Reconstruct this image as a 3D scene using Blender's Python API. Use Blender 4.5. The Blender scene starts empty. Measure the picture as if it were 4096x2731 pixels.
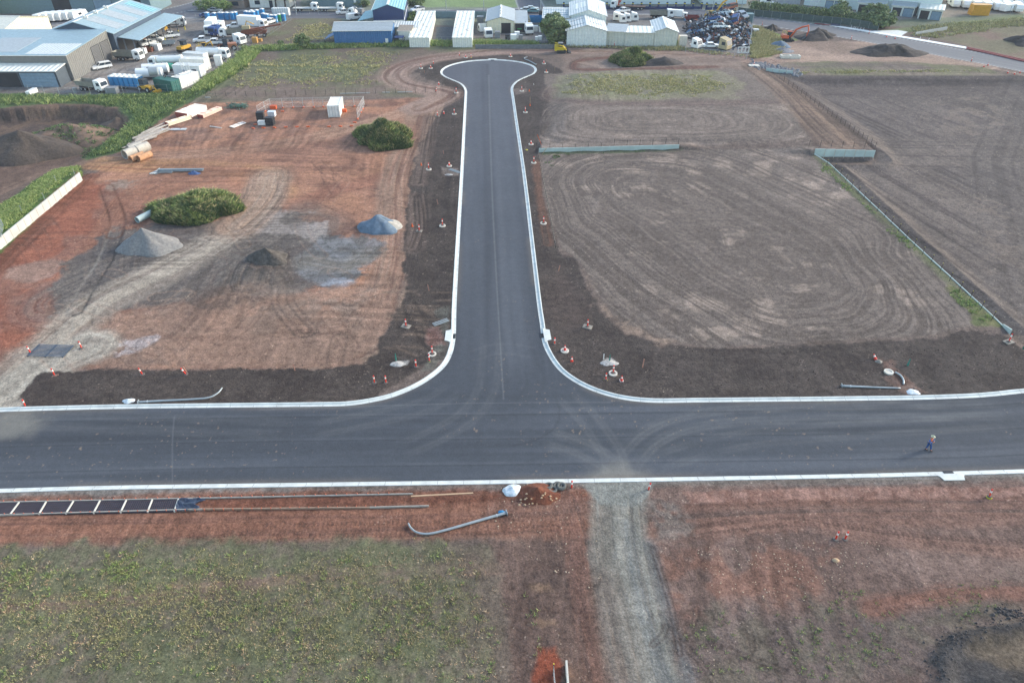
import bpy, bmesh, math, random
import numpy as np
from mathutils import Vector, Matrix
R = math.radians
# ---------------------------------------------------------------- camera, sky, sun, exposure
PITCH = R(36.6); F = 2750.0; CH = 50.0
scn = bpy.context.scene
cam = bpy.data.objects.new('camera', bpy.data.cameras.new('camera'))
scn.collection.objects.link(cam); scn.camera = cam
cam.location = (0, 0, CH); cam.rotation_euler = (R(90)-PITCH, 0, 0)
cam.data.sensor_width = 36; cam.data.lens = F/4096*36
cam.data.clip_start = 0.5; cam.data.clip_end = 9000
SUN_EL, SUN_AZ = R(24), R(68)      # azimuth from +Y (view direction) towards +X
world = bpy.data.worlds.new('World'); scn.world = world; world.use_nodes = True
nt = world.node_tree
sky = nt.nodes.new('ShaderNodeTexSky'); sky.sky_type = 'NISHITA'; sky.sun_disc = False
sky.sun_elevation = SUN_EL; sky.sun_rotation = SUN_AZ
nt.links.new(sky.outputs[0], nt.nodes['Background'].inputs[0])
nt.nodes['Background'].inputs[1].default_value = 0.15
sl = bpy.data.lights.new('sun', 'SUN'); sl.energy = 1.5; sl.angle = R(13); sl.color = (1, .955, .89)
so = bpy.data.objects.new('sun', sl); scn.collection.objects.link(so)
sd = Vector((math.sin(SUN_AZ)*math.cos(SUN_EL), math.cos(SUN_AZ)*math.cos(SUN_EL), math.sin(SUN_EL)))
so.rotation_euler = sd.to_track_quat('Z', 'Y').to_euler(); so.location = (0, 0, 100)
scn.view_settings.view_transform = 'Standard'; scn.view_settings.look = 'None'
scn.view_settings.gamma = 1; scn.view_settings.exposure = EXPO = 1.52
scn.render.engine = 'CYCLES'

GAIN = (1.45, 1.55, 1.75)          # how bright a level surface of albedo 1 shows in this light
def lin(v):
    v = v/255.0
    return v/12.92 if v <= .04045 else ((v+.055)/1.055)**2.4
def C(r, g, b):                    # surface colour that shows as (r, g, b) in this light
    return tuple(min(.85, lin(c)/k) for c, k in zip((r, g, b), GAIN))
rng = random.Random(4)
# ---------------------------------------------------------------- plan coordinates
SP, CP = math.sin(PITCH), math.cos(PITCH)
def G0(px, py, z=0.0):
    a = (px-2048)/F; b = (py-1365.5)/F
    t = (CH-z)/(SP+b*CP)
    return (a*t, t*(CP-b*SP))
def G(px, py, dz=0.0):
    x, y = G0(px, py)
    for _ in range(6):
        x, y = G0(px, py, H(x, y)+dz)
    return Vector((x, y, H(x, y)))
def Q(pts): return [G0(a*1.7415, b*1.7415) for a, b in pts]      # traced on a 2352-wide print
def PX(pts): return [G0(a, b) for a, b in pts]

_T = np.random.RandomState(7).rand(257, 257).astype(np.float32)
_T[256] = _T[0]; _T[:, 256] = _T[:, 0]
def vn(x, y, s=0):                 # value noise 0..1
    x = np.asarray(x, np.float32)+s*17.31; y = np.asarray(y, np.float32)+s*9.77
    xi = np.floor(x).astype(np.int64); yi = np.floor(y).astype(np.int64)
    fx = x-xi; fy = y-yi; fx = fx*fx*(3-2*fx); fy = fy*fy*(3-2*fy)
    xi &= 255; yi &= 255
    return (_T[xi, yi]*(1-fx)+_T[xi+1, yi]*fx)*(1-fy)+(_T[xi, yi+1]*(1-fx)+_T[xi+1, yi+1]*fx)*fy
def fbm(x, y, s=0, o=4):
    t = 0; a = .5; n = 0
    for i in range(o):
        t = t+a*vn(x*2**i, y*2**i, s+i*3); n += a; a *= .55
    return t/n
def sm(x, a, b):
    t = np.clip((x-a)/(b-a), 0, 1); return t*t*(3-2*t)
def sdf(X, Y, poly):               # negative inside
    P = np.array(poly, np.float32); n = len(P)
    d = np.full(X.shape, 1e9, np.float32); ins = np.zeros(X.shape, bool)
    for i in range(n):
        x0, y0 = P[i]; x1, y1 = P[(i+1) % n]
        ex, ey = x1-x0, y1-y0; L = ex*ex+ey*ey+1e-9
        t = np.clip(((X-x0)*ex+(Y-y0)*ey)/L, 0, 1)
        d = np.minimum(d, (X-x0-t*ex)**2+(Y-y0-t*ey)**2)
        if y0 != y1:
            c = ((y0 > Y) != (y1 > Y)) & (X < (x1-x0)*(Y-y0)/(y1-y0)+x0)
            ins ^= c
    d = np.sqrt(d)
    return np.where(ins, -d, d)
def pline(X, Y, pts):              # (signed lateral offset, distance along)
    P = np.array(pts, np.float32)
    bd = np.full(X.shape, 1e9, np.float32); S = np.zeros_like(bd); T = np.zeros_like(bd); acc = 0
    for i in range(len(P)-1):
        x0, y0 = P[i]; ex, ey = P[i+1]-P[i]; L = math.hypot(ex, ey)+1e-6
        t = np.clip(((X-x0)*ex+(Y-y0)*ey)/(L*L), 0, 1)
        dx = X-x0-t*ex; dy = Y-y0-t*ey; d = dx*dx+dy*dy
        m = d < bd
        bd = np.where(m, d, bd)
        S = np.where(m, np.sqrt(d)*np.sign(ex*dy-ey*dx), S); T = np.where(m, acc+t*L, T); acc += L
    return S, T
def smooth(pts, n=6):              # Catmull-Rom through traced points
    out = []; m = len(pts)
    for i in range(m-1):
        p = [np.array(pts[max(0, min(m-1, i+k))], float) for k in (-1, 0, 1, 2)]
        for j in range(n):
            t = j/n
            out.append(tuple(.5*(2*p[1]+(p[2]-p[0])*t+(2*p[0]-5*p[1]+4*p[2]-p[3])*t*t+(3*p[1]-p[0]-3*p[2]+p[3])*t**3)))
    out.append(tuple(pts[-1])); return out
# ---------------------------------------------------------------- lie of the land
PIT = Q([(-160, 262), (0, 250), (60, 246), (140, 240), (200, 243), (262, 250), (300, 268), (285, 300), (225, 345), (120, 400), (0, 450), (-160, 520)])
WALL_L = PX([(330, 722), (0, 1000), (-500, 1440)])       # white panel wall, bottom line
BANK_L = [WALL_L[0], WALL_L[1], WALL_L[2], (WALL_L[2][0]-14, WALL_L[2][1]), (WALL_L[0][0]-11, WALL_L[0][1]+2), (WALL_L[0][0]-2, WALL_L[0][1]+3)]
FWY = G0(3400, 642, -1.3)[1]
FWL = (G0(3251, 591, .75)[0], FWY); FWR = (G0(3500, 598, .75)[0], FWY)      # stepped wall between the lots
DG = [FWL]+[G0(a, b, .1) for a, b in [(3315, 650), (3499, 822), (3640, 956), (3783, 1087), (3965, 1255), (4012, 1300)]]
MIDLOT = PX([(2155, 611), (2715, 598), (3000, 606)])+[(FWL[0], FWY-.02), (FWR[0], FWY-.02)]+PX([(3430, 530), (3130, 305), (3050, 250), (2700, 250), (2260, 290), (2180, 420), (2165, 560)])
LOWLOT = [FWL, FWR]+PX([(3430, 530), (3130, 303), (4096, 300), (4600, 360), (4700, 1500), (4095, 1400)])+DG[:0:-1]
def HV(X, Y):
    X = np.asarray(X, np.float32); Y = np.asarray(Y, np.float32)
    h = np.zeros(X.shape, np.float32)
    def reg(poly, pad, fn):
        P = np.array(poly); m = (X > P[:, 0].min()-pad) & (X < P[:, 0].max()+pad) & (Y > P[:, 1].min()-pad) & (Y < P[:, 1].max()+pad)
        if m.any(): h[m] += fn(sdf(X[m], Y[m], poly), X[m], Y[m])
    reg(PIT, 8, lambda d, x, y: -2.6*sm(-d+1.2*(fbm(x*.5, y*.5, 5)-.5), -.2, 2.4))
    reg(BANK_L, 4, lambda d, x, y: 1.4*sm(-d, -.05, .3)*np.clip(1-(pline(x, y, WALL_L)[0].__abs__()-3)/8, 0, 1))
    def ledge(lines):
        def f(d, x, y):
            near = 0
            for l in lines: near = np.maximum(near, np.clip(1-(np.abs(pline(x, y, l)[0])-1)/6, 0, 1))
            return np.maximum(sm(-d, 0, 6), sm(-d, -.1, .3)*near)
        return f
    reg(MIDLOT, 4, lambda d, x, y: .65*ledge([MIDLOT[0:2], MIDLOT[3:5]])(d, x, y))
    reg(LOWLOT, 4, lambda d, x, y: -1.3*ledge([LOWLOT[0:2], DG])(d, x, y))
    return h
def H(x, y): return float(HV(np.array([x]), np.array([y]))[0])
# ---------------------------------------------------------------- the ground sheet: a grid that gets coarser with distance
pyf = list(np.arange(2731+160, -70, -2.9))
ysf = [G0(2048, p)[1] for p in pyf]
ys = [-150, -60, -20, 0, 8, 14, 18, 21]+[y for y in ysf if y > 22]
y = ys[-1]
while y < 5200: y *= 1.05; ys.append(y)
us = [-5200, -4200, -3400, -3000, -2750, -2600, -2480, -2400]+list(np.arange(-2330, 2331, 2.9))+[2400, 2480, 2600, 2750, 3000, 3400, 4200, 5200]
ys = np.array(ys, np.float32); us = np.array(us, np.float32)/F
dep = np.maximum(ys, 20)*CP+CH*SP
NR, NC = len(ys), len(us)
X = (dep[:, None]*us[None, :]).ravel().astype(np.float32); Y = np.repeat(ys, NC).astype(np.float32)
Z = HV(X, Y)
N = len(X); COL = np.zeros((N, 3), np.float32); REG = np.zeros(N, np.int8)
WX = fbm(X*.35, Y*.35, 21)-.5; WF = fbm(X*1.7, Y*1.7, 22, 3)-.5      # edge wander, coarse and fine
REGN = ['ground']
def reg_id(n):
    if n not in REGN: REGN.append(n)
    return REGN.index(n)
def box(pts, pad):
    P = np.array(pts)
    return np.nonzero((X > P[:, 0].min()-pad) & (X < P[:, 0].max()+pad) & (Y > P[:, 1].min()-pad) & (Y < P[:, 1].max()+pad))[0]
def mix(i, c, a):
    c = np.array(c, np.float32)
    COL[i] += (c-COL[i])*a[:, None]
def fill(poly, c, soft=.5, warp=1.0, amt=1.0, reg=None, patch=None, c2=None, ps=.12, seed=0):
    i = box(poly, soft+warp+1)
    if not len(i): return
    d = sdf(X[i], Y[i], poly)+warp*(WX[i]*2.2+WF[i]*.8)
    a = sm(-d, -soft, soft)*amt
    if patch is not None:          # only where a noise field passes the level
        n = fbm(X[i]*ps, Y[i]*ps, 40+seed, 5); a = a*sm(n, patch-.06, patch+.06)
    mix(i, C(*c), a)
    if c2:
        n = fbm(X[i]*ps, Y[i]*ps, 60+seed, 5); mix(i, C(*c2), a*sm(n, .42, .62)*.8)
    if reg is not None: REG[i[d < 0]] = reg_id(reg)
def band(pts, w, c, amt=1.0, soft=.6, f=2.2, c2=None, lo=.35, rel=0.0, fl=.04, warp=.5, seed=0, reg=None, sm_=True):
    """streaky strip that follows a line: wheel marks and blade marks run along it"""
    if sm_: pts = smooth(pts)
    i = box(pts, w+2)
    if not len(i): return
    S, T = pline(X[i], Y[i], pts)
    e = sm(-(np.abs(S)-w/2+warp*(WX[i]*2+WF[i])), -soft, soft)
    k = i[e > 0]; S = S[e > 0]; T = T[e > 0]; e = e[e > 0]
    if not len(k): return
    n = .6*vn(S*f, T*fl, seed+80)+.4*vn(S*f*2.7, T*fl*2.3, seed+81)
    mix(k, C(*c), e*amt*(lo+(1-lo)*sm(n, .3, .62)))
    if c2: mix(k, C(*c2), e*amt*.8*sm(1-n, .5, .72))
    if rel: Z[k] += (.55*rel*(n-.5)*2*e).astype(np.float32)
    if reg is not None: REG[k[e > .5]] = reg_id(reg)
def ruts(pts, c, amt=.6, gauge=1.9, w=.45, dark=None, n=1, spread=.8, rel=-.03):
    pts = smooth(pts)
    for q in range(n):
        off = (q-(n-1)/2)*spread
        i = box(pts, 4+n)
        S, T = pline(X[i], Y[i], pts)
        for g in (-gauge/2, gauge/2):
            a = np.exp(-((S-off-g+.3*(vn(T*.08, T*0, 3)-.5))/(w/2))**2)
            m = a > .03; a = a[m]*amt*(.5+.8*vn(T[m]*.25, S[m]*0+q, 9))
            mix(i[m], C(*(c if dark is None or g < 0 else dark)), np.clip(a, 0, 1)); Z[i[m]] += rel*a
def plough(quad, ca, cb, f=1.3, reg=None, amt=.75, pw=3.2, rel=.03, seed=0, light=None, lp=.6, seg=None, clip=None):
    """field worked round and round: streaks follow rounded rectangles"""
    i = box(quad, 1); A, B, Cc, D = [np.array(q, np.float32) for q in quad]
    d = sdf(X[i], Y[i], quad); i = i[d < .5]; d = d[d < .5]
    if clip: dc = sdf(X[i], Y[i], clip)+.6*WX[i]; d = np.maximum(d, dc); k = d < .5; i, d = i[k], d[k]
    x, y = X[i], Y[i]                      # invert the bilinear map by a few Newton steps
    u = np.full(len(i), .5, np.float32); v = u.copy()
    for _ in range(7):
        px = A[0]*(1-u)*(1-v)+B[0]*u*(1-v)+Cc[0]*u*v+D[0]*(1-u)*v-x
        py = A[1]*(1-u)*(1-v)+B[1]*u*(1-v)+Cc[1]*u*v+D[1]*(1-u)*v-y
        xu = (B[0]-A[0])*(1-v)+(Cc[0]-D[0])*v; xv = (D[0]-A[0])*(1-u)+(Cc[0]-B[0])*u
        yu = (B[1]-A[1])*(1-v)+(Cc[1]-D[1])*v; yv = (D[1]-A[1])*(1-u)+(Cc[1]-B[1])*u
        det = xu*yv-xv*yu+1e-6
        u = u-(px*yv-py*xv)/det; v = v-(xu*py-yu*px)/det
    U = (u-.5)*2; V = (v-.5)*2
    if seg:                        # laps close in on a line, not a point
        (a0, a1), (b0, b1) = seg; t = np.clip(((U-a0)*(b0-a0)+(V-a1)*(b1-a1))/((b0-a0)**2+(b1-a1)**2), 0, 1)
        U = U-a0-t*(b0-a0); V = V-a1-t*(b1-a1)
    wob = (fbm(x*.03, y*.03, 31+seed)-.5)*.45
    r = (np.abs(U+wob)**pw+np.abs(V+wob*.7)**pw)**(1/pw)
    size = .25*(math.dist(A, B)+math.dist(A, D)); s = r*size; th = np.arctan2(V, U)*size*.5
    n = .34*vn(s*f, th*.10, seed+1)+.46*vn(s*f*2.6, th*.14, seed+2)+.2*vn(s*f*5+x*.15, th*.3, seed+3)
    a = sm(-d, -.4, .4)*amt
    a2 = a*(.45+.55*sm(r, .1, .5)); mix(i, C(*ca), a2*sm(n, .5, .64)); mix(i, C(*cb), a2*.8*sm(1-n, .5, .66))
    if light:
        p = fbm(x*.3+n*.6, y*.3, 50+seed, 5)*.62+.38*fbm(x*.05, y*.05, 33+seed)
        mix(i, C(*light), a*sm(p, lp, lp+.1)*sm(n, .3, .6)*.95)
    Z[i] += (.6*rel*(n-.5)*2*sm(-d, 0, 1)).astype(np.float32)
# ---------------------------------------------------------------- painting the soils (plan coordinates)
COL[:] = C(120, 106, 98)
# ground beyond and yards
fill(Q([(-700, -60), (3200, -60), (3200, 60), (-700, 60)]), (132, 140, 128), 2, 2, c2=(112, 122, 96), ps=.03)
fill(Q([(-500, -20), (690, -20), (690, 38), (640, 60), (548, 122), (440, 212), (200, 226), (-500, 232)]), (146, 144, 142), .6, .6, c2=(128, 120, 114), ps=.06, reg='yard')
fill(Q([(240, 232), (110, 214), (200, 170), (330, 140), (480, 60), (560, 60), (400, 160)]), (126, 115, 106), 2, 2, .7, patch=.45, ps=.1)
band(Q([(120, 205), (260, 165), (420, 110), (500, 60), (560, 45)]), 9, (158, 152, 146), .6, 2, f=.9, c2=(110, 104, 100), seed=1)
# far lots right of the street
fill(Q([(1700, -10), (2352, -20), (2352, 30), (2060, 46), (1960, 62), (1720, 16)]), (158, 152, 146), 1, 1, c2=(140, 132, 120), ps=.05)
fill(Q([(960, -5), (1200, -5), (1195, 17), (960, 17)]), (136, 160, 108), .5, .5, reg='lawn')
fill(Q([(920, 90), (1100, 55), (1560, 20), (1735, 40), (1725, 130), (1560, 112), (1250, 98), (1100, 97)]), (140, 138, 136), .6, .6, c2=(120, 112, 108), ps=.08, reg='yard')
fill(Q([(1000, 97), (1001, 62), (1090, 62), (1086, 97)]), (100, 108, 116), .3, .2)
# waste field, left of the sheds
fill(Q([(660, 40), (760, 36), (790, 50), (770, 100), (640, 112), (560, 118)]), (126, 114, 96), .8, 1.5, c2=(120, 128, 88), ps=.07)
fill(Q([(420, 245), (470, 200), (560, 118), (780, 108), (1200, 100), (1230, 116), (1040, 120), (930, 140), (895, 165), (905, 195), (985, 222), (700, 228)]), (124, 110, 98), .6, 1, c2=(110, 118, 84), ps=.10, reg='rough_field')
fill(Q([(470, 215), (560, 140), (860, 130), (900, 180), (960, 218)]), (112, 120, 86), 1, 2, .75, patch=.5, ps=.16, seed=3)
band(Q([(470, 222), (700, 215), (985, 215)]), 12, (138, 118, 108), .5, 2, f=.8, c2=(106, 96, 86), seed=2)
band(Q([(560, 118), (700, 108), (900, 104), (1100, 101), (1260, 105)]), 5, (118, 138, 84), .9, 1, f=1, c2=(92, 112, 70), seed=3)
band(Q([(600, 152), (760, 155), (880, 150)]), 3, (132, 142, 88), .7, 1, f=.5, seed=4, lo=.1)
# strip behind the cul-de-sac, in front of the sheds
fill(Q([(1240, 106), (1560, 112), (1740, 138), (1760, 150), (1700, 150), (1500, 130), (1250, 112)]), (128, 118, 100), .6, 1, c2=(108, 116, 84), ps=.12)
# far right
fill(Q([(1730, 60), (1830, 92), (1800, 125), (1760, 140), (1720, 138)]), (136, 150, 84), .5, 1, c2=(116, 134, 76), ps=.15, reg='rough_field')
fill(Q([(1795, 95), (2010, 96), (2260, 150), (2420, 190), (2250, 150), (2050, 142), (1740, 142), (1790, 120)]), (172, 148, 132), .7, 1.2, c2=(142, 122, 108), ps=.09)
band(Q([(1600, 122), (1750, 140), (1900, 137), (2080, 139), (2260, 152)]), 7, (184, 158, 140), .9, 1, f=1.2, c2=(160, 134, 116), seed=5)
fill(Q([(1735, 146), (1900, 142), (2080, 143), (2270, 156), (2320, 178), (2100, 176), (1850, 172), (1760, 168)]), (134, 122, 108), .5, 1, c2=(118, 120, 86), ps=.1, reg='drain_swale')
band(Q([(1840, 152), (2000, 151), (2120, 156)]), 5, (112, 100, 98), .75, 1, f=1, seed=6)
fill(Q([(2080, 74), (2352, 44), (2600, 20), (2600, 170), (2352, 140), (2180, 95)]), (136, 114, 100), .8, 1.5, c2=(122, 120, 92), ps=.06, reg='rough_field')
fill(Q([(1980, 75), (2080, 76), (2352, 44), (2352, 34), (2060, 66)]), (118, 130, 88), .6, .8)
# red yard on the left
YARD = Q([(-500, 420), (200, 415), (330, 300), (425, 238), (985, 226), (1010, 236), (975, 300), (952, 400), (935, 520), (930, 640), (890, 740), (820, 842), (90, 852), (-500, 900)])
fill(YARD, (172, 126, 102), .8, 1, c2=(186, 136, 106), ps=.12, reg='dirt_yard')
fill(YARD, (128, 94, 80), .6, .5, .7, patch=.57, ps=.25, seed=5)
fill(Q([(410, 250), (980, 232), (830, 290), (640, 330), (420, 330)]), (138, 110, 98), 1, 2, .6, patch=.5, ps=.3)
fill(Q([(-300, 560), (190, 415), (260, 420), (220, 560), (150, 600), (130, 720), (110, 790), (-20, 860), (-300, 860)]), (168, 100, 74), 1, 2, .8, c2=(152, 114, 98), ps=.2, seed=8)
band(Q([(200, 408), (90, 515), (-40, 640), (-300, 900)]), 4.2, (122, 76, 58), .9, .5, f=1.6, c2=(140, 92, 72), seed=7, sm_=False)
fill(Q([(20, 620), (100, 598), (150, 600), (120, 640), (70, 648), (10, 640)]), (170, 138, 122), .5, .8, .9)
fill(Q([(235, 420), (300, 420), (330, 470), (280, 560), (240, 520)]), (152, 116, 100), 1, 1.5, .8, c2=(128, 84, 66), ps=.5)
fill(Q([(240, 415), (320, 412), (330, 430), (250, 440)]), (158, 142, 128), .4, .6, .7, patch=.5, ps=.8)
# tracks through it
band(Q([(-40, 440), (120, 385), (230, 372), (330, 362), (500, 350), (700, 320), (900, 268), (1010, 228)]), 5.5, (182, 146, 122), .8, 1.2, f=1.7, c2=(140, 106, 88), rel=.06, seed=8)
band(Q([(180, 372), (330, 380), (480, 384), (590, 400), (640, 440)]), 6.5, (190, 142, 98), .85, 1, f=1.5, c2=(160, 108, 76), rel=.05, seed=9)
band(Q([(250, 620), (270, 520), (330, 440), (480, 404), (580, 410), (612, 455), (560, 520)]), 7.5, (162, 112, 88), .8, 1, f=1.5, c2=(126, 86, 70), rel=.08, seed=10)
band(Q([(560, 330), (540, 400), (600, 440), (620, 480)]), 3, (176, 128, 98), .5, 1, f=2)
band(Q([(960, 250), (950, 340), (900, 400), (760, 440), (640, 500), (600, 540)]), 5, (156, 108, 88), .7, 1.2, f=1.4, c2=(118, 84, 72), seed=11, rel=.06)
band(Q([(700, 300), (690, 380), (640, 440)]), 3, (168, 122, 100), .5, 1, f=2.5, seed=12)
band(Q([(985, 240), (955, 320), (925, 420), (925, 560), (900, 680), (850, 780), (700, 836)]), 8.5, (160, 134, 116), .8, 1, f=1.6, c2=(124, 98, 86), rel=.06, seed=13)
# grey spoil in the middle
fill(Q([(150, 600), (230, 560), (262, 522), (340, 520), (520, 505), (640, 480), (700, 500), (760, 540), (850, 560), (840, 640), (700, 672), (560, 700), (400, 700), (250, 720), (110, 730)]), (104, 98, 95), .8, 2, .95, c2=(128, 118, 110), ps=.14, seed=9)
band(Q([(150, 690), (260, 640), (400, 590), (560, 560), (700, 520)]), 13, (126, 118, 112), .6, 2, f=1.6, c2=(84, 80, 80), rel=.08, seed=14)
fill(Q([(600, 490), (690, 480), (760, 520), (740, 555), (640, 545), (590, 520)]), (176, 166, 160), .6, 2, .8, patch=.45, ps=.3, seed=4)
fill(Q([(690, 585), (740, 545), (850, 540), (880, 560), (850, 610), (820, 650), (760, 664), (690, 640)]), (132, 134, 138), .6, 1.6, .9, c2=(100, 97, 94), ps=.5, seed=6)
fill(Q([(720, 655), (770, 640), (820, 640), (800, 662)]), (160, 166, 178), .4, 1, .8)
band(Q([(700, 600), (790, 610), (850, 580)]), 4, (122, 116, 108), .8, 1, f=2, c2=(150, 146, 140), seed=15, rel=.08)
band(Q([(560, 650), (575, 610), (600, 590)]), 8, (88, 84, 80), .7, 1.5, f=2, c2=(122, 108, 96), seed=16, rel=.1)
band(Q([(670, 700), (650, 640), (640, 600)]), 3, (126, 112, 100), .6, 1, f=2.5, seed=17)
fill(Q([(250, 720), (420, 690), (700, 675), (860, 640), (905, 640), (880, 745), (815, 836), (180, 846), (150, 800)]), (166, 132, 112), 1, 2, .85, c2=(138, 112, 98), ps=.2, seed=2)
fill(Q([(430, 680), (560, 640), (620, 680), (560, 720), (440, 720)]), (98, 84, 76), .6, 2, .8, patch=.48, ps=.45, seed=11)
fill(Q([(560, 700), (800, 690), (850, 660), (820, 760), (600, 780)]), (150, 134, 122), 1, 2, .6, patch=.45, ps=.3)
fill(Q([(255, 810), (290, 785), (360, 778), (330, 800), (270, 822)]), (206, 206, 214), .4, 1, .9, patch=.4, ps=.9)
fill(Q([(300, 820), (380, 822), (400, 838), (290, 842)]), (112, 94, 84), .3, .6, .7)
band(Q([(620, 410), (600, 460), (520, 540), (400, 612), (260, 680), (165, 745), (100, 805), (30, 870), (-60, 930)]), 6.6, (182, 170, 154), 1.0, 1.4, f=1.6, c2=(148, 134, 122), lo=.6, rel=.03, seed=18, warp=.8, reg='access_track')
band(Q([(700, 480), (650, 520), (580, 570), (470, 640), (380, 690)]), 6, (130, 120, 112), .5, 2, f=2, c2=(96, 90, 86), rel=.04, seed=61)
band(Q([(620, 400), (612, 440), (585, 480), (540, 520)]), 8, (176, 142, 118), .75, 1.6, f=1.8, c2=(120, 98, 86), rel=.08, seed=62)
band(Q([(560, 690), (640, 740), (760, 780)]), 9, (156, 128, 110), .5, 2, f=2, c2=(128, 104, 92), seed=63)
band(Q([(300, 790), (500, 800), (800, 760)]), 10, (164, 134, 116), .5, 2, f=1.8, c2=(132, 104, 90), seed=64)
band(Q([(420, 400), (600, 350), (820, 340), (900, 300)]), 12, (158, 116, 94), .5, 2, f=1.5, c2=(130, 96, 82), seed=65)
band(Q([(200, 800), (130, 830), (40, 900), (-60, 960)]), 7, (186, 178, 164), .95, 1, f=1, c2=(158, 150, 138), lo=.7, seed=19, reg='access_track')
ruts(Q([(270, 530), (240, 600), (200, 660), (170, 715)]), (150, 142, 132), .7, 2.0, dark=(70, 68, 68))
ruts(Q([(245, 430), (268, 500), (262, 540)]), (110, 74, 58), .7, 2.2)
ruts(Q([(560, 560), (640, 640), (650, 700), (700, 760)]), (76, 70, 66), .4, 2, n=2)
for k in range(90):                # odd wheel marks over the yard
    a = rng.uniform(0, 6.28); px = rng.uniform(60, 900); py = rng.uniform(430, 830)
    if px < 250 and py < 520: continue
    L = rng.uniform(25, 150); cv = rng.uniform(-.35, .35)
    pts = [(px+L*t*math.cos(a+cv*t), py+L*t*.55*math.sin(a+cv*t)) for t in (0, .33, .66, 1)]
    c = rng.choice([(96, 74, 66), (108, 82, 70), (176, 146, 126), (84, 76, 72)])
    ruts(Q(pts), c, rng.uniform(.2, .38), 1.9, .3, rel=-.02)
for k in range(14):
    px = rng.uniform(560, 960); py = rng.uniform(370, 480); a = rng.uniform(.3, 1.6)
    pts = [(px+60*t*math.cos(a), py+60*t*math.sin(a)*.7) for t in (0, .5, 1)]
    ruts(Q(pts), (104, 76, 66), .4, 1.9, .3, rel=-.02)
# excavated pit and stockpile floor on the left
fill(Q([(-500, 236), (-60, 240), (230, 226), (330, 228), (420, 222), (330, 298), (280, 345), (200, 372), (60, 470), (-500, 800)]), (132, 108, 94), .7, 1, c2=(112, 92, 80), ps=.12, reg='pit_floor')
band(Q([(-100, 480), (40, 410), (160, 365), (260, 320), (330, 285)]), 10, (148, 122, 104), .8, 2, f=1.3, c2=(106, 86, 74), rel=.06, seed=20)
fill(Q([(-200, 262), (0, 249), (130, 243), (200, 246), (265, 254), (262, 276), (200, 282), (100, 285), (-200, 300)]), (92, 80, 74), .4, 1, .9, c2=(126, 104, 86), ps=.3)
fill(Q([(-300, 225), (60, 214), (200, 218), (420, 210), (480, 180), (560, 122), (600, 118), (560, 160), (470, 216), (425, 240), (345, 292), (288, 345), (200, 368), (195, 352), (250, 316), (300, 278), (265, 246), (200, 238), (130, 238), (-50, 252), (-300, 262)]), (98, 120, 72), .5, 1, c2=(78, 100, 58), ps=.25, reg='grass_bank')
BANKG = [WALL_L[0], WALL_L[1], WALL_L[2]]
fill(Q([(192, 395), (185, 412), (0, 575), (-300, 830), (-330, 740), (0, 478), (120, 400), (180, 378)]), (96, 128, 62), .5, .8, c2=(76, 104, 52), ps=.3, reg='grass_bank')
# dark topsoil verges
fill(Q([(950, 165), (985, 145), (1060, 130), (1130, 128), (1130, 160), (1075, 210), (1060, 600), (1045, 800), (850, 920), (52, 948), (56, 905), (95, 858), (200, 846), (700, 849), (832, 842), (885, 770), (925, 690), (930, 600), (938, 440), (962, 335), (1005, 270), (1042, 218), (1022, 196), (975, 180)]), (86, 77, 72), .25, .9, c2=(76, 67, 63), ps=.3, reg='topsoil_verge')
fill(Q([(1120, 128), (1200, 126), (1248, 136), (1292, 165), (1285, 200), (1262, 232), (1258, 300), (1250, 330), (1240, 352), (1246, 420), (1262, 500), (1280, 575), (1320, 592), (1342, 640), (1378, 712), (1430, 757), (1520, 787), (1620, 800), (1900, 787), (2150, 774), (2230, 755), (2300, 770), (2420, 840), (2420, 960), (1480, 940), (1240, 850), (1170, 207), (1130, 160)]), (86, 78, 74), .25, .9, c2=(75, 67, 64), ps=.3, reg='topsoil_verge')
fill(Q([(1280, 620), (1340, 680), (1350, 760), (1290, 760), (1262, 660)]), (106, 92, 86), 2, 2, .5)
for pl in ([(955, 450), (960, 520), (945, 570)], [(985, 270), (975, 340), (960, 420)]):
    band(Q(pl), 3.2, (126, 108, 98), .7, .8, f=2.2, c2=(70, 60, 55), seed=22, rel=.05)
for k in range(26):
    px = rng.uniform(880, 1010); py = rng.uniform(670, 800)
    pts = [(px, py), (px+rng.uniform(20, 60), py+rng.uniform(-3, 5)), (px+rng.uniform(60, 95), py+rng.uniform(-4, 20))]
    i_ = Q(pts); band(i_, .35, (130, 112, 98), .6, .2, f=4, warp=.1, lo=.2)
ruts(Q([(940, 700), (975, 770), (1000, 800)]), (66, 58, 54), .6, 1.8)
ruts(Q([(1250, 315), (1275, 290), (1300, 285)]), (134, 118, 106), .6, 1.8)
band(Q([(1232, 372), (1240, 450), (1258, 560)]), 1.6, (122, 90, 74), .8, .4, f=2)
fill(Q([(1005, 715), (1035, 700), (1032, 800), (1000, 850), (960, 860), (985, 815), (1015, 780)]), (112, 112, 104), .3, .8, .8, c2=(92, 84, 80), ps=.6)
fill(Q([(975, 752), (1010, 750), (1022, 790), (990, 795)]), (140, 110, 102), .3, .8, .9, c2=(116, 84, 74), ps=1)
fill(Q([(1012, 383), (1052, 388), (1054, 404), (1014, 402)]), (136, 124, 116), .25, .5, .9)
fill(Q([(1178, 206), (1210, 204), (1205, 216), (1182, 220)]), (132, 120, 114), .25, .5, .8)
fill(Q([(2015, 820), (2050, 830), (2090, 880), (2140, 905), (2080, 908), (2045, 880)]), (130, 108, 98), .3, .9, .9, c2=(110, 82, 70), ps=.8)
fill(Q([(905, 825), (940, 830), (935, 840), (905, 836)]), (170, 168, 166), .15, .4, .9)
fill(Q([(1378, 822), (1400, 818), (1420, 830), (1415, 842), (1385, 838)]), (180, 178, 176), .15, .4, .9, patch=.4, ps=1.5)
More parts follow.
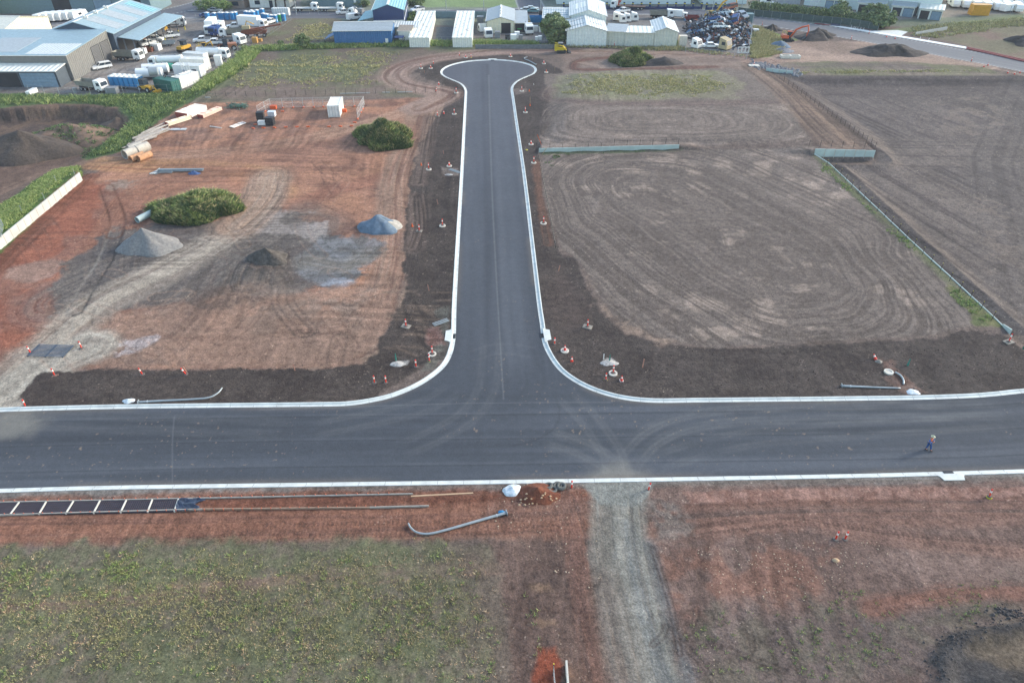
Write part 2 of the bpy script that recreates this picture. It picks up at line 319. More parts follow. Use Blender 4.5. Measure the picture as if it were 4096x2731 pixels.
# the worked fields
BIGF = Q([(1246, 450), (1243, 352), (1560, 345), (1868, 342), (1882, 362), (2180, 632), (2238, 700), (2236, 742), (2150, 770), (1900, 784), (1700, 796), (1620, 797), (1540, 783), (1460, 755), (1400, 718), (1362, 660), (1340, 610), (1318, 588), (1292, 574), (1268, 510)])
fill(BIGF, (120, 109, 102), .3, .6, reg='worked_field')
plough(Q([(1244, 346), (1868, 340), (2310, 772), (1330, 880)]), (138, 126, 118), (104, 94, 88), 1.3, seed=1, light=(178, 160, 146), lp=.57, pw=3, seg=((-.3, -.4), (.2, .4)), clip=BIGF)
fill(Q([(1360, 700), (1390, 700), (1450, 750), (1560, 785), (1520, 792), (1430, 762)]), (164, 142, 126), .4, 1, .7, patch=.45, ps=.7)
fill(Q([(1250, 170), (1700, 160), (1800, 190), (1845, 290), (1842, 325), (1560, 338), (1238, 348), (1256, 300), (1262, 235)]), (130, 118, 110), .5, .8, reg='worked_field')
plough(Q([(1250, 236), (1800, 240), (1860, 335), (1236, 340)]), (148, 134, 125), (114, 103, 96), 1.1, seed=5, light=(174, 156, 142), lp=.58)
fill(Q([(1266, 215), (1290, 175), (1400, 166), (1650, 168), (1710, 195), (1690, 232), (1400, 240), (1280, 232)]), (140, 134, 112), .7, 2, c2=(146, 140, 120), ps=.2, reg='rough_field')
fill(Q([(1270, 225), (1285, 178), (1640, 172), (1660, 200), (1500, 236)]), (136, 140, 100), .7, 2, .5, patch=.5, ps=.4, seed=7)
band(Q([(1266, 205), (1268, 228), (1400, 243), (1780, 241), (1800, 220), (1760, 190)]), 4, (116, 98, 92), .6, 1, f=1.4, c2=(146, 130, 120), seed=23)
fill(Q([(1690, 142), (1760, 148), (1800, 175), (1900, 245), (2010, 335), (2005, 345), (1868, 342), (1842, 300), (1790, 190)]), (112, 96, 88), .4, .8, c2=(98, 84, 77), ps=.2, reg='dirt_track')
band(Q([(1705, 140), (1790, 200), (1880, 290), (1930, 335)]), 8, (146, 124, 108), .8, 1, f=1.3, c2=(96, 80, 72), rel=.07, seed=24)
band(Q([(1745, 150), (1830, 210), (1900, 262), (1985, 330)]), 4.5, (84, 73, 68), .85, .7, f=1.5, seed=25)
LOWQ = Q([(1800, 174), (2352, 174), (2500, 182), (2600, 800), (2300, 745), (2150, 610), (2010, 500), (1876, 366), (2008, 370), (2014, 336), (1880, 232)])
fill(LOWQ, (98, 90, 87), .3, .4, reg='worked_field')
LN = dict(warp=.3, soft=1.5, sm_=False)
def within(poly, fn):
    global COL
    k = box(LOWQ, 0); C0 = COL.copy(); fn(); m = sdf(X[k], Y[k], LOWQ) > -.3; out = np.ones(N, bool); out[k[~m]] = False; COL[out] = C0[out]
def lowlot():
    band(Q([(1760, 150), (2700, 560)]), 50, (120, 110, 106), .85, f=1.4, c2=(82, 75, 74), seed=41, fl=.012, **LN)
    band(Q([(1800, 340), (2900, 1050)]), 46, (124, 113, 106), .85, f=1.5, c2=(84, 76, 74), seed=42, fl=.012, **LN)
    band(Q([(1780, 185), (2600, 190)]), 18, (104, 95, 92), .8, f=1.2, c2=(78, 71, 70), seed=43, fl=.012, **LN)
    band(Q([(2030, 335), (2700, 345)]), 16, (126, 115, 108), .7, f=1.4, c2=(86, 79, 76), seed=44, fl=.012, **LN)
    band(Q([(2400, 150), (2330, 360), (2420, 700)]), 16, (112, 104, 100), .6, f=.9, c2=(88, 82, 80), seed=45, fl=.012, **LN)
    fill(Q([(2120, 230), (2260, 200), (2330, 260), (2300, 300), (2180, 300)]), (140, 126, 116), 2, 2, .6, patch=.56, ps=.35, seed=12)
    fill(Q([(2230, 430), (2352, 460), (2352, 640), (2260, 600)]), (136, 122, 112), 2, 2, .6, patch=.56, ps=.4, seed=13)
    plough(Q([(2080, 210), (2352, 190), (2440, 320), (2060, 322)]), (120, 110, 104), (98, 90, 87), 1.0, seed=9, amt=.45)
within(LOWQ, lowlot)
fill(Q([(1735, 146), (1760, 150), (1830, 168), (1850, 176), (1800, 176), (1760, 165)]), (96, 94, 94), .3, .6, .8)
band(Q([(1882, 358), (2000, 470), (2150, 606), (2290, 735)]), 2.4, (112, 124, 78), .85, .8, f=2, c2=(92, 92, 70), seed=26, lo=.2, sm_=False)
fill(Q([(2180, 655), (2245, 690), (2290, 745), (2240, 745)]), (130, 128, 86), .4, 1, .9, c2=(96, 110, 66), ps=.5)
band(Q([(1250, 352), (1400, 350), (1560, 345)]), 1.2, (100, 118, 76), .7, .6, f=2, lo=.1, sm_=False)
fill(Q([(1240, 335), (1280, 338), (1330, 340), (1260, 348), (1238, 347)]), (156, 142, 132), .3, .5, .8)
# haul road round the head of the cul-de-sac
band(Q([(960, 250), (1020, 222), (1012, 212), (930, 196), (905, 172), (940, 148), (1040, 128), (1180, 116), (1340, 118), (1500, 124), (1640, 128), (1760, 142)]), 8, (168, 142, 128), .9, 1.2, f=1.2, c2=(128, 96, 84), rel=.08, seed=27, reg='dirt_track')
fill(Q([(1290, 130), (1400, 120), (1700, 136), (1700, 165), (1400, 165), (1300, 170)]), (150, 132, 120), 1, 1.5, .9, c2=(132, 112, 102), ps=.15, reg='dirt_track')
band(Q([(1440, 130), (1340, 138), (1318, 152), (1340, 160), (1500, 163), (1640, 160)]), 3, (118, 82, 70), .85, .6, f=1.5, c2=(92, 72, 64), rel=.15, seed=28)
fill(Q([(1330, 145), (1420, 138), (1500, 152), (1380, 158)]), (168, 146, 130), .6, 1, .8)
# near side of the road
fill(Q([(-300, 1120), (800, 1112), (1180, 1106), (1362, 1104), (1372, 1270), (1100, 1240), (-300, 1262)]), (152, 114, 96), .5, .7, c2=(138, 100, 84), ps=.4, reg='bare_earth')
band(Q([(-50, 1212), (500, 1205), (900, 1200), (1345, 1180)]), 4.2, (158, 108, 84), .7, .8, f=2.4, c2=(122, 84, 70), seed=30, rel=.03, sm_=False)
band(Q([(470, 1152), (800, 1146), (1180, 1140), (1345, 1142)]), 2, (126, 78, 58), .8, .5, f=2, seed=31, sm_=False)
fill(Q([(-300, 1256), (100, 1252), (420, 1248), (700, 1238), (980, 1240), (1130, 1250), (1168, 1330), (1185, 1640), (-300, 1700)]), (122, 114, 96), .8, 1.4, c2=(118, 120, 88), ps=.35, reg='grass_field')
fill(Q([(-300, 1262), (700, 1245), (1120, 1262), (1140, 1700), (-300, 1700)]), (110, 116, 84), 1, 1.2, .5, patch=.5, ps=1.4, seed=3)
fill(Q([(1040, 1240), (1400, 1240), (1400, 1700), (1090, 1700), (1060, 1450)]), (120, 104, 94), 2.5, 2, .7)
band(Q([(-60, 1395), (200, 1378), (600, 1340), (900, 1315), (1140, 1300)]), 1.5, (144, 116, 102), .75, .5, f=2, seed=32, lo=.3)
fill(Q([(1120, 1240), (1370, 1240), (1372, 1400), (1390, 1700), (1185, 1700), (1165, 1330)]), (120, 98, 88), .6, 1, c2=(104, 86, 79), ps=.4, reg='bare_earth')
for a, b in ((1235, 1350), (1250, 1430), (1260, 1500), (1265, 1560)):
    fill(Q([(a-15, b-5), (a+25, b-8), (a+35, b+8), (a-10, b+6)]), (150, 122, 100), .3, .5, .8)
fill(Q([(1230, 1600), (1225, 1560), (1240, 1490), (1275, 1485), (1290, 1520), (1285, 1640)]), (150, 74, 46), .25, .4, .85)
band(Q([(1300, 1150), (1330, 1260), (1350, 1400), (1390, 1600)]), 2.5, (138, 100, 86), .6, .6, f=2.6, c2=(98, 78, 72), seed=33, rel=.04)
fill(Q([(1490, 1100), (2700, 1080), (2700, 1700), (1560, 1700), (1520, 1350), (1488, 1180)]), (134, 110, 100), .5, .7, c2=(118, 97, 89), ps=.3, reg='bare_earth')
fill(Q([(1500, 1260), (1900, 1250), (1880, 1400), (1700, 1440), (1520, 1420)]), (152, 106, 86), 1, 1.5, .5, patch=.42, ps=.25)
fill(Q([(1540, 1450), (1700, 1400), (2000, 1400), (2352, 1330), (2352, 1460), (2100, 1560), (1900, 1640), (1560, 1660)]), (118, 104, 98), 1.4, 2, .85, c2=(116, 108, 94), ps=.5)
fill(Q([(1980, 1270), (2352, 1250), (2352, 1330), (2050, 1350)]), (150, 126, 116), 1, 1.5, .6)
band(Q([(2000, 1395), (2180, 1365), (2352, 1360)]), 1.6, (150, 104, 86), .7, .6, f=2, lo=.3)
fill(Q([(1562, 1128), (1900, 1122), (2352, 1118), (2500, 1116), (2500, 1148), (1900, 1152), (1585, 1160)]), (168, 130, 116), .2, .35, .9, c2=(142, 104, 90), ps=.9)
band(Q([(1580, 1162), (1900, 1155), (2400, 1150)]), .7, (104, 72, 58), .8, .3, f=2, sm_=False)
band(Q([(1490, 1200), (1700, 1186), (1950, 1178), (2400, 1180)]), 3, (142, 108, 94), .8, .6, f=2.6, c2=(112, 92, 84), rel=.04, seed=34)
band(Q([(1490, 1235), (1800, 1200), (2000, 1230), (2352, 1268)]), 1.6, (156, 118, 102), .6, .5, f=2.6, c2=(112, 84, 74), rel=.03, seed=35)
band(Q([(1150, 1180), (1250, 1175), (1350, 1165)]), 3, (140, 112, 100), .5, .8, f=3, c2=(112, 84, 74), seed=36)
fill(Q([(1480, 1150), (1560, 1150), (1600, 1230), (1510, 1240)]), (130, 124, 118), .6, 1, .7, patch=.45, ps=.4)
SH = Q([(-300, 1126), (0, 1122), (600, 1112), (1170, 1106), (1490, 1101), (2100, 1092), (2700, 1084)])
band(SH, 2.0, (136, 134, 130), .9, .4, f=2, c2=(118, 108, 100), seed=37, lo=.6, sm_=False)
band(Q([(1418, 1090), (1418, 1160), (1424, 1250), (1445, 1360), (1470, 1480), (1500, 1600), (1540, 1750)]), 5.1, (148, 146, 137), .97, .5, f=2.0, c2=(128, 124, 116), lo=.6, seed=38, reg='gravel_track', rel=.03)
band(Q([(1440, 1200), (1465, 1360), (1500, 1480), (1535, 1600)]), 1.4, (126, 134, 138), .5, .6, f=2, lo=.3, seed=70)
band(Q([(1390, 1350), (1420, 1480), (1450, 1620)]), 2.4, (140, 122, 110), .7, .9, f=2.4, lo=.3, c2=(108, 98, 92), seed=71)
band(Q([(1418, 1090), (1418, 1160), (1424, 1250), (1445, 1360), (1470, 1480), (1500, 1600)]), 1.5, (166, 164, 154), .5, .7, f=1.4, lo=.3, seed=39)
fill(Q([(1335, 1112), (1500, 1108), (1490, 1130), (1462, 1160), (1375, 1160), (1350, 1130)]), (146, 148, 142), .3, .4, .95, reg='gravel_track')
band(Q([(1490, 1250), (1515, 1340), (1545, 1440), (1590, 1600)]), 1.2, (112, 118, 120), .7, .6, f=2, lo=.4)
fill(Q([(2150, 1568), (2148, 1500), (2190, 1460), (2280, 1440), (2352, 1425), (2600, 1400), (2600, 1750), (2150, 1750)]), (88, 86, 86), .3, .5, .95, c2=(72, 70, 71), ps=.3)
fill(Q([(2230, 1500), (2290, 1470), (2400, 1450), (2600, 1450), (2600, 1560), (2352, 1545)]), (128, 114, 96), .8, 1.2, .85)
i = box(Q([(2100, 1390), (2600, 1390), (2700, 1800), (2100, 1800)]), 0)
if len(i):                          # low dished heap in the near corner
    d = sdf(X[i], Y[i], Q([(2150, 1568), (2150, 1505), (2195, 1462), (2280, 1442), (2352, 1428), (2600, 1400), (2600, 1800), (2140, 1800)]))
    Z[i] += .5*np.exp(-((d+.5)/.8)**2)+.9*sm(-d, .5, 6)
i = np.nonzero((Y < 190) & (np.abs(X) < 150))[0]
x, y = X[i], Y[i]; dy_ = 7*(fbm(x*.035, y*.035, 201, 3)-.5); w1 = vn((y+dy_)*2.1, x*.07, 202); w2 = vn((x+dy_*1.4)*1.9, y*.08, 203); sel = sm(fbm(x*.04, y*.04, 204, 2), .4, .6)
stk = np.where(REG[i] == REGN.index('topsoil_verge'), .16, np.where(REG[i] == REGN.index('worked_field'), .05, np.where(REG[i] == REGN.index('grass_field'),   .10, .26)))*(.35+1.1*sm(fbm(x*.07, y*.07, 205, 3), .35, .65))
COL[i] *= (1+stk*((w1*(1-sel)+w2*sel)-.5)*1.6)[:, None]
def treads(pts, w=.5, amt=.5, c=(96, 74, 66)):
    pts = smooth(pts); k = box(pts, 2); S, T = pline(X[k], Y[k], pts); a = sm(w/2-np.abs(S), -.05, .08)*(.5+.5*np.sin(T*15+np.abs(S)*6))*(T > .2)
    mix(k, C(*c), np.clip(a*amt, 0, 1))
for pts in ([(1500, 1190), (1750, 1180), (2000, 1176), (2352, 1172)], [(1500, 1214), (1750, 1196), (1950, 1188), (2352, 1186)], [(1560, 1240), (1800, 1205), (1960, 1210), (2150, 1250), (2352, 1268)], [(1900, 1200), (2050, 1225), (2352, 1245)], [(1100, 1182), (1250, 1180), (1350, 1160)], [(600, 1206), (900, 1200), (1300, 1190)], [(500, 1222), (900, 1214), (1300, 1204)], [(700, 1230), (1000, 1226), (1250, 1218)], [(1180, 1300), (1300, 1305)], [(1185, 1400), (1330, 1402)], [(1190, 1500), (1330, 1490)], [(1290, 1240), (1330, 1330), (1350, 1450)], [(1310, 1240), (1350, 1330), (1375, 1450)]):
    treads(Q(pts), rng.uniform(.4, .6), rng.uniform(.3, .55))
for a, b_ in (((1600, 1400), (1570, 1470)), ((1700, 1420), (1730, 1490)), ((1560, 1470), (1640, 1568)), ((1790, 1430), (1840, 1550)), ((1640, 1480), (1800, 1540)), ((1900, 1330), (1930, 1400)), ((1500, 1260), (1560, 1500)), ((1530, 1440), (1500, 1480))):
    ruts(Q([a, ((a[0]+b_[0])/2+8, (a[1]+b_[1])/2), b_]), (84, 72, 68), .6, .4, .25, rel=-.02)
# everything: clods, patches, slight relief
hard = np.ones(N, np.float32)
near = np.clip(1-Y/330, .15, 1)
n1 = fbm(X*2.2, Y*2.2, 91, 3)-.5; n2 = fbm(X*.45, Y*.45, 92, 4)-.5; n3 = fbm(X*.08, Y*.08, 93, 3)-.5
lum = COL.mean(1, keepdims=True); COL += (lum-COL)*.10; COL *= 1.04; n4 = fbm(X*4.3, Y*4.3, 97, 2); near = near*np.where(REG == REGN.index('gravel_track'), .35, 1); COL *= ((1+.42*n1*near+.40*n2+.20*n3)*(1-.30*near*sm(n4, .60, .78)))[:, None]
Z += (.05*n1+.10*n2)*np.clip((260-Y)/100, 0, 1)
bright = sm(fbm(X*5.5, Y*5.5, 95, 2), .80, .9)*sm(fbm(X*.15, Y*.15, 96, 3), .45, .6)   # stones
COL += bright[:, None]*np.array(C(190, 176, 160), np.float32)*.6*near[:, None]
# ---------------------------------------------------------------- carriageway and kerbs
FAR_EDGE = PX([(-700, 1669), (-300, 1656), (42, 1645), (298, 1638), (553, 1633), (1000, 1628), (1280, 1625), (1400, 1621), (1502, 1605), (1570, 1588), (1638, 1562), (1689, 1536), (1733, 1507), (1774, 1472), (1798, 1438), (1813, 1398), (1820, 1360), (1823, 1325), (1826, 1200), (1839, 950), (1853, 696), (1862, 504), (1868, 380), (1867, 362), (1861, 349), (1845, 334), (1811, 319), (1784, 307), (1770, 293), (1777, 278), (1804, 264), (1845, 253), (1889, 246.3), (1940, 242.8), (1991, 242.2), (2042, 246), (2086, 252.6), (2120, 263), (2135, 273), (2138, 284), (2127, 297), (2096, 310), (2066, 325), (2048, 343), (2043, 360), (2047, 390), (2062, 499), (2090, 696), (2119, 950), (2147, 1200), (2160, 1292), (2165, 1336), (2171, 1370), (2184, 1404), (2211, 1450), (2245, 1489), (2296, 1526), (2357, 1557), (2425, 1581), (2493, 1597), (2561, 1606), (2646, 1610), (2800, 1608), (3200, 1604), (3429, 1601), (3657, 1598), (3848, 1592), (3962, 1585), (4096, 1571), (4500, 1530), (5200, 1450)])
NEAR_EDGE = PX([(-700, 1973), (-200, 1962), (0, 1955), (425, 1943), (1000, 1934), (2000, 1920), (2800, 1907), (3300, 1898), (3650, 1890), (4096, 1877), (4500, 1862), (5200, 1830)])
FE = smooth(FAR_EDGE, 5); NE = smooth(NEAR_EDGE, 4)
ROAD = FE+NE[::-1]
i = box(ROAD, 4); dR = sdf(X[i], Y[i], ROAD)
Z[i] = np.where(dR < .5, -.18, Z[i]*sm(dR, .4, 3)+.10*(1-sm(dR, .5, 4)))
def zg(x, y):
    r = min(NR-1, max(0, int(np.searchsorted(ys, y)))); c = min(NC-1, max(0, int(np.searchsorted(us, x/dep[r])))); return float(Z[r*NC+c])
def mat_ground(name, rough=.95, bump=.8, grain=.45):
    m = bpy.data.materials.new(name); m.use_nodes = True; n = m.node_tree; b = n.nodes['Principled BSDF']
    L = n.links.new; N_ = n.nodes.new
    geo = N_('ShaderNodeNewGeometry'); at = N_('ShaderNodeAttribute'); at.attribute_name = 'soil'
    def noise(s, d=5, r=.6):
        t = N_('ShaderNodeTexNoise'); t.inputs['Scale'].default_value = s; t.inputs['Detail'].default_value = d
        t.inputs['Roughness'].default_value = r; L(geo.outputs['Position'], t.inputs['Vector']); return t.outputs[0]
    def mr(x, a, b_, c, d):
        t = N_('ShaderNodeMapRange'); L(x, t.inputs[0])
        for k, v in enumerate((a, b_, c, d)): t.inputs[k+1].default_value = v
        return t.outputs[0]
    f1 = mr(noise(5, 8, .8), .35, .65, 1-grain, 1+grain)
    f2 = mr(noise(1.3, 5, .65), .3, .7, 1-grain*.6, 1+grain*.6)
    mu = N_('ShaderNodeMath'); mu.operation = 'MULTIPLY'; L(f1, mu.inputs[0]); L(f2, mu.inputs[1])
    vm = N_('ShaderNodeVectorMath'); vm.operation = 'SCALE'; L(at.outputs['Color'], vm.inputs[0]); L(mu.outputs[0], vm.inputs['Scale'])
    L(vm.outputs[0], b.inputs['Base Color'])
    b.inputs['Roughness'].default_value = rough; b.inputs['Specular IOR Level'].default_value = .12
    bp = N_('ShaderNodeBump'); bp.inputs['Strength'].default_value = bump; bp.inputs['Distance'].default_value = .12
    L(noise(4.5, 6, .7), bp.inputs['Height']); L(bp.outputs[0], b.inputs['Normal'])
    return m
def sheet(name, idx_faces, zz, col, m, label=None):
    """one object from some faces of the grid"""
    used = np.unique(idx_faces); remap = np.full(N, -1, np.int64); remap[used] = np.arange(len(used))
    f = remap[idx_faces]
    me = bpy.data.meshes.new(name); me.vertices.add(len(used))
    co = np.stack([X[used], Y[used], zz[used]], 1).astype(np.float32)
    me.vertices.foreach_set('co', co.ravel())
    me.loops.add(f.size); me.loops.foreach_set('vertex_index', f.ravel().astype(np.int32))
    me.polygons.add(len(f)); me.polygons.foreach_set('loop_start', np.arange(0, f.size, 4, dtype=np.int32))
    me.update(calc_edges=True)
    at = me.color_attributes.new('soil', 'FLOAT_COLOR', 'POINT')
    at.data.foreach_set('color', np.concatenate([col[used], np.ones((len(used), 1), np.float32)], 1).astype(np.float32).ravel())
    me.polygons.foreach_set('use_smooth', np.ones(len(f), bool))
    me.materials.append(m); o = bpy.data.objects.new(name, me); scn.collection.objects.link(o)
    o['kind'] = 'structure'; return o
rr, cc = np.meshgrid(np.arange(NR-1), np.arange(NC-1), indexing='ij')
v0 = (rr*NC+cc).ravel(); FACES = np.stack([v0, v0+1, v0+NC+1, v0+NC], 1)
dRoad = np.full(N, 99, np.float32); dRoad[i] = dR
# streets beyond
STREETS = [(Q([(-300, 62), (0, 54), (150, 47), (260, 33), (420, 33), (900, 33), (1300, 26), (1560, 27), (1740, 48), (1900, 70), (2050, 96), (2200, 124), (2352, 152), (2600, 205)]), 11.5), (Q([(300, 40), (420, 20), (520, -10)]), 9), (Q([(1225, 26), (1215, 5), (1205, -25)]), 9)]
for pts, w in STREETS:
    pts = smooth(pts); i = box(pts, w); S, T = pline(X[i], Y[i], pts)
    a = sm(-(np.abs(S)-w/2), -.2, .2)
    far_ = sm(X[i], 60, 110)[:, None]; c0 = np.array(C(112, 116, 126))*(1-far_)+np.array(C(138, 140, 144))*far_; COL[i] += (c0-COL[i])*a[:, None]; COL[i] *= (1+a*(.22*(vn(S*.9, T*.03, 4)-.5)))[:, None]
    REG[i[np.abs(S) < w/2]] = reg_id('street')
    Z[i] = np.where(np.abs(S) < w/2+.5, -.03, Z[i])
    for s in (-1, 1): mix(i, C(188, 192, 194), np.exp(-((S-s*(w/2+.1))/.3)**2)*.9)
fv = REG[FACES].max(1)
inroad = (dRoad[FACES] < -.1).all(1)
GM = mat_ground('soil')
for k, nm in enumerate(REGN):
    sel = FACES[(fv == k) & ~inroad]
    if len(sel): sheet(nm, sel, Z, COL, mat_ground(nm, .9, .25, .12) if nm == 'street' else GM)
# asphalt: colour worked out in plan, with paver seams, tyre sweeps and dust
rf = FACES[(dRoad[FACES] < .12).any(1)]
RC = np.zeros((N, 3), np.float32); keep = COL; COL = RC
i = np.unique(rf); COL[i] = C(84, 90, 99)
AX = PX([(1990, 1640), (1940, 260)])       # side street centre line
def along(pts, w, c, amt, f, fl=.03, soft=.5, seed=0):
    pts = smooth(pts); k = i[(np.abs(X[i]) < 400)]; S, T = pline(X[k], Y[k], pts)
    e = sm(-(np.abs(S)-w/2), -soft, soft); n = .6*vn(S*f, T*fl, seed)+.4*vn(S*f*3, T*fl*3, seed+1)
    mix(k, C(*c), e*amt*sm(n, .35, .75)*sm(T, .5, 12))
MAINC = [((a[0]+b[0])/2, (a[1]+b[1])/2) for a, b in zip(PX([(-700, 1662), (0, 1648), (1000, 1628), (2000, 1618), (2800, 1608), (3600, 1599), (4096, 1574), (5200, 1455)]), PX([(-700, 1973), (0, 1955), (1000, 1934), (2000, 1920), (2800, 1907), (3600, 1891), (4096, 1877), (5200, 1830)]))]
along(MAINC, 16, (102, 108, 118), .6, .5, seed=3)
along(MAINC, 16, (74, 79, 87), .55, .8, seed=5)
along([AX[0], AX[1]], 14, (101, 107, 117), .6, .7, seed=7)
along([AX[0], AX[1]], 14, (80, 85, 94), .5, 1.1, seed=9)
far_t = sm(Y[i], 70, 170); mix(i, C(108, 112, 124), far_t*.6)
def seam(pts, amt, c=(138, 143, 148)):
    k = i[np.abs(X[i]) < 120]; S, T = pline(X[k], Y[k], smooth(pts)); w = np.maximum(.07, Y[k]*.0013)
    mix(k, C(*c), np.exp(-(S/w)**2)*amt*(T > 1))
k = i[np.abs(X[i]) < 150]; S, T = pline(X[k], Y[k], smooth(MAINC)); jn = sm(dRoad[k]*0+S+6, -.3, .3)
lane = np.floor((S+14)/3.6); lv = _T[lane.astype(int) % 256, 40]-.5; inm = sm(7.2-np.abs(S), 0, .4)
COL[k] *= (1+inm*(lv*.22+.06*(vn(T*.05, lane*3.1, 6)-.5)))[:, None]
for s_ in (-3.4, .2, 3.8): mix(k, C(66, 70, 77), np.exp(-((S-s_)/.1)**2)*.55*inm); mix(k, C(120, 126, 134), np.exp(-((S-s_-.25)/.2)**2)*.3*inm*vn(T*.2, S*0+s_, 7))
k = i[(np.abs(X[i]) < 60)]; S, T = pline(X[k], Y[k], [AX[0], AX[1]])
for s_, w_, c_, a_ in ((-3.6, 1.2, (106, 112, 122), .5), (-1.6, .9, (112, 118, 128), .5), (1.9, 1.1, (104, 110, 120), .45), (3.8, .9, (110, 116, 126), .4), (-.6, .5, (76, 80, 88), .4), (.7, .5, (76, 80, 88), .4)):
    mix(k, C(*c_), np.exp(-((S-s_)/w_)**2)*a_*sm(T, 2, 14)*(.3+.9*vn(T*.04, S*0+s_, 8)))
seam(PX([(2016, 1620), (1985, 1100), (1966, 700), (1955, 300)]), .45)
seam(PX([(1000, 1640), (1800, 1614), (2010, 1611), (2450, 1608)]), .35); seam(PX([(700, 1640), (690, 1760), (690, 1930)]), .3)
def arc(pts, c, amt, w=.3, g=1.9, n=1, sp=.5):
    pts = smooth(pts); P_ = np.array(pts); k = i[(X[i] > P_[:, 0].min()-4) & (X[i] < P_[:, 0].max()+4) & (Y[i] > P_[:, 1].min()-4) & (Y[i] < P_[:, 1].max()+4)]
    S, T = pline(X[k], Y[k], pts)
    L = T.max() if len(T) else 1
    for q in range(n):
        for s in ((-g/2, g/2) if g else (0,)):
            a = np.exp(-((S-s-(q-(n-1)/2)*sp)/(w/2))**2)*amt*.36*(.15+1.1*vn(T*.3, S*0+q, 5))*sm(T, 0, .15*L)*sm(L-T, 0, .15*L)
            mix(k, C(*c), np.clip(a, 0, .9))
LT = (150, 152, 152); DK = (62, 64, 70)
arc(Q([(1420, 1100), (1400, 1070), (1330, 1030), (1250, 1005)]), LT, .5, .5, n=3)
arc(Q([(1425, 1100), (1440, 1060), (1500, 1000), (1600, 965), (1800, 950), (2352, 940)]), LT, .6, .45, n=3)
arc(Q([(1420, 1100), (1405, 1040), (1350, 960), (1290, 900)]), LT, .35, .5, n=2)
arc(Q([(1150, 1030), (1230, 1010), (1275, 980), (1285, 940), (1265, 890)]), DK, .8, .3, g=0)
arc(Q([(900, 1040), (1000, 1000), (1080, 950), (1120, 880), (1130, 760)]), LT, .3, .5, n=2)
arc(Q([(700, 990), (860, 960), (980, 930), (1060, 880)]), LT, .3, .5, n=2)
arc(Q([(2352, 960), (2000, 985), (1700, 1010), (1450, 1080)]), LT, .35, .5, n=2)
arc(Q([(1185, 950), (1230, 880), (1210, 820), (1190, 760)]), DK, .35, .4, n=1)
arc(Q([(1080, 820), (1150, 800), (1240, 812)]), LT, .2, .4, n=1)
arc(Q([(0, 960), (150, 965), (400, 975), (700, 985)]), LT, .3, .5, n=3)
for pts in ([(1335, 1112), (1500, 1108), (1490, 1085), (1430, 1060), (1360, 1085)], [(-80, 955), (60, 945), (110, 960), (60, 1000), (-80, 1010)]):
    k = i; d = sdf(X[k], Y[k], Q(pts)); mix(k, C(160, 158, 150), sm(-d+1.2*WX[k]*2, -1.2, 1.2)*.55)
sp_ = sm(fbm(X[i]*3.3, Y[i]*3.3, 71, 2), .80, .88)*sm(fbm(X[i]*.12, Y[i]*.12, 72, 3), .42, .6)*sm(-dRoad[i], 0, .5)
mix(i, C(176, 156, 136), sp_*.75*np.clip(1-Y[i]/160, 0, 1))
dd = -dRoad[i]; mix(i, C(150, 140, 128), np.exp(-(dd/.5)**2)*.35*sm(fbm(X[i]*.1, Y[i]*.1, 73, 3), .4, .6))
COL[i] *= (1+.16*(fbm(X[i]*.25, Y[i]*.25, 74, 4)-.5)+.12*(fbm(X[i]*3, Y[i]*3, 75, 2)-.5))[:, None]
rz = np.zeros(N, np.float32)+.0
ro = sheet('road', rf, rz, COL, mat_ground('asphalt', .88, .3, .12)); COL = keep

def pt_material(name, col, rough=.7, var=.12, metal=0.0, scale=1.5, bump=0, streak=None, alpha=None):
    m = bpy.data.materials.new(name); m.use_nodes = True; n = m.node_tree; b = n.nodes['Principled BSDF']
    L = n.links.new; N_ = n.nodes.new
    tc = N_('ShaderNodeTexCoord'); t = N_('ShaderNodeTexNoise'); t.inputs['Scale'].default_value = scale; t.inputs['Detail'].default_value = 6
    t.inputs['Roughness'].default_value = .65
    L(tc.outputs['Object'], t.inputs['Vector'])
    r = N_('ShaderNodeMapRange'); L(t.outputs[0], r.inputs[0])
    for k, v in enumerate((.3, .7, 1-var*1.4, 1+var)): r.inputs[k+1].default_value = v
    vm = N_('ShaderNodeVectorMath'); vm.operation = 'SCALE'; vm.inputs[0].default_value = col[:3]; L(r.outputs[0], vm.inputs['Scale'])
    out = vm.outputs[0]
    h = None
    if streak:                     # ribs of profiled sheet: (axis, per metre, depth)
        ax, fr, dp = streak
        sx = N_('ShaderNodeSeparateXYZ'); L(tc.outputs['Object'], sx.inputs[0])
        mu = N_('ShaderNodeMath'); mu.operation = 'MULTIPLY'; L(sx.outputs[ax], mu.inputs[0]); mu.inputs[1].default_value = fr*6.2832
        si = N_('ShaderNodeMath'); si.operation = 'SINE'; L(mu.outputs[0], si.inputs[0]); h = si.outputs[0]
        bp = N_('ShaderNodeBump'); bp.inputs['Distance'].default_value = dp; bp.inputs['Strength'].default_value = 1; L(h, bp.inputs['Height']); L(bp.outputs[0], b.inputs['Normal'])
    elif bump:
        bp = N_('ShaderNodeBump'); bp.inputs['Distance'].default_value = bump; L(t.outputs[0], bp.inputs['Height']); L(bp.outputs[0], b.inputs['Normal'])
    L(out, b.inputs['Base Color']); b.inputs['Roughness'].default_value = rough; b.inputs['Metallic'].default_value = metal
    b.inputs['Specular IOR Level'].default_value = .35
    return m
MATS = {}
def M(name, rgb=None, rough=.6, **k):
    if name not in MATS: MATS[name] = pt_material(name, tuple(min(.84, c*(1.4 if min(rgb) > 195 else 1.2 if min(rgb) > 150 else 1.05)) for c in C(*rgb)), rough, **k)
    return MATS[name]
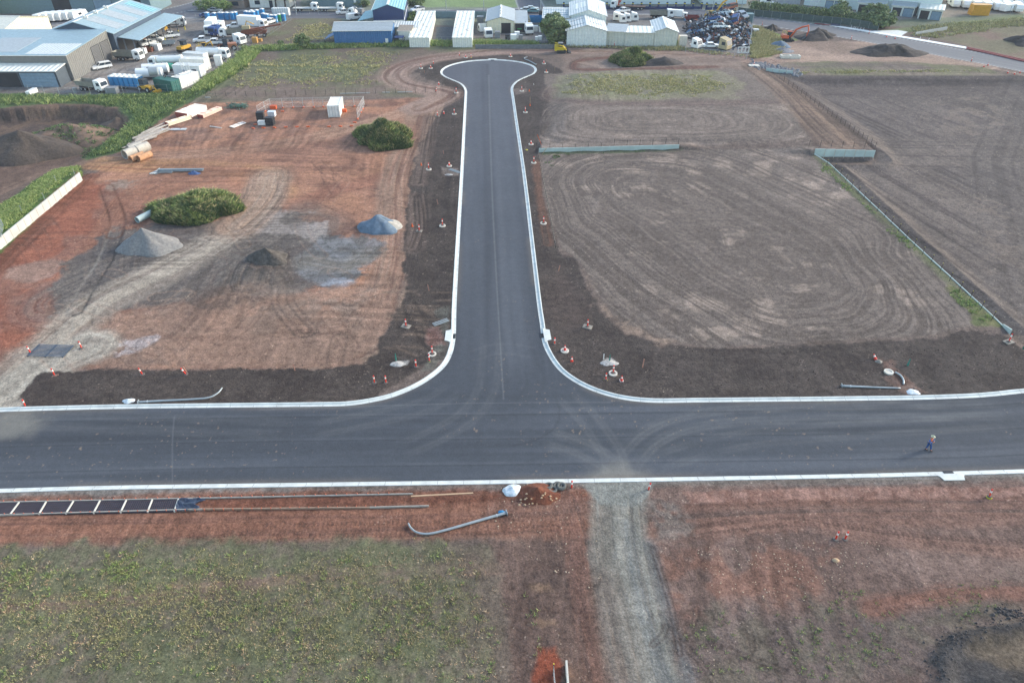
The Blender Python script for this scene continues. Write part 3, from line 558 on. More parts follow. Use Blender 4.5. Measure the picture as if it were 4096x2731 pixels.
class MB:                          # gathers shapes for one mesh object
    def __init__(s): s.v = []; s.f = []; s.sm = []
    def add(s, vs, fs, smooth=False):
        o = len(s.v); s.v += [tuple(p) for p in vs]; s.f += [tuple(o+i for i in f) for f in fs]; s.sm += [smooth]*len(fs); return s
    def box(s, cx, cy, cz, sx, sy, sz, rz=0, rx=0, ry=0, taper=None):
        M3 = Matrix.Rotation(rz, 3, 'Z') @ Matrix.Rotation(ry, 3, 'Y') @ Matrix.Rotation(rx, 3, 'X')
        vs = []
        for z in (-.5, .5):
            k = 1 if (z < 0 or not taper) else taper
            for x, y in ((-.5, -.5), (.5, -.5), (.5, .5), (-.5, .5)):
                vs.append(Vector((cx, cy, cz))+M3 @ Vector((x*sx*k, y*sy*k, z*sz)))
        return s.add(vs, [(0, 3, 2, 1), (4, 5, 6, 7), (0, 1, 5, 4), (1, 2, 6, 5), (2, 3, 7, 6), (3, 0, 4, 7)])
    def span(s, x0, x1, y0, y1, z0, z1): return s.box((x0+x1)/2, (y0+y1)/2, (z0+z1)/2, abs(x1-x0), abs(y1-y0), abs(z1-z0))
    def prof(s, pts, x0, x1, ax='x'):   # extrude a side outline (a, z) along the other axis
        n = len(pts); vs = []
        for t in (x0, x1):
            for a, z in pts: vs.append((t, a, z) if ax == 'x' else (a, t, z))
        fs = [tuple(range(n)), tuple(range(2*n-1, n-1, -1))]+[(k, k+n, (k+1) % n+n, (k+1) % n) for k in range(n)]
        return s.add(vs, fs)
    def cyl(s, p0, p1, r0, r1=None, n=10, cap=True, hollow=0):
        r1 = r0 if r1 is None else r1; p0 = Vector(p0); p1 = Vector(p1); d = (p1-p0).normalized()
        a = d.orthogonal().normalized(); b = d.cross(a); vs = []
        for p, r in ((p0, r0), (p1, r1)):
            for k in range(n):
                t = 2*math.pi*k/n; vs.append(p+(a*math.cos(t)+b*math.sin(t))*r)
        fs = [(k, (k+1) % n, (k+1) % n+n, k+n) for k in range(n)]
        s.add(vs, fs, True)
        if hollow:
            vi = []
            for p, r in ((p0, r0-hollow), (p1, r1-hollow)):
                for k in range(n):
                    t = 2*math.pi*k/n; vi.append(p+(a*math.cos(t)+b*math.sin(t))*r)
            o = len(vs); s.add(vs+vi, [((k+1) % n+o, k+o, k+n+o, (k+1) % n+n+o) for k in range(n)]+[(k, k+o, (k+1) % n+o, (k+1) % n) for k in range(n)]+[(k+n, (k+1) % n+n, (k+1) % n+n+o, k+n+o) for k in range(n)])
        elif cap: s.add(vs, [tuple(range(n))[::-1], tuple(range(n, 2*n))])
        return s
    def tube(s, pts, r, n=8, taper=1):
        pts = [Vector(p) for p in pts]; m = len(pts); vs = []
        a = (pts[1]-pts[0]).normalized().orthogonal().normalized()
        for q, p in enumerate(pts):
            d = (pts[min(m-1, q+1)]-pts[max(0, q-1)]).normalized(); a = (a-d*a.dot(d)).normalized(); b = d.cross(a)
            rr_ = (r[q] if isinstance(r, (list, tuple)) else r*(1+(taper-1)*q/(m-1)))
            for k in range(n):
                t = 2*math.pi*k/n; vs.append(p+(a*math.cos(t)+b*math.sin(t))*rr_)
        fs = [(q*n+k, q*n+(k+1) % n, (q+1)*n+(k+1) % n, (q+1)*n+k) for q in range(m-1) for k in range(n)]
        fs += [tuple(range(n))[::-1], tuple(range((m-1)*n, m*n))]
        return s.add(vs, fs, True)
    def dome(s, c, rx, ry, rz, n=12, m=5, full=False):
        vs = []; lo = -math.pi/2 if full else 0
        for q in range(m+1):
            ph = lo+(math.pi/2-lo)*q/m
            for k in range(n):
                t = 2*math.pi*k/n; vs.append((c[0]+rx*math.cos(ph)*math.cos(t), c[1]+ry*math.cos(ph)*math.sin(t), c[2]+rz*math.sin(ph)))
        return s.add(vs, [(q*n+k, q*n+(k+1) % n, (q+1)*n+(k+1) % n, (q+1)*n+k) for q in range(m) for k in range(n)], True)
    def ring(s, c, ro_, ri, h, n=24):
        vs = []
        for r, z in ((ro_, 0), (ro_, h), (ri, h), (ri, 0)):
            for k in range(n):
                t = 2*math.pi*k/n; vs.append((c[0]+r*math.cos(t), c[1]+r*math.sin(t), c[2]+z))
        return s.add(vs, [(q*n+k, q*n+(k+1) % n, ((q+1) % 4)*n+(k+1) % n, ((q+1) % 4)*n+k) for q in range(4) for k in range(n)])
    def obj(s, name, mat, parent=None, label=None):
        me = bpy.data.meshes.new(name); me.from_pydata(s.v, [], s.f); me.polygons.foreach_set('use_smooth', s.sm)
        me.materials.append(mat); me.update()
        o = bpy.data.objects.new(name, me); scn.collection.objects.link(o)
        if parent: o.parent = parent
        if label: o['label'] = label
        return o
def tag(o, label, cat, group=None, kind=None):
    if kind: o['kind'] = kind
    if label: o['label'] = label
    if cat: o['category'] = cat
    if group: o['group'] = group
    return o
def thing(name, label, cat, loc=(0, 0, 0), rz=0, group=None):
    o = bpy.data.objects.new(name, None); scn.collection.objects.link(o); o.empty_display_size = .3
    o.location = loc; o.rotation_euler = (0, 0, rz); return tag(o, label, cat, group)
def dup(root, loc, rz=0, label=None, sc=None, tilt=None):
    r = root.copy(); scn.collection.objects.link(r); r.location = loc; r.rotation_euler = (tilt[0], tilt[1], rz) if tilt else (0, 0, rz)
    if label: r['label'] = label
    if sc: r.scale = (sc,)*3
    for ch in root.children:
        c = ch.copy(); scn.collection.objects.link(c); c.parent = r
        for g in ch.children:
            d = g.copy(); scn.collection.objects.link(d); d.parent = c
    return r
def kerb(pts, side, name, joints=2.4):
    """rolled kerb swept along the carriageway edge; side = +1 puts the back of kerb to the left of travel"""
    P = [Vector((p[0], p[1], 0)) for p in pts]
    prof = [(-.03, -.1), (-.03, .012), (.28, .02), (.36, .10), (.42, .145), (.55, .145), (.575, .12), (.575, -.2)]
    vs = []; m = len(P)
    for q in range(m):
        d = (P[min(m-1, q+1)]-P[max(0, q-1)]).normalized(); nrm = Vector((-d.y, d.x, 0))*side
        for o, z in prof: vs.append((P[q]+nrm*o).to_tuple()[:2]+(z,))
    k = len(prof); fs = [(q*k+j, q*k+j+1, (q+1)*k+j+1, (q+1)*k+j) for q in range(m-1) for j in range(k-1)]
    mb = MB().add(vs, fs); o = mb.obj(name, KM); o['kind'] = 'structure'; return o
KM = M('kerb_concrete', (206, 213, 213), .8, var=.14, scale=.8)
kerb(FE, 1, 'kerb'); kerb(NE, -1, 'kerb')
def joints(pts, side, name):
    P = [Vector((p[0], p[1], 0)) for p in pts]; b = MB(); acc = 0
    for q in range(len(P)-1):
        e = P[q+1]-P[q]; L = e.length; d = e/L; n_ = Vector((-d.y, d.x, 0))*side; t = (-acc) % 2.5
        while t < L:
            c = P[q]+d*t
            if c.y < 170 and abs(c.x) < 90: b.box(*(c+n_*.13).to_2d(), .013, .025, .3, .02, rz=math.atan2(d.y, d.x)); b.box(*(c+n_*.48).to_2d(), .14, .025, .16, .02, rz=math.atan2(d.y, d.x))
            t += 2.5
        acc += L
    b.obj(name, M('kerb_joint', (120, 122, 120), .9))['kind'] = 'structure'
joints(FE, 1, 'kerb_joints'); joints(NE, -1, 'kerb_joints')
# ---------------------------------------------------------------- markers along the site
RED = M('red_plastic', (244, 66, 46), .5, var=.05); WHITE = M('white_reflective', (238, 240, 240), .5, var=.05)
RUB = M('grey_rubber', (122, 116, 112), .9); YEL = M('yellow_plastic', (226, 214, 60), .5); ORG = M('orange_plastic', (240, 112, 56), .5)
CONC = M('concrete', (206, 204, 196), .85, var=.15, scale=2, bump=.02); CONCD = M('stained_concrete', (160, 156, 148), .9, var=.2, scale=3)
GALV = M('galvanised_steel', (170, 182, 190), .45, metal=.25, var=.1); TIMB = M('sawn_timber', (196, 170, 140), .8, var=.2, scale=6)
PVC = M('white_pipe', (232, 222, 216), .5, var=.08); PINK = M('faded_pink_stake', (226, 170, 150), .7)
def mk_delineator(yellow):
    t = thing('delineator_post', '', 'bollard')
    MB().cyl((0, 0, .08), (0, 0, 1.02), .078, .07, 12).dome((0, 0, 1.02), .07, .07, .06).cyl((0, 0, 1.0), (0, 0, 1.03), .085, .085, 12).obj('post', RED, t)
    MB().cyl((0, 0, .62), (0, 0, .86), .084, .082, 12).obj('reflective_band', WHITE, t)
    MB().cyl((0, 0, 0), (0, 0, .07), .27, .25, 8).cyl((0, 0, .07), (0, 0, .13), .1, .09, 8).obj('base', YEL if yellow else RUB, t)
    if yellow: MB().cyl((0, 0, .10), (0, 0, .2), .22, .2, 8).obj('base_weight', RUB, t)
    return t
def mk_cone(base, body=RED, s=1.0):
    t = thing('traffic_cone', '', 'traffic cone')
    MB().cyl((0, 0, .03), (0, 0, .74*s), .19*s, .035, 14).obj('cone_body', body, t)
    MB().box(0, 0, .02, .42*s, .42*s, .04).obj('base', base, t)
    MB().cyl((0, 0, .38*s), (0, 0, .56*s), .114*s, .084*s, 14).obj('reflective_band', WHITE, t)
    return t
def mk_ring():
    return MB().ring((0, 0, -.1), .5, .31, .26).cyl((0, 0, -.1), (0, 0, .06), .31, n=20).obj('manhole_ring', CONC)
protoD, protoDY = mk_delineator(False), mk_delineator(True)
protoC, protoCW, protoCS = mk_cone(RUB), mk_cone(WHITE), mk_cone(ORG, ORG, .75)
protoR = mk_ring(); usedp = {}
GD, GC, GR = 'red and white delineator posts guarding the new pits', 'traffic cones set out on the verges', 'concrete manhole rings set in the verges'
def place(proto, px, py, label, group, cat=None, tilt=None, sc=None, dz=0):
    p = G(px, py); z = p.z+dz; rz = rng.uniform(0, 3)
    if proto.name not in usedp:
        usedp[proto.name] = 1; o = proto; o.location = (p.x, p.y, z); o.rotation_euler = (tilt[0], tilt[1], rz) if tilt else (0, 0, rz)
        if sc: o.scale = (sc,)*3
    else: o = dup(proto, (p.x, p.y, z), rz, sc=sc, tilt=tilt)
    o['label'] = label; o['group'] = group
    if cat: o['category'] = cat
    return o
D = 'delineator post '
def ringed(px, py, where): place(protoR, px, py+1, 'manhole ring '+where, GR, 'manhole ring')
# posts: px, py, where, kind, tilt, ring
for px, py, w, kind, tilt, rg in [
    (1498, 1531, 'left one of the pair on dark soil left of the road mouth', 0, None, 0),
    (1544, 1531, 'right one of the pair on dark soil left of the road mouth', 0, None, 0),
    (1664, 1467, 'on a pale base beside the whitish rubble near the left corner kerb', 0, None, 0),
    (1717, 1445, 'with yellow base just below the ringed post at the left corner kerb', 1, None, 0),
    (1729, 1417, 'on a concrete ring at the left corner kerb', 0, None, 1),
    (1624, 1306, 'on a square concrete slab left of the side road', 0, None, 2),
    (1770, 904, 'on a concrete ring halfway up the left verge', 0, None, 1),
    (1677, 925, 'on a small slab beside the orange cone on the left verge', 0, None, 2),
    (1715, 678, 'on a grey ring left of the rubble patch on the left verge', 0, None, 1),
    (1817, 457, 'on a ring next to the kerb on the upper left verge', 0, None, 1),
    (1750, 466, 'on a small plate, leftmost on the upper left verge', 0, None, 2),
    (1825, 372, 'on a ring at the neck of the turning circle, left side', 0, None, 1),
    (1744, 368, 'leaning at the end of the picket fence', 0, (.1, .12), 0),
    (1684, 274, 'on a ring, farthest left of the turning circle', 0, None, 1),
    (1734, 258, 'bare in dark soil upper left of the turning circle', 0, None, 0),
    (1838, 225, 'on the haul road edge behind the turning circle', 0, None, 0),
    (1884, 231, 'with yellow base behind the turning circle', 1, None, 0),
    (2087, 365, 'on a ring beside the pale pit at the neck, right side', 0, None, 1),
    (2101, 450, 'on a ring on the upper right verge', 0, None, 1),
    (2135, 652, 'on a ring beside the long low rail fence', 0, None, 1),
    (2174, 894, 'on a ring halfway down the right verge', 0, None, 1),
    (2350, 1308, 'on a diamond slab between the field and the right corner', 0, None, 2),
    (2218, 1378, 'with yellow base by the drain inlet at the right corner', 1, None, 0),
    (2452, 1494, 'on a white ring right of the road mouth', 0, None, 1),
    (2423, 1520, 'with yellow base left of the cone right of the road mouth', 1, None, 0),
    (4034, 1368, 'leaning over its slab by the far right wall end', 0, (.05, .3), 2),
    (123, 1412, 'left of the cattle grid', 0, (0, -.05), 0),
    (327, 1393, 'right of the cattle grid', 0, None, 0),
    (219, 1502, 'beside the black rubble below the cattle grid', 0, None, 0),
    (570, 1497, 'on the soil edge below the white powder patch', 0, (0, -.18), 0),
    (745, 1497, 'leaning beside a pale stake on the soil edge', 0, (.05, -.32), 0),
    (102, 1625, 'leaning at the mouth of the gravel track', 0, (0, -.15), 0),
    (2286, 1953, 'beside the old tyres at the near kerb', 0, None, 0),
    (2593, 1960, 'at the right edge of the gravel crossing', 0, (0, -.1), 0),
    (3342, 2156, 'left one of the pair on red soil in front of the road', 0, None, 0),
    (3380, 2156, 'right one of the pair on red soil in front of the road', 0, None, 0),
    (3956, 1988, 'with yellow base near the near-side drain inlet', 1, (0, .1), 0),
    (3015, 262, 'on the concrete pad above the rock chute', 0, None, 0),
    (3048, 103, 'at the corner of the scrap yard fence by the street', 0, None, 0),
    (3404, 159, 'on the kerb of the far street beside the dark spoil heap', 0, None, 0),
    (3475, 137, 'tallest of the row where the pale driveway meets the far street', 0, None, 0),
    (3885, 246, 'at the end of the far street kerb', 0, None, 0),
    (2457, 183, 'against the long cream shed wall', 0, None, 0)]:
    if rg == 1: ringed(px, py, 'under the post '+w.replace('on a concrete ring ', '').replace('on a grey ring ', '').replace('on a white ring ', '').replace('on a ring ', ''))
    if rg == 2:
        p = G(px, py); s = .95 if py > 1000 else .75
        o = MB().box(0, 0, .03, s*1.2, s*.85, .12).obj('concrete_slab', CONCD); o.location = p; o.rotation_euler.z = rng.uniform(-.5, .5)
        tag(o, 'concrete pit lid under the post '+w.replace('on a square concrete slab ', '').replace('on a small slab ', '').replace('on a small plate, ', ''), 'slab', 'concrete pit lids')
    place(protoDY if kind else protoD, px, py, D+w, GD, tilt=tilt, dz=.17 if rg == 1 else (.09 if rg == 2 else 0))
for px, py, w, kind, rg, tilt in [
    (2259, 1404, 'inside the widest white ring at the right corner', 1, 1, None),
    (2287, 1446, 'standing alone below the ringed cone at the right corner', 1, 0, None),
    (2486, 1522, 'right of the paired posts right of the road mouth', 1, 0, None),
    (3503, 1438, 'tipped over on stones near the right kerb', 0, 0, (.2, .6)),
    (1649, 906, 'orange, beside the dug edge halfway up the left verge', 2, 0, None),
    (1685, 662, 'small orange, left of the grey ring on the left verge', 2, 0, None),
    (1797, 665, 'on a white ring above the rubble patch', 0, 1, None),
    (1775, 456, 'plain red, between two posts on the upper left verge', 0, 0, None),
    (1755, 339, 'at the bend of the haul road left of the neck', 0, 0, None),
    (1723, 274, 'on a ring left of the turning circle', 0, 1, None),
    (1863, 231, 'on a ring behind the turning circle, upper left', 0, 1, None),
    (2042, 227, 'on a ring behind the turning circle, upper right', 0, 1, None),
    (2175, 255, 'on a ring right of the bent lamp post', 0, 1, None),
    (2185, 290, 'short, on a ring right of the turning circle', 2, 1, None),
    (2117, 366, 'small, right of the pale pit at the neck', 2, 0, None),
    (2120, 424, 'at the foot of the tall thin stake', 2, 0, None),
    (2124, 578, 'on a ring at the end of the low wall', 0, 1, None),
    (3081, 70, 'left of two by the far street lamp', 0, 0, None),
    (3093, 68, 'right of two by the far street lamp', 0, 0, None),
    (3091, 107, 'small, on the far street kerb by the spoil heap', 0, 0, None),
    (3546, 150, 'left of two on the far driveway crossing', 0, 0, None),
    (3580, 156, 'right of two on the far driveway crossing', 0, 0, None),
    (3935, 269, 'on a plate near the grassy drain end', 0, 0, None),
    (3951, 263, 'beside the white stone at the drain end', 0, 0, None),
    (4030, 294, 'leftmost of three at the far right kerb', 0, 0, None),
    (4057, 299, 'middle of three at the far right kerb', 0, 0, None),
    (4079, 293, 'rightmost of three at the far right kerb', 0, 0, None),
    (2628, 34, 'on the grass verge of the far street', 0, 0, None)]:
    if rg: ringed(px, py, 'under the cone '+w.replace('on a white ring ', '').replace('on a ring ', ''))
    place((protoC, protoCW, protoCS)[kind], px, py, 'traffic cone '+w, GC, tilt=tilt, dz=.17 if rg else 0)
o = MB().ring((0, 0, 0), .52, .33, .16, 28).cyl((0, 0, 0), (0, 0, .1), .34, n=20).obj('manhole_ring', CONC); o.location = G(3554, 1489)
tag(o, 'open white concrete manhole ring on brown earth near the right kerb', 'manhole ring', GR)
# stakes
for px, py, h, w, mt, tl in [
    (2570, 1470, 1.25, 'pale pink stake upright on dark soil right of the cones', PINK, .05), (1716, 1163, 1.0, 'pale stake on the dark left verge between field and slab', PINK, -.1),
    (1752, 817, .9, 'pale stake halfway up the left verge', PINK, -.15), (1775, 617, .7, 'short pale stake above the rubble patch', PINK, -.1), (2234, 1084, .9, 'thin leaning stake near the lower field edge', PINK, .2),
    (1179, 1481, .9, 'pale pink stake on the soil edge left of the road mouth', PINK, 0), (750, 1492, 1.0, 'pale stake leaning against the tilted post', PINK, -.25), (1698, 294, .7, 'short white stake left of the turning circle', PINK, 0),
    (2130, 240, .5, 'short peg above the bent lamp post', PINK, 0), (2219, 284, .9, 'thin grey stake right of the turning circle', TIMB, 0), (2120, 422, 1.9, 'tall thin stake beside a small cone', TIMB, 0),
    (2166, 580, 2.3, 'long orange tipped stake leaning by the low wall end', ORG, -.4), (2168, 619, 1.6, 'timber stake leaning on the low wall', TIMB, .6), (2414, 1437, .8, 'white stake left of the green marker', WHITE, 0),
    (207, 1507, .8, 'white stake lying below the cattle grid', PINK, 1.3), (2135, 341, .4, 'tiny white peg on the upper right verge', WHITE, 0), (3404, 113, .9, 'white peg beyond the far street, leftmost of the row', WHITE, 0), (3414, 118, .9, 'second white peg of the far row', WHITE, 0), (3421, 119, .9, 'third white peg of the far row', WHITE, 0), (3429, 120, .9, 'fourth white peg of the far row', WHITE, 0), (3441, 122, .9, 'fifth white peg of the far row', WHITE, 0), (3453, 124, .9, 'last white peg of the far row beside the pale driveway', WHITE, 0), (3679, 160, 1.0, 'white peg beside the far footpath', WHITE, 0), (3711, 166, 1.0, 'leaning white peg beside the far footpath', WHITE, .3)]:
    p = G(px, py); o = MB().box(0, 0, h/2, .09, .05, h).obj('survey_stake', mt); o.location = p; o.rotation_euler = (0, tl, .2)
    tag(o, w, 'stake', 'survey stakes')
for px, py, w in [(2438, 1444, 'green plastic marker standing in white stones'), (3630, 1462, 'teal marker on dark soil above the white ring'), (4092, 1396, 'teal marker at the right picture edge'), (1584, 1440, 'green marker in whitish rubble at the left corner')]:
    o = MB().box(0, 0, .5, .16, .16, 1.0, taper=.35).obj('service_marker', M('teal_plastic', (60, 150, 138), .6)); o.location = G(px, py); tag(o, w, 'marker', 'teal service markers')
o = MB().cyl((0, 0, 0), (0, 0, .18), .3, .2, 8).obj('yellow_cap', YEL); o.location = G(2107, 602); tag(o, 'flat yellow rubber base lying on the right verge', 'base')
# drain inlets
def inlet(px, py, rz, label, s=1.0):
    t = thing('storm_drain', label, 'drain', G0(px, py)+(0.0,), rz, 'storm drains in the kerb')
    vs = [(-1.5, .36), (1.5, .36), (1.15, .75), (1.0, 1.2), (-1.0, 1.2), (-1.15, .75)]
    MB().add([(x, y, .15) for x, y in vs]+[(x, y, -.1) for x, y in vs], [(0, 1, 2, 3, 4, 5)]+[(k, k+6, (k+1) % 6+6, (k+1) % 6) for k in range(6)]).obj('lintel', KM, t)
    g = MB().box(0, .17, .03, .95, .5, .04)
    g.obj('grate', M('black_grate', (44, 48, 52), .6), t)
    b = MB()
    for k in range(9): b.box(-.4+k*.1, .17, .06, .03, .48, .03)
    b.obj('grate_bars', M('grate_steel', (92, 100, 108), .5), t)
    MB().box(0, .43, .09, 1.4, .04, .1).obj('kerb_opening', M('black_void', (24, 24, 26), .9), t)
    return t
inlet(1820, 1345, R(90), 'grated storm drain in the left kerb near the corner')
inlet(2163, 1343, R(-86), 'grated storm drain in the right kerb near the corner')
inlet(3790, 1886, R(181.5), 'black grated storm drain in the near kerb at right')
inlet(1970, 242.2, 0, 'storm drain at the head of the turning circle')
# cattle grid
t = thing('cattle_grid', 'steel bar cattle grid across the pale gravel track', 'cattle grid', G(205, 1404), R(-3))
b = MB()
for k in range(10): b.cyl((-2.2, -1.1+k*.24, .12), (2.2, -1.1+k*.24, .12), .045, n=6)
b.obj('bars', M('blue_grey_steel', (120, 138, 160), .5), t)
for x in (-2.12, 0, 2.12): MB().box(x, 0, .05, .15, 2.4, .1).obj('side_rail', M('dark_steel', (84, 88, 94), .7), t)
# lamp posts lying on the ground
def lying(name, label, pts_px, r, flange=True, taper=.55, arm=True, group='street lamp posts lying on the ground', cat='lamp post'):
    P = [G(*p) for p in pts_px]; o0 = P[0].copy(); t = thing(name, label, cat, o0, 0, group)
    S_ = smooth([tuple(p-o0)[:2] for p in P], 6); pts = [(a, b_, r+.02+.02*H(a+o0.x, b_+o0.y)) for a, b_ in S_]
    MB().tube(pts, r, 12, taper).obj('shaft', GALV, t)
    if flange:
        d = Vector(pts[1])-Vector(pts[0]); d.z = 0; d.normalize()
        MB().cyl(Vector(pts[0])-d*.05, Vector(pts[0])+d*.02, r*2.3, n=4).obj('base_plate', GALV, t)
        MB().cyl(Vector(pts[0])+d*.9, Vector(pts[0])+d*.98, r*1.15, n=10).obj('collar', M('light_steel', (200, 208, 214), .5), t)
    return t
lying('lamp_post', 'long galvanised lamp post with hooked arm lying on the left verge by the kerb', [(556, 1612), (640, 1607), (760, 1601), (835, 1594), (872, 1576), (890, 1555)], .13)
lying('lamp_post', 'lamp post with curved arm lying on red earth in front of the near kerb', [(2026, 2054), (1900, 2090), (1780, 2124), (1715, 2138), (1670, 2133), (1645, 2115), (1634, 2096)], .13)
lying('lamp_post', 'straight tapered lamp post lying on the right verge', [(3366, 1547), (3480, 1552), (3600, 1556)], .13)
lying('lamp_post', 'bent lamp post lying beside the turning circle', [(2144, 261), (2118, 247), (2098, 238), (2100, 233), (2110, 231)], .12)
lying('lamp_post', 'curved white lamp arm lying between manhole ring and kerb', [(3579, 1491), (3600, 1504), (3612, 1522), (3613, 1539)], .1, False, 1)
# blue wrap by the post foot, wrapped pits
def blob(name, px, py, sx, sy, sz, mat, label, cat, seed=0, n=30, m=12, rough=.25, rz=0, group=None, peak=1.0, parent=None):
    """heap with an uneven outline: radial height field with noise"""
    p = G(px, py); vs = []; fs = []
    for q in range(m+1):
        r = q/m
        for k in range(n):
            a = 2*math.pi*k/n; w = 1+rough*(float(vn([math.cos(a)*1.6+seed], [math.sin(a)*1.6+seed])[0])-.5)*2
            x = r*w*math.cos(a)*sx; y = r*w*math.sin(a)*sy
            z = sz*(max(0, (1-r))**peak)*(1+rough*.8*(float(vn([x*2.1/sx+seed*3], [y*2.1/sy+7])[0])-.5)*2)+rough*.3*sz*(float(vn([x*7/sx+seed], [y*7/sy])[0])-.5)*min(1, 3*(1-r))
            vs.append((x, y, z-.06 if q == m else z))
    for q in range(m):
        for k in range(n): fs.append((q*n+k, (q+1)*n+k, (q+1)*n+(k+1) % n, q*n+(k+1) % n))
    b = MB().add(vs, fs, True); o = b.obj(name, mat, parent); o.location = (p.x, p.y, p.z); o.rotation_euler.z = rz
    if label: tag(o, label, cat, group)
    return o
WRAP = M('white_wrap', (206, 218, 228), .5, var=.25, scale=5, bump=.05); BLUE = M('blue_wrap', (40, 150, 214), .5)
blob('wrapped_bag', 2050, 1962, .85, .78, .55, WRAP, 'white plastic covered bag beside the red dirt heap', 'bag', 3, peak=.5)
blob('plastic_wrap', 2006, 2047, .35, .25, .15, BLUE, 'scrap of blue wrap by the lamp post base', 'plastic', 4)
blob('wrapped_pit', 3650, 1570, .85, .55, .3, WRAP, 'pale plastic wrapped pit beside the right kerb', 'pit cover', 5, peak=.5)
blob('wrapped_pit', 515, 1606, .8, .45, .35, WRAP, 'pale wrapped pit at the foot of the left verge lamp post', 'pit cover', 6, peak=.5)
blob('rubble_heap', 1592, 1456, 1.1, .55, .22, M('whitish_rubble', (190, 188, 186), .9, var=.4, scale=6), 'whitish rubble by the green marker at the left corner', 'rubble', 7)
blob('rubble_heap', 2440, 1452, 1.2, .6, .2, M('whitish_rubble'), 'whitish stones round the green marker right of the road mouth', 'rubble', 8)
blob('rubble_heap', 1798, 700, .9, .5, .25, M('whitish_rubble'), 'pale rubble by the rail on the left verge', 'rubble', 9)
blob('stone_pile', 3516, 1446, .5, .4, .25, CONCD, 'loose stones beside the tipped cone', 'stones', 10)
SOILR = M('red_soil', (126, 76, 56), .95, var=.3, scale=2.5, bump=.12); SOILD = M('dark_soil', (92, 82, 74), .95, var=.3, scale=2, bump=.15)
SOILB = M('brown_soil', (112, 96, 84), .95, var=.3, scale=1, bump=.15); SOILM = M('black_soil', (78, 72, 68), .95, var=.35, scale=1, bump=.2)
h1 = blob('dirt_heap', 2150, 1982, 2.1, 1.55, 1.0, SOILR, 'heap of red dirt with pale stones at the near kerb', 'dirt heap', 11, 36, 14, .3)
b = MB()
for k in range(26):
    a = rng.uniform(3.3, 6.2); r = rng.uniform(.35, 1.1); s = rng.uniform(.05, .16); x = 2.1*r*math.cos(a); y = 1.55*r*math.sin(a)
    b.dome((x, y, max(0, 1.0*(1-r))-.02), s, s*.8, s*.7, 6, 3)
b.obj('stones', M('pale_stone', (206, 178, 146), .9), h1)['kind'] = 'stuff'
# tyres
TYR = M('old_tyre', (124, 126, 122), .9, var=.2)
for px, py, z, w in [(2194, 1948, 0, 'upper left of four by the red dirt heap'), (2231, 1946, 0, 'top of four by the red dirt heap'), (2246, 1951, .1, 'rightmost of four by the red dirt heap'), (2210, 1962, 0, 'lowest of four by the red dirt heap')]:
    vs = []; n = 20
    for r, z_ in ((.36, .03), (.37, .21), (.30, .25), (.18, .22), (.17, .03), (.30, 0)):
        for k in range(n): vs.append((r*1.25*math.cos(2*math.pi*k/n), r*1.25*math.sin(2*math.pi*k/n), z_*1.2))
    b = MB().add(vs, [(q*n+k, q*n+(k+1) % n, ((q+1) % 6)*n+(k+1) % n, ((q+1) % 6)*n+k) for q in range(6) for k in range(n)], True)
    o = b.obj('old_tyre', TYR); p = G(px, py); o.location = (p.x, p.y, p.z+z); o.rotation_euler = (rng.uniform(-.2, .2), rng.uniform(-.2, .2), 0)
    tag(o, 'grey worn tyre, '+w, 'tyre', 'old tyres at the near kerb')
# footpath formwork
A1, B1_, A2, B2_ = G(-60, 2013), G(1650, 1978), G(-60, 2064), G(1716, 2026)
fw = thing('footpath_formwork', 'timber formwork rails with black lined bays for a new footpath beside the near kerb', 'formwork', G(0, 2040))
O = fw.location.copy()
def rail(p0, p1, mat, w=.1, h=.2, nm='form_rail'):
    p0 = p0-O; p1 = p1-O; d = p1-p0; a = math.atan2(d.y, d.x); c = (p0+p1)/2
    return MB().box(c.x, c.y, h/2, d.to_2d().length, w, h, rz=a).obj(nm, mat, fw)
GT = M('grey_timber', (168, 166, 160), .8, var=.15, scale=4)
rail(A1, G(1652, 1978), GT); rail(A2, G(810, 2039), GT); rail(G(810, 2039), G(1480, 2032), M('worn_timber', (176, 150, 130), .85, var=.2, scale=3)); rail(G(1480, 2032), G(1716, 2026), GT)
DP = [(A1.lerp(G(1652, 1978), t), A2.lerp(G(1716, 2026), t)) for t in (0, 1)]
def gq(px, top): return G(px, (2012.5-.0205*px) if top else (2063-.0215*px))
bays = [(-20, -70), (80, 42), (188, 158), (297, 265), (403, 376), (508, 484), (612, 592), (716, 699)]
for a, c in bays[1:]:
    rail(gq(a, 1), gq(c, 0), M('pale_timber', (214, 212, 204), .8), .12, .2, 'cross_board')
for k in range(len(bays)-1):
    q = [gq(bays[k][0]+4, 1), gq(bays[k+1][0]-3, 1), gq(bays[k+1][1]-3, 0), gq(bays[k][1]+4, 0)]
    q = [Vector((p.x, p.y, p.z+.0))-O for p in q]
    MB().add([(p.x, p.y, .125) for p in q]+[(p.x, p.y, .02) for p in q], [(3, 2, 1, 0), (0, 1, 5, 4), (2, 3, 7, 6)]).obj('black_liner', M('black_plastic', (52, 58, 74), .55, var=.3, scale=2, bump=.04), fw)
    mb_ = MB()
    for j in range(1, 12):
        a_, c_ = q[0].lerp(q[1], j/12), q[3].lerp(q[2], j/12); mb_.cyl((a_.x, a_.y, .14), (c_.x, c_.y, .14), .012, n=4)
    for j in range(1, 6):
        a_, c_ = q[0].lerp(q[3], j/6), q[1].lerp(q[2], j/6); mb_.cyl((a_.x, a_.y, .15), (c_.x, c_.y, .15), .012, n=4)
    mb_.obj('steel_mesh', M('mesh_steel', (112, 92, 92), .7), fw)
vs = []
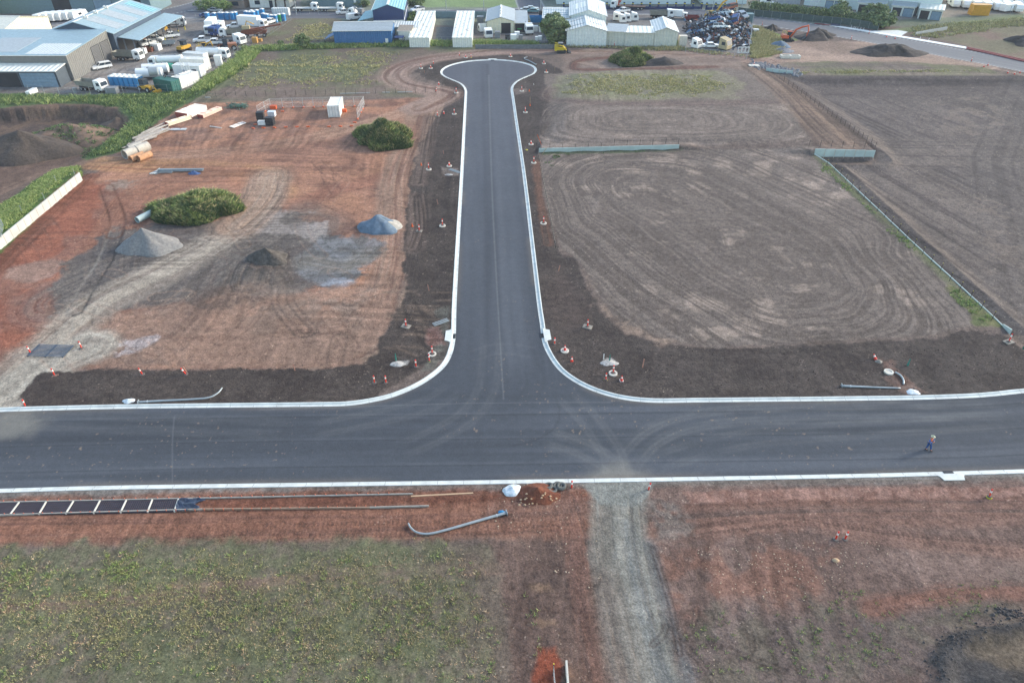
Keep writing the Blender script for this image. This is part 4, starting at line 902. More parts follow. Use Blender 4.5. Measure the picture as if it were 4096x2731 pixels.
for a in range(11):
    for b_ in range(7):
        p = gq(716+(104*a/10)*(1+.12*math.sin(b_*2.1)), 1).lerp(gq(702+(70+30*math.sin(b_*1.7))*a/10, 0), b_/6)-O
        vs.append((p.x, p.y, .12+.16*float(vn([a*1.1], [b_*1.3])[0])))
MB().add(vs, [(a*7+b_, (a+1)*7+b_, (a+1)*7+b_+1, a*7+b_+1) for a in range(10) for b_ in range(6)]).obj('loose_liner', M('blue_black_plastic', (58, 70, 92), .4, var=.4, scale=3), fw)
PEG = M('peg_orange', (226, 128, 96), .7); k = 0
for px in list(range(16, 760, 44)): MB().box(*((gq(px, 1)+Vector((0, .09, 0))-O).to_2d()), .14, .06, .06, .3).obj('peg', PEG, fw)
for px in list(range(800, 1560, 42)): MB().box(*((gq(px, 1)+Vector((0, .09, 0))-O).to_2d()), .16, .06, .06, .36, rx=.2).obj('peg', PEG, fw)
for px in list(range(20, 1540, 38)): MB().box(*((gq(px, 0)+Vector((0, .08, 0))-O).to_2d()), .14, .06, .06, .3).obj('peg', PEG, fw)
p0, p1 = G(1644, 1986), G(1893, 1973); d = p1-p0
o = MB().box(0, 0, .06, d.length, .16, .09).obj('timber_board', M('pale_board', (210, 178, 146), .8, var=.1)); o.location = (p0+p1)/2; o.rotation_euler.z = math.atan2(d.y, d.x)
tag(o, 'loose pale board lying past the end of the formwork', 'board')
# corner in front: wall stub, wired pickets
t = thing('picket_fence', 'dark pickets with yellow caps and wire at the bottom picture edge', 'fence', G(2228, 2731+80))
for px, py in ((2212, 2700), (2222, 2800), (2230, 2900)):
    p = G(px, py)-t.location; MB().cyl((p.x, p.y, 0), (p.x, p.y, 1.6), .035, n=6).obj('post', M('dark_picket', (62, 58, 60), .7), t); MB().cyl((p.x, p.y, 1.6), (p.x, p.y, 1.66), .05, n=6).obj('cap', YEL, t)
p, q = G(2212, 2700)-t.location, G(2230, 2900)-t.location
b = MB()
for z in (.5, .95, 1.4): b.cyl((p.x, p.y, z), (q.x, q.y, z), .012, n=4)
b.obj('wire', GALV, t)
p, q = G(2264, 2660), G(2282, 2900); d = q-p
o = MB().box(0, 0, .35, d.length, .14, .8).obj('sleeper_wall', CONC); o.location = (p+q)/2; o.rotation_euler.z = math.atan2(d.y, d.x); tag(o, 'pale concrete sleeper wall at the bottom picture edge', 'wall')
# ---------------------------------------------------------------- retaining walls and picket fences
CB = M('pale_panel', (186, 206, 206), .8, var=.1, scale=.6); CW = M('white_panel', (194, 198, 198), .75, var=.1, scale=.5)
DARKP = M('picket_steel', (58, 54, 52), .7)
def panel_wall(label, a, b_, n, hts, mat, cap=False, joint=.03, zb=-.3, gap=None):
    a = Vector(a); b_ = Vector(b_); t = thing('retaining_wall', label, 'wall', (a.x, a.y, 0), math.atan2(b_.y-a.y, b_.x-a.x)); L = (b_-a).to_2d().length/n
    for k in range(n):
        h = hts[0]+(hts[1]-hts[0])*k/max(1, n-1)
        MB().span(k*L+joint, (k+1)*L-joint, -.07, .07, zb+hts[2], h+hts[2]).obj('panel', mat, t)
        if k: MB().span(k*L-.06, k*L+.06, -.12, .1, zb+hts[2], h+.03+hts[2]).obj('post', M('panel_joint', (188, 186, 180), .8) if cap else mat, t)
    return t
panel_wall('long white panel retaining wall below the grass strip at the left edge', WALL_L[0], WALL_L[1], 14, (1.55, 1.55, 0), CW, True)
panel_wall('long low pale retaining wall with pickets along the far edge of the big field', MIDLOT[0], MIDLOT[1], 10, (.85, .95, 0), CB)
panel_wall('stepped pale blue retaining wall between the right hand fields', FWL, FWR, 6, (1.0, .7, 0.0), CB, True, zb=-1.9)
panel_wall('small pale retaining wall beside the rock chute', PX([(3062, 287)])[0], PX([(3170, 297)])[0], 4, (.9, .8, 0), CB, True, zb=-1.5)
t = thing('retaining_wall', 'thin diagonal concrete wall top along the picket fence between the big and right fields', 'wall', (DG[0][0], DG[0][1], 0))
for k in range(len(DG)-1):
    a, c = Vector(DG[k])-t.location.to_2d(), Vector(DG[k+1])-t.location.to_2d(); m_ = (a+c)/2; d = c-a
    MB().box(m_.x, m_.y, -.6, d.length, .12, 1.36, rz=math.atan2(d.y, d.x)).obj('panel', CB, t)
a, c = Vector(DG[-1]), Vector(PX([(4040, 1332)])[0])
t = thing('retaining_wall', 'pale blue end panel of the diagonal wall at the right', 'wall', (a.x, a.y, 0), math.atan2(c.y-a.y, c.x-a.x)); L = (c-a).length
MB().add([(0, -.08, -1), (L, -.08, -.9), (L, -.08, .55), (0, -.08, .25), (0, .08, -1), (L, .08, -.9), (L, .08, .55), (0, .08, .25)], [(0, 1, 2, 3), (7, 6, 5, 4), (3, 2, 6, 7), (1, 5, 6, 2), (0, 3, 7, 4)]).obj('panel', CB, t)
def pickets(label, pts, h=1.25, wires=3, wiremat=None, cap=False, lean=0, mat=None, r=.035):
    P = [G(*p) for p in pts]; t = thing('picket_fence', label, 'fence', P[0]); mat = mat or DARKP
    for p in P:
        q = p-P[0]; MB().cyl((q.x, q.y, q.z), (q.x+lean, q.y, q.z+h), r, n=5).obj('post', mat, t)
        if cap: MB().cyl((q.x+lean, q.y, q.z+h), (q.x+lean, q.y, q.z+h+.06), .05, n=5).obj('cap', YEL, t)
    b = MB()
    for z in [h*(.35+.6*k/max(1, wires-1)) for k in range(wires)]:
        for k in range(len(P)-1):
            a, c = P[k]-P[0], P[k+1]-P[0]; b.cyl((a.x, a.y, a.z+z), (c.x, c.y, c.z+z), .008, n=3, cap=False)
    b.obj('wire', wiremat or M('fence_wire', (150, 150, 150), .6), t); return t
def ln(a, b_, n): return [(a[0]+(b_[0]-a[0])*k/(n-1), a[1]+(b_[1]-a[1])*k/(n-1)) for k in range(n)]
pickets('star picket fence on top of the long low wall', [(2147, 596)]+ln((2199, 596), (2712, 586), 11))
cps = [(3280, 688), (3302, 712), (3325, 735), (3350, 752), (3383, 728+0)]
dpk = [(3305, 668), (3337, 685), (3360, 705), (3382, 728), (3405, 752), (3431, 777), (3454, 798), (3478, 822), (3507, 848), (3535, 874), (3563, 900), (3592, 928), (3622, 957), (3654, 990), (3687, 1022), (3722, 1053), (3759, 1087), (3796, 1126), (3836, 1163), (3877, 1199), (3920, 1242), (3965, 1282)]
pickets('dark star picket fence with yellow caps along the grass strip right of the big field', dpk, 1.35, 2, cap=True)
pickets('star picket fence running down from the rock chute between the two dark strips', ln((3117, 316), (3500, 592), 23), 1.3, 3)
pickets('short star picket fence above the stepped blue wall', ln((3235, 588), (3455, 597), 6), 1.4, 2)
pickets('long star picket fence between the rough field and the red yard', ln((786, 391), (1742, 371), 25), 1.35, 3)
pickets('short fence of dark posts down the side of the big field', ln((2152, 612), (2222, 992), 22), .8, 2, wiremat=M('pale_rail', (196, 196, 190), .7))
pickets('wire fence with white insulators on the left grass strip', [(-60, 900), (90, 850), (180, 800), (240, 760), (300, 700)], 1.2, 2, mat=GALV)
pickets('post and wire fence on the far right bank', ln((3680, 128), (3788, 108), 8), 1.6, 3)
panel_wall('low cream sleeper wall on the far right bank', PX([(3660, 143)])[0], PX([(3785, 124)])[0], 6, (1.0, 1.2, 0), CW)
t = thing('farm_gate', 'galvanised bar gate at the left picture edge', 'gate', G(12, 930), R(115))
b = MB()
for k in range(5): b.cyl((-1.8, 0, .25+k*.27), (1.8, 0, .25+k*.27), .025, n=6)
b.obj('bars', GALV, t); MB().cyl((-1.8, 0, 0), (-1.8, 0, 1.45), .04, n=6).cyl((1.8, 0, 0), (1.8, 0, 1.45), .04, n=6).cyl((0, 0, .2), (0, 0, 1.35), .03, n=6).obj('frame', GALV, t)
# low kerb strings lying in the fence line
for a, c in (((1360, 376), (1480, 373)), ((1530, 371), (1560, 371)), ((1590, 370), (1650, 369)), ((820, 391), (842, 391))):
    p, q = G(*a), G(*c); d = q-p; o = MB().box(0, 0, .06, d.length, .12, .16).obj('sleeper', CW); o.location = (p+q)/2; o.rotation_euler.z = math.atan2(d.y, d.x); tag(o, f'white sleeper lying along the far picket fence, {int(d.length)} metres long', 'sleeper', 'white sleepers under the far fence')
# concrete box and rocks at the far right
t = thing('concrete_slab', 'pale open concrete pit frame on the far dirt yard', 'pit frame', G(3160, 232), R(-4))
MB().span(-2.6, 2.6, -1.0, -.7, 0, .7).span(-2.6, 2.6, .7, 1.0, 0, .7).span(-2.6, -2.2, -.7, .7, 0, .7).span(2.2, 2.6, -.7, .7, 0, .7).span(-.2, .2, -.7, .7, 0, .65).obj('frame', CONC, t)
o = MB().box(0, 0, .1, 2.6, 1.6, .3).obj('concrete_slab', CONC); o.location = G(3015, 265); tag(o, 'concrete pad carrying a delineator above the rock chute', 'slab')
b = MB(); RK = M('blue_grey_rock', (134, 138, 146), .9, var=.3)
for k in range(420):
    u = rng.random(); px = 3010+190*u+rng.gauss(0, 6); py = 255+42*u+rng.gauss(0, 7)
    if py > 291+.1*(px-3062) - 3 and 3062 < px < 3172: continue
    p = G(px, py); s = rng.uniform(.2, .5); b.dome((p.x, p.y, p.z-.05), s, s*rng.uniform(.6, 1), s*.8, 6, 2)
o = b.obj('rock_chute', RK); tag(o, 'blue grey loose rocks lining the drain chute', 'rocks', kind='stuff')

# concrete crossing and footpath on the far side of the street
def slab(name, pts, z, mat):
    P = [G0(a, b) for a, b in pts]; n = len(P); MB().add([(x, y, z) for x, y in P]+[(x, y, -.2) for x, y in P], [tuple(range(n)) if sum((P[k][0]*P[(k+1) % n][1]-P[(k+1) % n][0]*P[k][1]) for k in range(n)) > 0 else tuple(range(n))[::-1]]+[(k, (k+1) % n, (k+1) % n+n, k+n) for k in range(n)]).obj(name, mat)['kind'] = 'structure'
FPM = M('footpath_concrete', (206, 212, 212), .8)
slab('driveway', [(3455, 128), (3500, 124), (3590, 122), (3631, 129), (3600, 147), (3560, 143)], .06, FPM)
slab('footpath', [(3290, 99), (3300, 97), (3500, 128), (3640, 151), (3880, 192), (3862, 196), (3640, 158), (3480, 131)], .10, M('footpath_pale', (232, 236, 236), .8))
RF = thing('footpath_formwork', 'red steel formwork of the unfinished far footpath at the right edge', 'formwork', G(3880, 196))
for dz in (0, 5):
    b = [G(3866, 192+dz), G(3960, 212+dz), G(4110, 246+dz)]
    for k in range(2):
        p, q = b[k]-RF.location, b[k+1]-RF.location; d = q-p; m_ = (p+q)/2; MB().box(m_.x, m_.y, .15, d.length, .5, .25, rz=math.atan2(d.y, d.x)).obj('form_rail', M('form_red', (150, 70, 70), .7), RF)
RG = thing('footpath_formwork', 'short red formwork pieces on the bare verge below the far hedge', 'formwork', G(3290, 100)); MB().box(0, 0, .15, 5, .5, .2, rz=-.5).obj('form_rail', M('form_red'), RG); MB().box(3.6, -1.2, .25, 2.6, 1.6, .3, rz=-.4).obj('folded_sheet', M('sheet_navy', (56, 66, 96), .6), RG)
# ---------------------------------------------------------------- grass, mounds, heaps, trees
def leaf_mat(name, cols, rough=.7):
    m = bpy.data.materials.new(name); m.use_nodes = True; n = m.node_tree; b = n.nodes['Principled BSDF']
    geo = n.nodes.new('ShaderNodeNewGeometry'); cr = n.nodes.new('ShaderNodeValToRGB')
    cr.color_ramp.elements[0].position = 0; cr.color_ramp.elements[1].position = 1
    for k, c in enumerate(cols):
        e = cr.color_ramp.elements[k] if k < 2 else cr.color_ramp.elements.new(.5)
        if k < 2: e.position = k
        e.color = tuple(min(.7, v*m_) for v, m_ in zip(C(*c), (2.0, 1.75, 2.1)))+(1,)
    n.links.new(geo.outputs['Random Per Island'], cr.inputs[0]); n.links.new(cr.outputs[0], b.inputs['Base Color'])
    b.inputs['Roughness'].default_value = rough; b.inputs['Specular IOR Level'].default_value = .2
    MATS[name] = m; return m
def blades(P, hmin, hmax, wid, nb, spread, nrm=None, seed=1):
    """many thin bent blades; P = (n, 3) tuft points"""
    rs = np.random.RandomState(seed); n = len(P)
    if n == 0: return np.zeros((0, 3)), 0
    base = np.repeat(P, nb, 0); m = len(base)
    a = rs.rand(m)*6.283; r = rs.rand(m)*spread; h = hmin+(hmax-hmin)*rs.rand(m)
    base = base+np.stack([np.cos(a)*r*.5, np.sin(a)*r*.5, np.zeros(m)], 1)
    lean = (.25+.75*rs.rand(m))*h; b2 = rs.rand(m)*6.283
    tip = base+np.stack([np.cos(a)*lean, np.sin(a)*lean, h*(.55+.4*rs.rand(m))], 1)
    side = np.stack([np.cos(b2)*wid, np.sin(b2)*wid, np.zeros(m)], 1)
    mid = base*.55+tip*.45+np.stack([np.zeros(m), np.zeros(m), h*.18], 1)
    V = np.stack([base-side, base+side, mid+side*.9, tip, mid-side*.9], 1)
    return V.reshape(-1, 3), m
def blade_obj(name, V, m, mat, parent=None):
    me = bpy.data.meshes.new(name); me.vertices.add(len(V)); me.vertices.foreach_set('co', V.astype(np.float32).ravel())
    me.loops.add(m*5); me.loops.foreach_set('vertex_index', np.arange(m*5, dtype=np.int32))
    me.polygons.add(m); me.polygons.foreach_set('loop_start', np.arange(0, m*5, 5, dtype=np.int32)); me.update(calc_edges=True)
    me.materials.append(mat); o = bpy.data.objects.new(name, me); scn.collection.objects.link(o)
    if parent: o.parent = parent
    return o
G_OLIVE = leaf_mat('grass_olive', [(112, 122, 80), (176, 180, 128), (144, 152, 100)])
G_FRESH = leaf_mat('grass_fresh', [(92, 122, 66), (168, 184, 114), (120, 152, 82)])
G_DEEP = leaf_mat('grass_deep', [(56, 84, 50), (116, 146, 88), (78, 108, 62)])
G_MOUND = leaf_mat('grass_mound', [(52, 76, 46), (104, 130, 80), (70, 96, 56)])
G_YEL = leaf_mat('grass_yellow', [(122, 132, 84), (184, 186, 136), (152, 158, 104)])
def scatter(name, label, poly, n, mat, h, wid, nb, spread, thr=.45, ps=.3, seed=1, cat=None, edge=2.0):
    rs = np.random.RandomState(seed); P = np.array(poly); x0, y0 = P.min(0); x1, y1 = P.max(0)
    x = rs.rand(n)*(x1-x0)+x0; y = rs.rand(n)*(y1-y0)+y0
    dd_ = -sdf(x.astype(np.float32), y.astype(np.float32), poly)+(fbm(x*.3, y*.3, 3)-.5)*edge; k = dd_ > 0; x, y, dd_ = x[k], y[k], dd_[k]
    k = .6*fbm(x*ps, y*ps, seed+5, 4)+.4*rs.rand(len(x))+.3*(sm(dd_, 0, edge)-1) > thr; x, y = x[k], y[k]
    z = HV(x, y)-.03; V, m = blades(np.stack([x, y, z], 1), h[0], h[1], wid, nb, spread, seed=seed)
    o = blade_obj(name, V, m, mat); return tag(o, label, cat or 'grass', kind='stuff')
GF = Q([(-60, 1262), (400, 1252), (700, 1240), (1000, 1232), (1125, 1250), (1165, 1330), (1185, 1600), (-60, 1600)])
scatter('grass', 'sparse olive grass tufts over the field in the near left corner', GF, 22000, G_OLIVE, (.06, .22), .013, 10, .34, .47, .9, 3, edge=6)
scatter('grass', 'straw coloured dead tufts mixed through the near grass field', GF, 5000, leaf_mat('grass_straw', [(160, 140, 104), (208, 196, 160), (184, 168, 128)]), (.07, .26), .013, 7, .3, .55, .6, 33)
scatter('grass', 'pale green tussocks standing out in the near grass field', GF, 800, G_FRESH, (.15, .4), .014, 14, .35, .5, .5, 34)
scatter('grass', 'bright green tufts near the edge of the near left grass field', Q([(-60, 1268), (700, 1245), (980, 1245), (1100, 1280), (500, 1350), (-60, 1400)]), 5200, G_FRESH, (.12, .34), .013, 11, .4, .52, .6, 4, edge=4)
scatter('grass', 'scattered green weeds on bare earth in the near right corner', Q([(1560, 1400), (1800, 1350), (2352, 1290), (2352, 1420), (2150, 1470), (2140, 1600), (1560, 1600)]), 1500, G_FRESH, (.1, .3), .016, 10, .3, .55, .5, 5)
scatter('grass', 'few weeds beside the near gravel track', Q([(1190, 1270), (1290, 1300), (1280, 1600), (1190, 1600)]), 900, G_FRESH, (.1, .3), .018, 10, .35, .6, .6, 6)
scatter('grass', 'long green grass on top of the dug bank at the left', Q([(-60, 226), (60, 216), (200, 220), (420, 212), (480, 180), (560, 122), (604, 118), (560, 160), (470, 216), (425, 240), (345, 292), (288, 345), (205, 366), (197, 352), (252, 314), (302, 276), (272, 246), (262, 250), (200, 238), (130, 234), (-60, 246)]), 34000, G_DEEP, (.3, .9), .035, 8, .8, .34, .25, 7)
scatter('grass', 'lighter seed heads through the long grass on the dug bank', Q([(-60, 226), (60, 216), (200, 220), (420, 212), (480, 180), (425, 240), (345, 292), (288, 345), (205, 366), (252, 314), (302, 276), (272, 246), (200, 238), (-60, 246)]), 9000, G_FRESH, (.5, 1.1), .035, 7, .7, .48, .4, 37)
scatter('grass', 'bright grass edging the truck yard fence', Q([(436, 216), (470, 186), (560, 118), (606, 118), (560, 156), (480, 206)]), 6000, G_FRESH, (.6, 1.4), .055, 7, .9, .3, .2, 8)
scatter('grass', 'green grass strip above the long white wall', Q([(188, 398), (186, 406), (0, 566), (-60, 620), (-60, 530), (0, 484), (120, 404), (184, 380)]), 9000, G_FRESH, (.25, .6), .035, 8, .5, .3, .3, 9)
scatter('grass', 'rank grass along the back fence of the sheds', Q([(556, 110), (760, 104), (900, 98), (1100, 96), (1230, 99), (1240, 106), (900, 108), (700, 114), (560, 120)]), 9000, G_FRESH, (.6, 1.4), .06, 7, .9, .3, .2, 10)
scatter('grass', 'mixed weeds along the foot of the cream sheds', Q([(1240, 103), (1560, 108), (1745, 132), (1750, 140), (1560, 119), (1240, 109)]), 5000, G_OLIVE, (.4, 1.0), .06, 6, .8, .42, .2, 11)
scatter('grass', 'pale green patchy grass in the lot right of the turning circle', Q([(1268, 214), (1292, 178), (1400, 170), (1640, 172), (1690, 200), (1640, 230), (1400, 236), (1280, 228)]), 15000, G_YEL, (.15, .4), .05, 6, .5, .50, .25, 12, edge=8)
scatter('grass', 'thin grass over the rough lot left of the turning circle', Q([(470, 212), (560, 130), (780, 114), (1000, 108), (900, 160), (900, 190), (960, 214)]), 13000, G_OLIVE, (.15, .5), .05, 6, .6, .55, .25, 13, edge=8)
scatter('grass', 'row of yellow green tussocks in the rough lot', Q([(560, 148), (880, 151), (880, 158), (560, 154)]), 700, G_YEL, (.4, .9), .06, 9, .9, .5, .3, 14)
scatter('grass', 'dry grass beyond the rough lot beside the truck yard', Q([(600, 112), (650, 62), (760, 40), (790, 60), (765, 102)]), 6000, G_YEL, (.2, .6), .06, 6, .7, .5, .15, 15, edge=8)
scatter('grass', 'lush yellow green grass beside the scrap yard fence', Q([(1732, 62), (1765, 72), (1800, 96), (1800, 122), (1740, 136), (1722, 134)]), 7000, G_YEL, (.4, 1.0), .07, 7, .9, .25, .2, 16)
scatter('grass', 'grass strip beside the diagonal wall', PX([(3262, 610), (3318, 660), (3500, 832), (3640, 966), (3780, 1098), (3960, 1262), (3985, 1300), (3900, 1290), (3730, 1100), (3590, 960), (3450, 830), (3290, 690)]), 4200, G_FRESH, (.15, .4), .03, 8, .45, .44, .25, 17)
scatter('grass', 'weeds at the foot of the long low wall', PX([(2170, 612), (2715, 600), (2715, 607), (2280, 625), (2190, 680), (2180, 640)]), 900, G_DEEP, (.15, .45), .04, 8, .5, .45, .3, 18)
scatter('grass', 'pale grass on the drain swale', Q([(1800, 162), (2250, 156), (2280, 168), (1830, 172)]), 5000, G_YEL, (.15, .4), .06, 5, .6, .52, .12, 19)
scatter('grass', 'grass on the far right bank', Q([(2085, 62), (2352, 40), (2400, 40), (2400, 52), (2352, 60), (2160, 90), (2085, 84)]), 7000, G_OLIVE, (.3, .8), .08, 5, .8, .45, .1, 20)
scatter('grass', 'weeds on the floor and slopes of the dug pit', Q([(140, 290), (330, 290), (280, 345), (200, 368), (160, 340)]), 2600, G_DEEP, (.2, .6), .05, 7, .6, .5, .25, 21)
def cover(root, o, n, mat, h, wid, nb, name='foliage', seed=1, thr=0, w=.5):
    """tufts over a heap's own surface"""
    me = o.data; me.calc_loop_triangles(); rs = np.random.RandomState(seed)
    T = [(t.area, [me.vertices[i].co for i in t.vertices]) for t in me.loop_triangles]
    A = np.array([t[0] for t in T]); pick = rs.choice(len(T), n, p=A/A.sum()); P = []
    for k in pick:
        a, b, c = T[k][1]; u, v = rs.rand(2)
        if u+v > 1: u, v = 1-u, 1-v
        p = a+(b-a)*u+(c-a)*v
        if thr and float(fbm(np.array([p.x*.8]), np.array([p.y*.4*2]), seed)[0]) < thr: continue
        P.append(p[:])
    V, m = blades(np.array(P), h[0], h[1], wid, nb, w, seed=seed); return blade_obj(name, V, m, mat, o)
def mound(px, py, sx, sy, sz, label, seed, n=5200, cat='mound', peak=.8):
    o = blob('grassy_mound', px, py, sx, sy, sz, M('mound_soil', (84, 84, 58), .95, var=.3), label, cat, seed, 48, 20, .38, peak=peak)
    cover(o, o, int(n*1.6), G_MOUND, (.2, .75), .026, 10, 'grass_cover', seed); cover(o, o, n//3, G_FRESH, (.4, 1.15), .028, 10, 'bright_grass', seed+1, .56, .7)
    cover(o, o, n//5, G_YEL, (.4, 1.2), .028, 7, 'dry_grass', seed+2, .46); return o
mound(792, 842, 6.2, 4.9, 2.5, 'wide mound overgrown with dark green grass in the red yard', 31, peak=.5)
mound(1536, 564, 6.0, 5.4, 3.7, 'tall grassy mound beside the haul track and left verge', 32, peak=.75)
mound(2535, 248, 5.2, 5.2, 2.9, 'small grassy mound in front of a dark soil heap behind the right lot', 33, 3600, peak=.5)
blob('soil_heap', 2655, 258, 7.5, 4.2, 2.3, SOILM, 'dark soil heap at the right of the small grassy mound', 'soil heap', 34, 36, 14, .3)
blob('soil_heap', 2475, 236, 3, 2.5, 1.6, SOILB, 'low dark soil heap left of the small grassy mound', 'soil heap', 35)
blob('gravel_pile', 590, 985, 5.0, 3.6, 2.6, M('grey_gravel', (146, 146, 146), .95, var=.22, scale=3, bump=.08), 'conical pile of grey gravel in the red yard', 'gravel pile', 36, 60, 26, .24, peak=.95)
blob('gravel_pile', 1512, 905, 3.3, 3.1, 1.7, M('blue_gravel', (112, 132, 152), .95, var=.25, scale=1.2, bump=.06), 'rounded pile of blue grey aggregate near the left verge', 'gravel pile', 37, 60, 26, .3, peak=.7)
blob('gravel_pile', 1555, 908, 2.0, 2.6, .8, M('pale_gravel', (186, 182, 174), .95, var=.2, scale=2), 'pale crushed stone spilling from the blue grey pile', 'gravel pile', 38, 30, 10, .2)
blob('soil_heap', 1070, 1035, 3.2, 2.2, 1.6, M('dark_spoil', (98, 92, 86), .95, var=.4, scale=2, bump=.15), 'dark rough spoil heap in the grey middle of the yard', 'soil heap', 39, 40, 14, .35)
blob('soil_heap', 110, 612, 10.5, 6.5, 4.4, SOILD, 'large dark topsoil stockpile in the pit at the left', 'soil heap', 40, 60, 20, .25, peak=.85)
p5_ = blob('soil_heap', 290, 552, 9, 6, 2.6, M('light_brown_soil', (142, 118, 100), .95, var=.3, scale=.8, bump=.15), 'light brown earth mound behind the dark stockpile', 'soil heap', 41, 50, 16, .3, peak=.6)
cover(p5_, p5_, 700, G_DEEP, (.2, .5), .05, 7, 'weeds', 42, .5)
blob('soil_heap', 478, 508, 4.2, 3.5, 1.8, SOILB, 'small brown heap right of the light mound in the pit', 'soil heap', 43, 30, 12, .35)
blob('soil_heap', 3265, 150, 7.0, 5, 2.6, SOILM, 'long dark spoil heap right of the orange excavator', 'soil heap', 44, 56, 20, .55)
blob('soil_heap', 3088, 122, 3.2, 3, 1.6, SOILM, 'small dark spoil heap left behind the excavator', 'soil heap', 45, 56, 20, .55)
blob('soil_heap', 3565, 212, 8.5, 5, 2.8, SOILM, 'big dark spoil heap beside the far street', 'soil heap', 46, 56, 20, .55)
blob('soil_heap', 3500, 208, 4, 3, 1.4, SOILB, 'lower grey spoil heap left of the big one by the far street', 'soil heap', 47, 44, 16, .5)
blob('soil_heap', 4100, 172, 5, 5, 2.6, SOILM, 'dark soil heap at the far right picture edge', 'soil heap', 48, 56, 20, .55)
blob('gravel_pile', 3118, 186, 3.2, 2.6, 1.7, M('blue_gravel'), 'small blue gravel pile in front of the excavator', 'gravel pile', 49)
blob('gravel_pile', 3128, 206, 3.5, 2.2, .9, RK, 'low pile of loose blue rock below the small gravel pile', 'rock pile', 50, rough=.4)
def tree(name, label, px, py, h, r, tr, seed=1, n=5000, cols=G_DEEP, shape=1.0, cat='tree', trunk=.25, grp=None, leaf=.3, squash=.8):
    rs = np.random.RandomState(seed); t = thing(name, label, cat, G(px, py), 0, grp); b = MB()
    b.tube([(0, 0, -.1), (.1, 0, h*.2), (-.05, .1, h*.5), (0, 0, h*.75)], [tr, tr*.8, tr*.55, tr*.25], 8)
    for k in range(7):
        a = k*2.4; z = h*(.25+.07*k); b.tube([(0, 0, z), (math.cos(a)*r*.35, math.sin(a)*r*.35, z+h*.12), (math.cos(a)*r*.7, math.sin(a)*r*.7, z+h*.2)], [tr*.45, tr*.3, tr*.1], 5)
    b.obj('trunk', M('bark', (104, 88, 74), .95, var=.3), t)
    zc = h*(trunk+(1-trunk)*.5); rz_ = h*(1-trunk)*.5
    cl = rs.randn(46, 3); cl /= np.linalg.norm(cl, axis=1)[:, None]; cl *= (.35+.6*rs.rand(46)**.5)[:, None]
    cl = cl*np.array([r, r, rz_])+np.array([0, 0, zc]); q = rs.randint(0, 46, n)
    d = rs.randn(n, 3); d /= np.linalg.norm(d, axis=1)[:, None]; cr_ = r*(.22+.14*rs.rand(46))
    P = cl[q]+d*(cr_[q]*(.5+.5*rs.rand(n)))[:, None]*np.array([1, 1, squash])
    u = rs.randn(n, 3); u /= np.linalg.norm(u, axis=1)[:, None]; u[:, 2] *= .5; v = np.cross(u, d); v /= np.linalg.norm(v, axis=1)[:, None]+1e-6
    s = leaf*(.6+.8*rs.rand(n))[:, None]
    V = np.stack([P-u*s*.5, P+v*s*.35, P+u*s*.9, P-v*s*.35, P-u*s*.5+v*s*.05], 1).reshape(-1, 3)
    blade_obj('crown', V, n, cols, t); return t
T_DARK = leaf_mat('leaf_dark', [(58, 82, 50), (128, 148, 92), (82, 108, 64)])
T_MID = leaf_mat('leaf_mid', [(72, 102, 52), (146, 166, 96), (98, 130, 66)])
tree('round_tree', 'big round dark green tree beside the cream sheds', 2222, 172, 8.2, 4.2, .3, 3, 26000, T_DARK, trunk=.02, leaf=.42)
tree('bush', 'lone bushy shrub in the rough lot', 1213, 196, 4.0, 2.2, .12, 4, 3500, T_DARK, trunk=.0, cat='bush')
tree('bush', 'tiny shrub left of the lone bush', 1125, 186, 1.6, .9, .06, 5, 700, T_DARK, trunk=0, cat='bush')
for k, (px, py, h, r) in enumerate([(1105, 33, 9, 4.5), (1142, 34, 9, 4.5), (1180, 33, 9, 4)]):
    tree('street_tree', ['left tree of the three behind the street', 'middle tree of the three behind the street', 'right tree of the three behind the street'][k], px, py, h, r, .3, 10+k, 3500, T_DARK, trunk=.3, grp='trees behind the street', leaf=.5)
for k, (px, py, h, r, w) in enumerate([(822, 40, 3.5, 3, 'clipped pale bush at the street corner, left'), (848, 42, 3, 3, 'clipped pale bush, second from the street corner'), (878, 42, 3, 3, 'clipped pale bush, third from the street corner'), (900, 40, 3, 2.6, 'clipped pale bush nearest the grey roofed house'), (1452, 28, 2.5, 2.6, 'dark round shrub left of the tall navy shed'), (1648, 22, 3, 3.4, 'dark shrub right of the tall navy shed'), (1665, 22, 2.6, 3, 'second dark shrub right of the tall navy shed')]):
    tree('shrub', w, px, py, h, r, .1, 20+k, 1500, T_MID if k < 4 else T_DARK, trunk=0, cat='shrub', leaf=.4)
for k, (px, py) in enumerate([(1620, 165), (1629, 140), (1640, 118), (1650, 98), (1658, 80)]):
    tree('shrub', ['weedy shrub at the near end beside the left white roof', 'weedy shrub, second up beside the left white roof', 'weedy shrub midway beside the left white roof', 'weedy shrub, fourth up beside the left white roof', 'weedy shrub at the street end beside the left white roof'][k], px, py, 2.6, 1.7, .06, 30+k, 900, T_MID, trunk=0, cat='shrub', leaf=.35, grp='weedy shrubs beside the left white roof')
for k, (px, py, h, r, w) in enumerate([(3345, 84, 5.8, 3.8, 'round tree in the hedge opposite the excavator'), (3488, 100, 6.4, 3.8, 'leafy tree at the hedge end, left of two'), (3535, 108, 5, 3, 'leafy tree at the hedge end, right of two'), (3510, 112, 4.5, 4, 'low tree between the two at the hedge end')]):
    tree('hedge_tree', w, px, py, h, r, .25, 40+k, 4200, T_DARK, trunk=.05, grp='trees in the far hedge', leaf=.5)
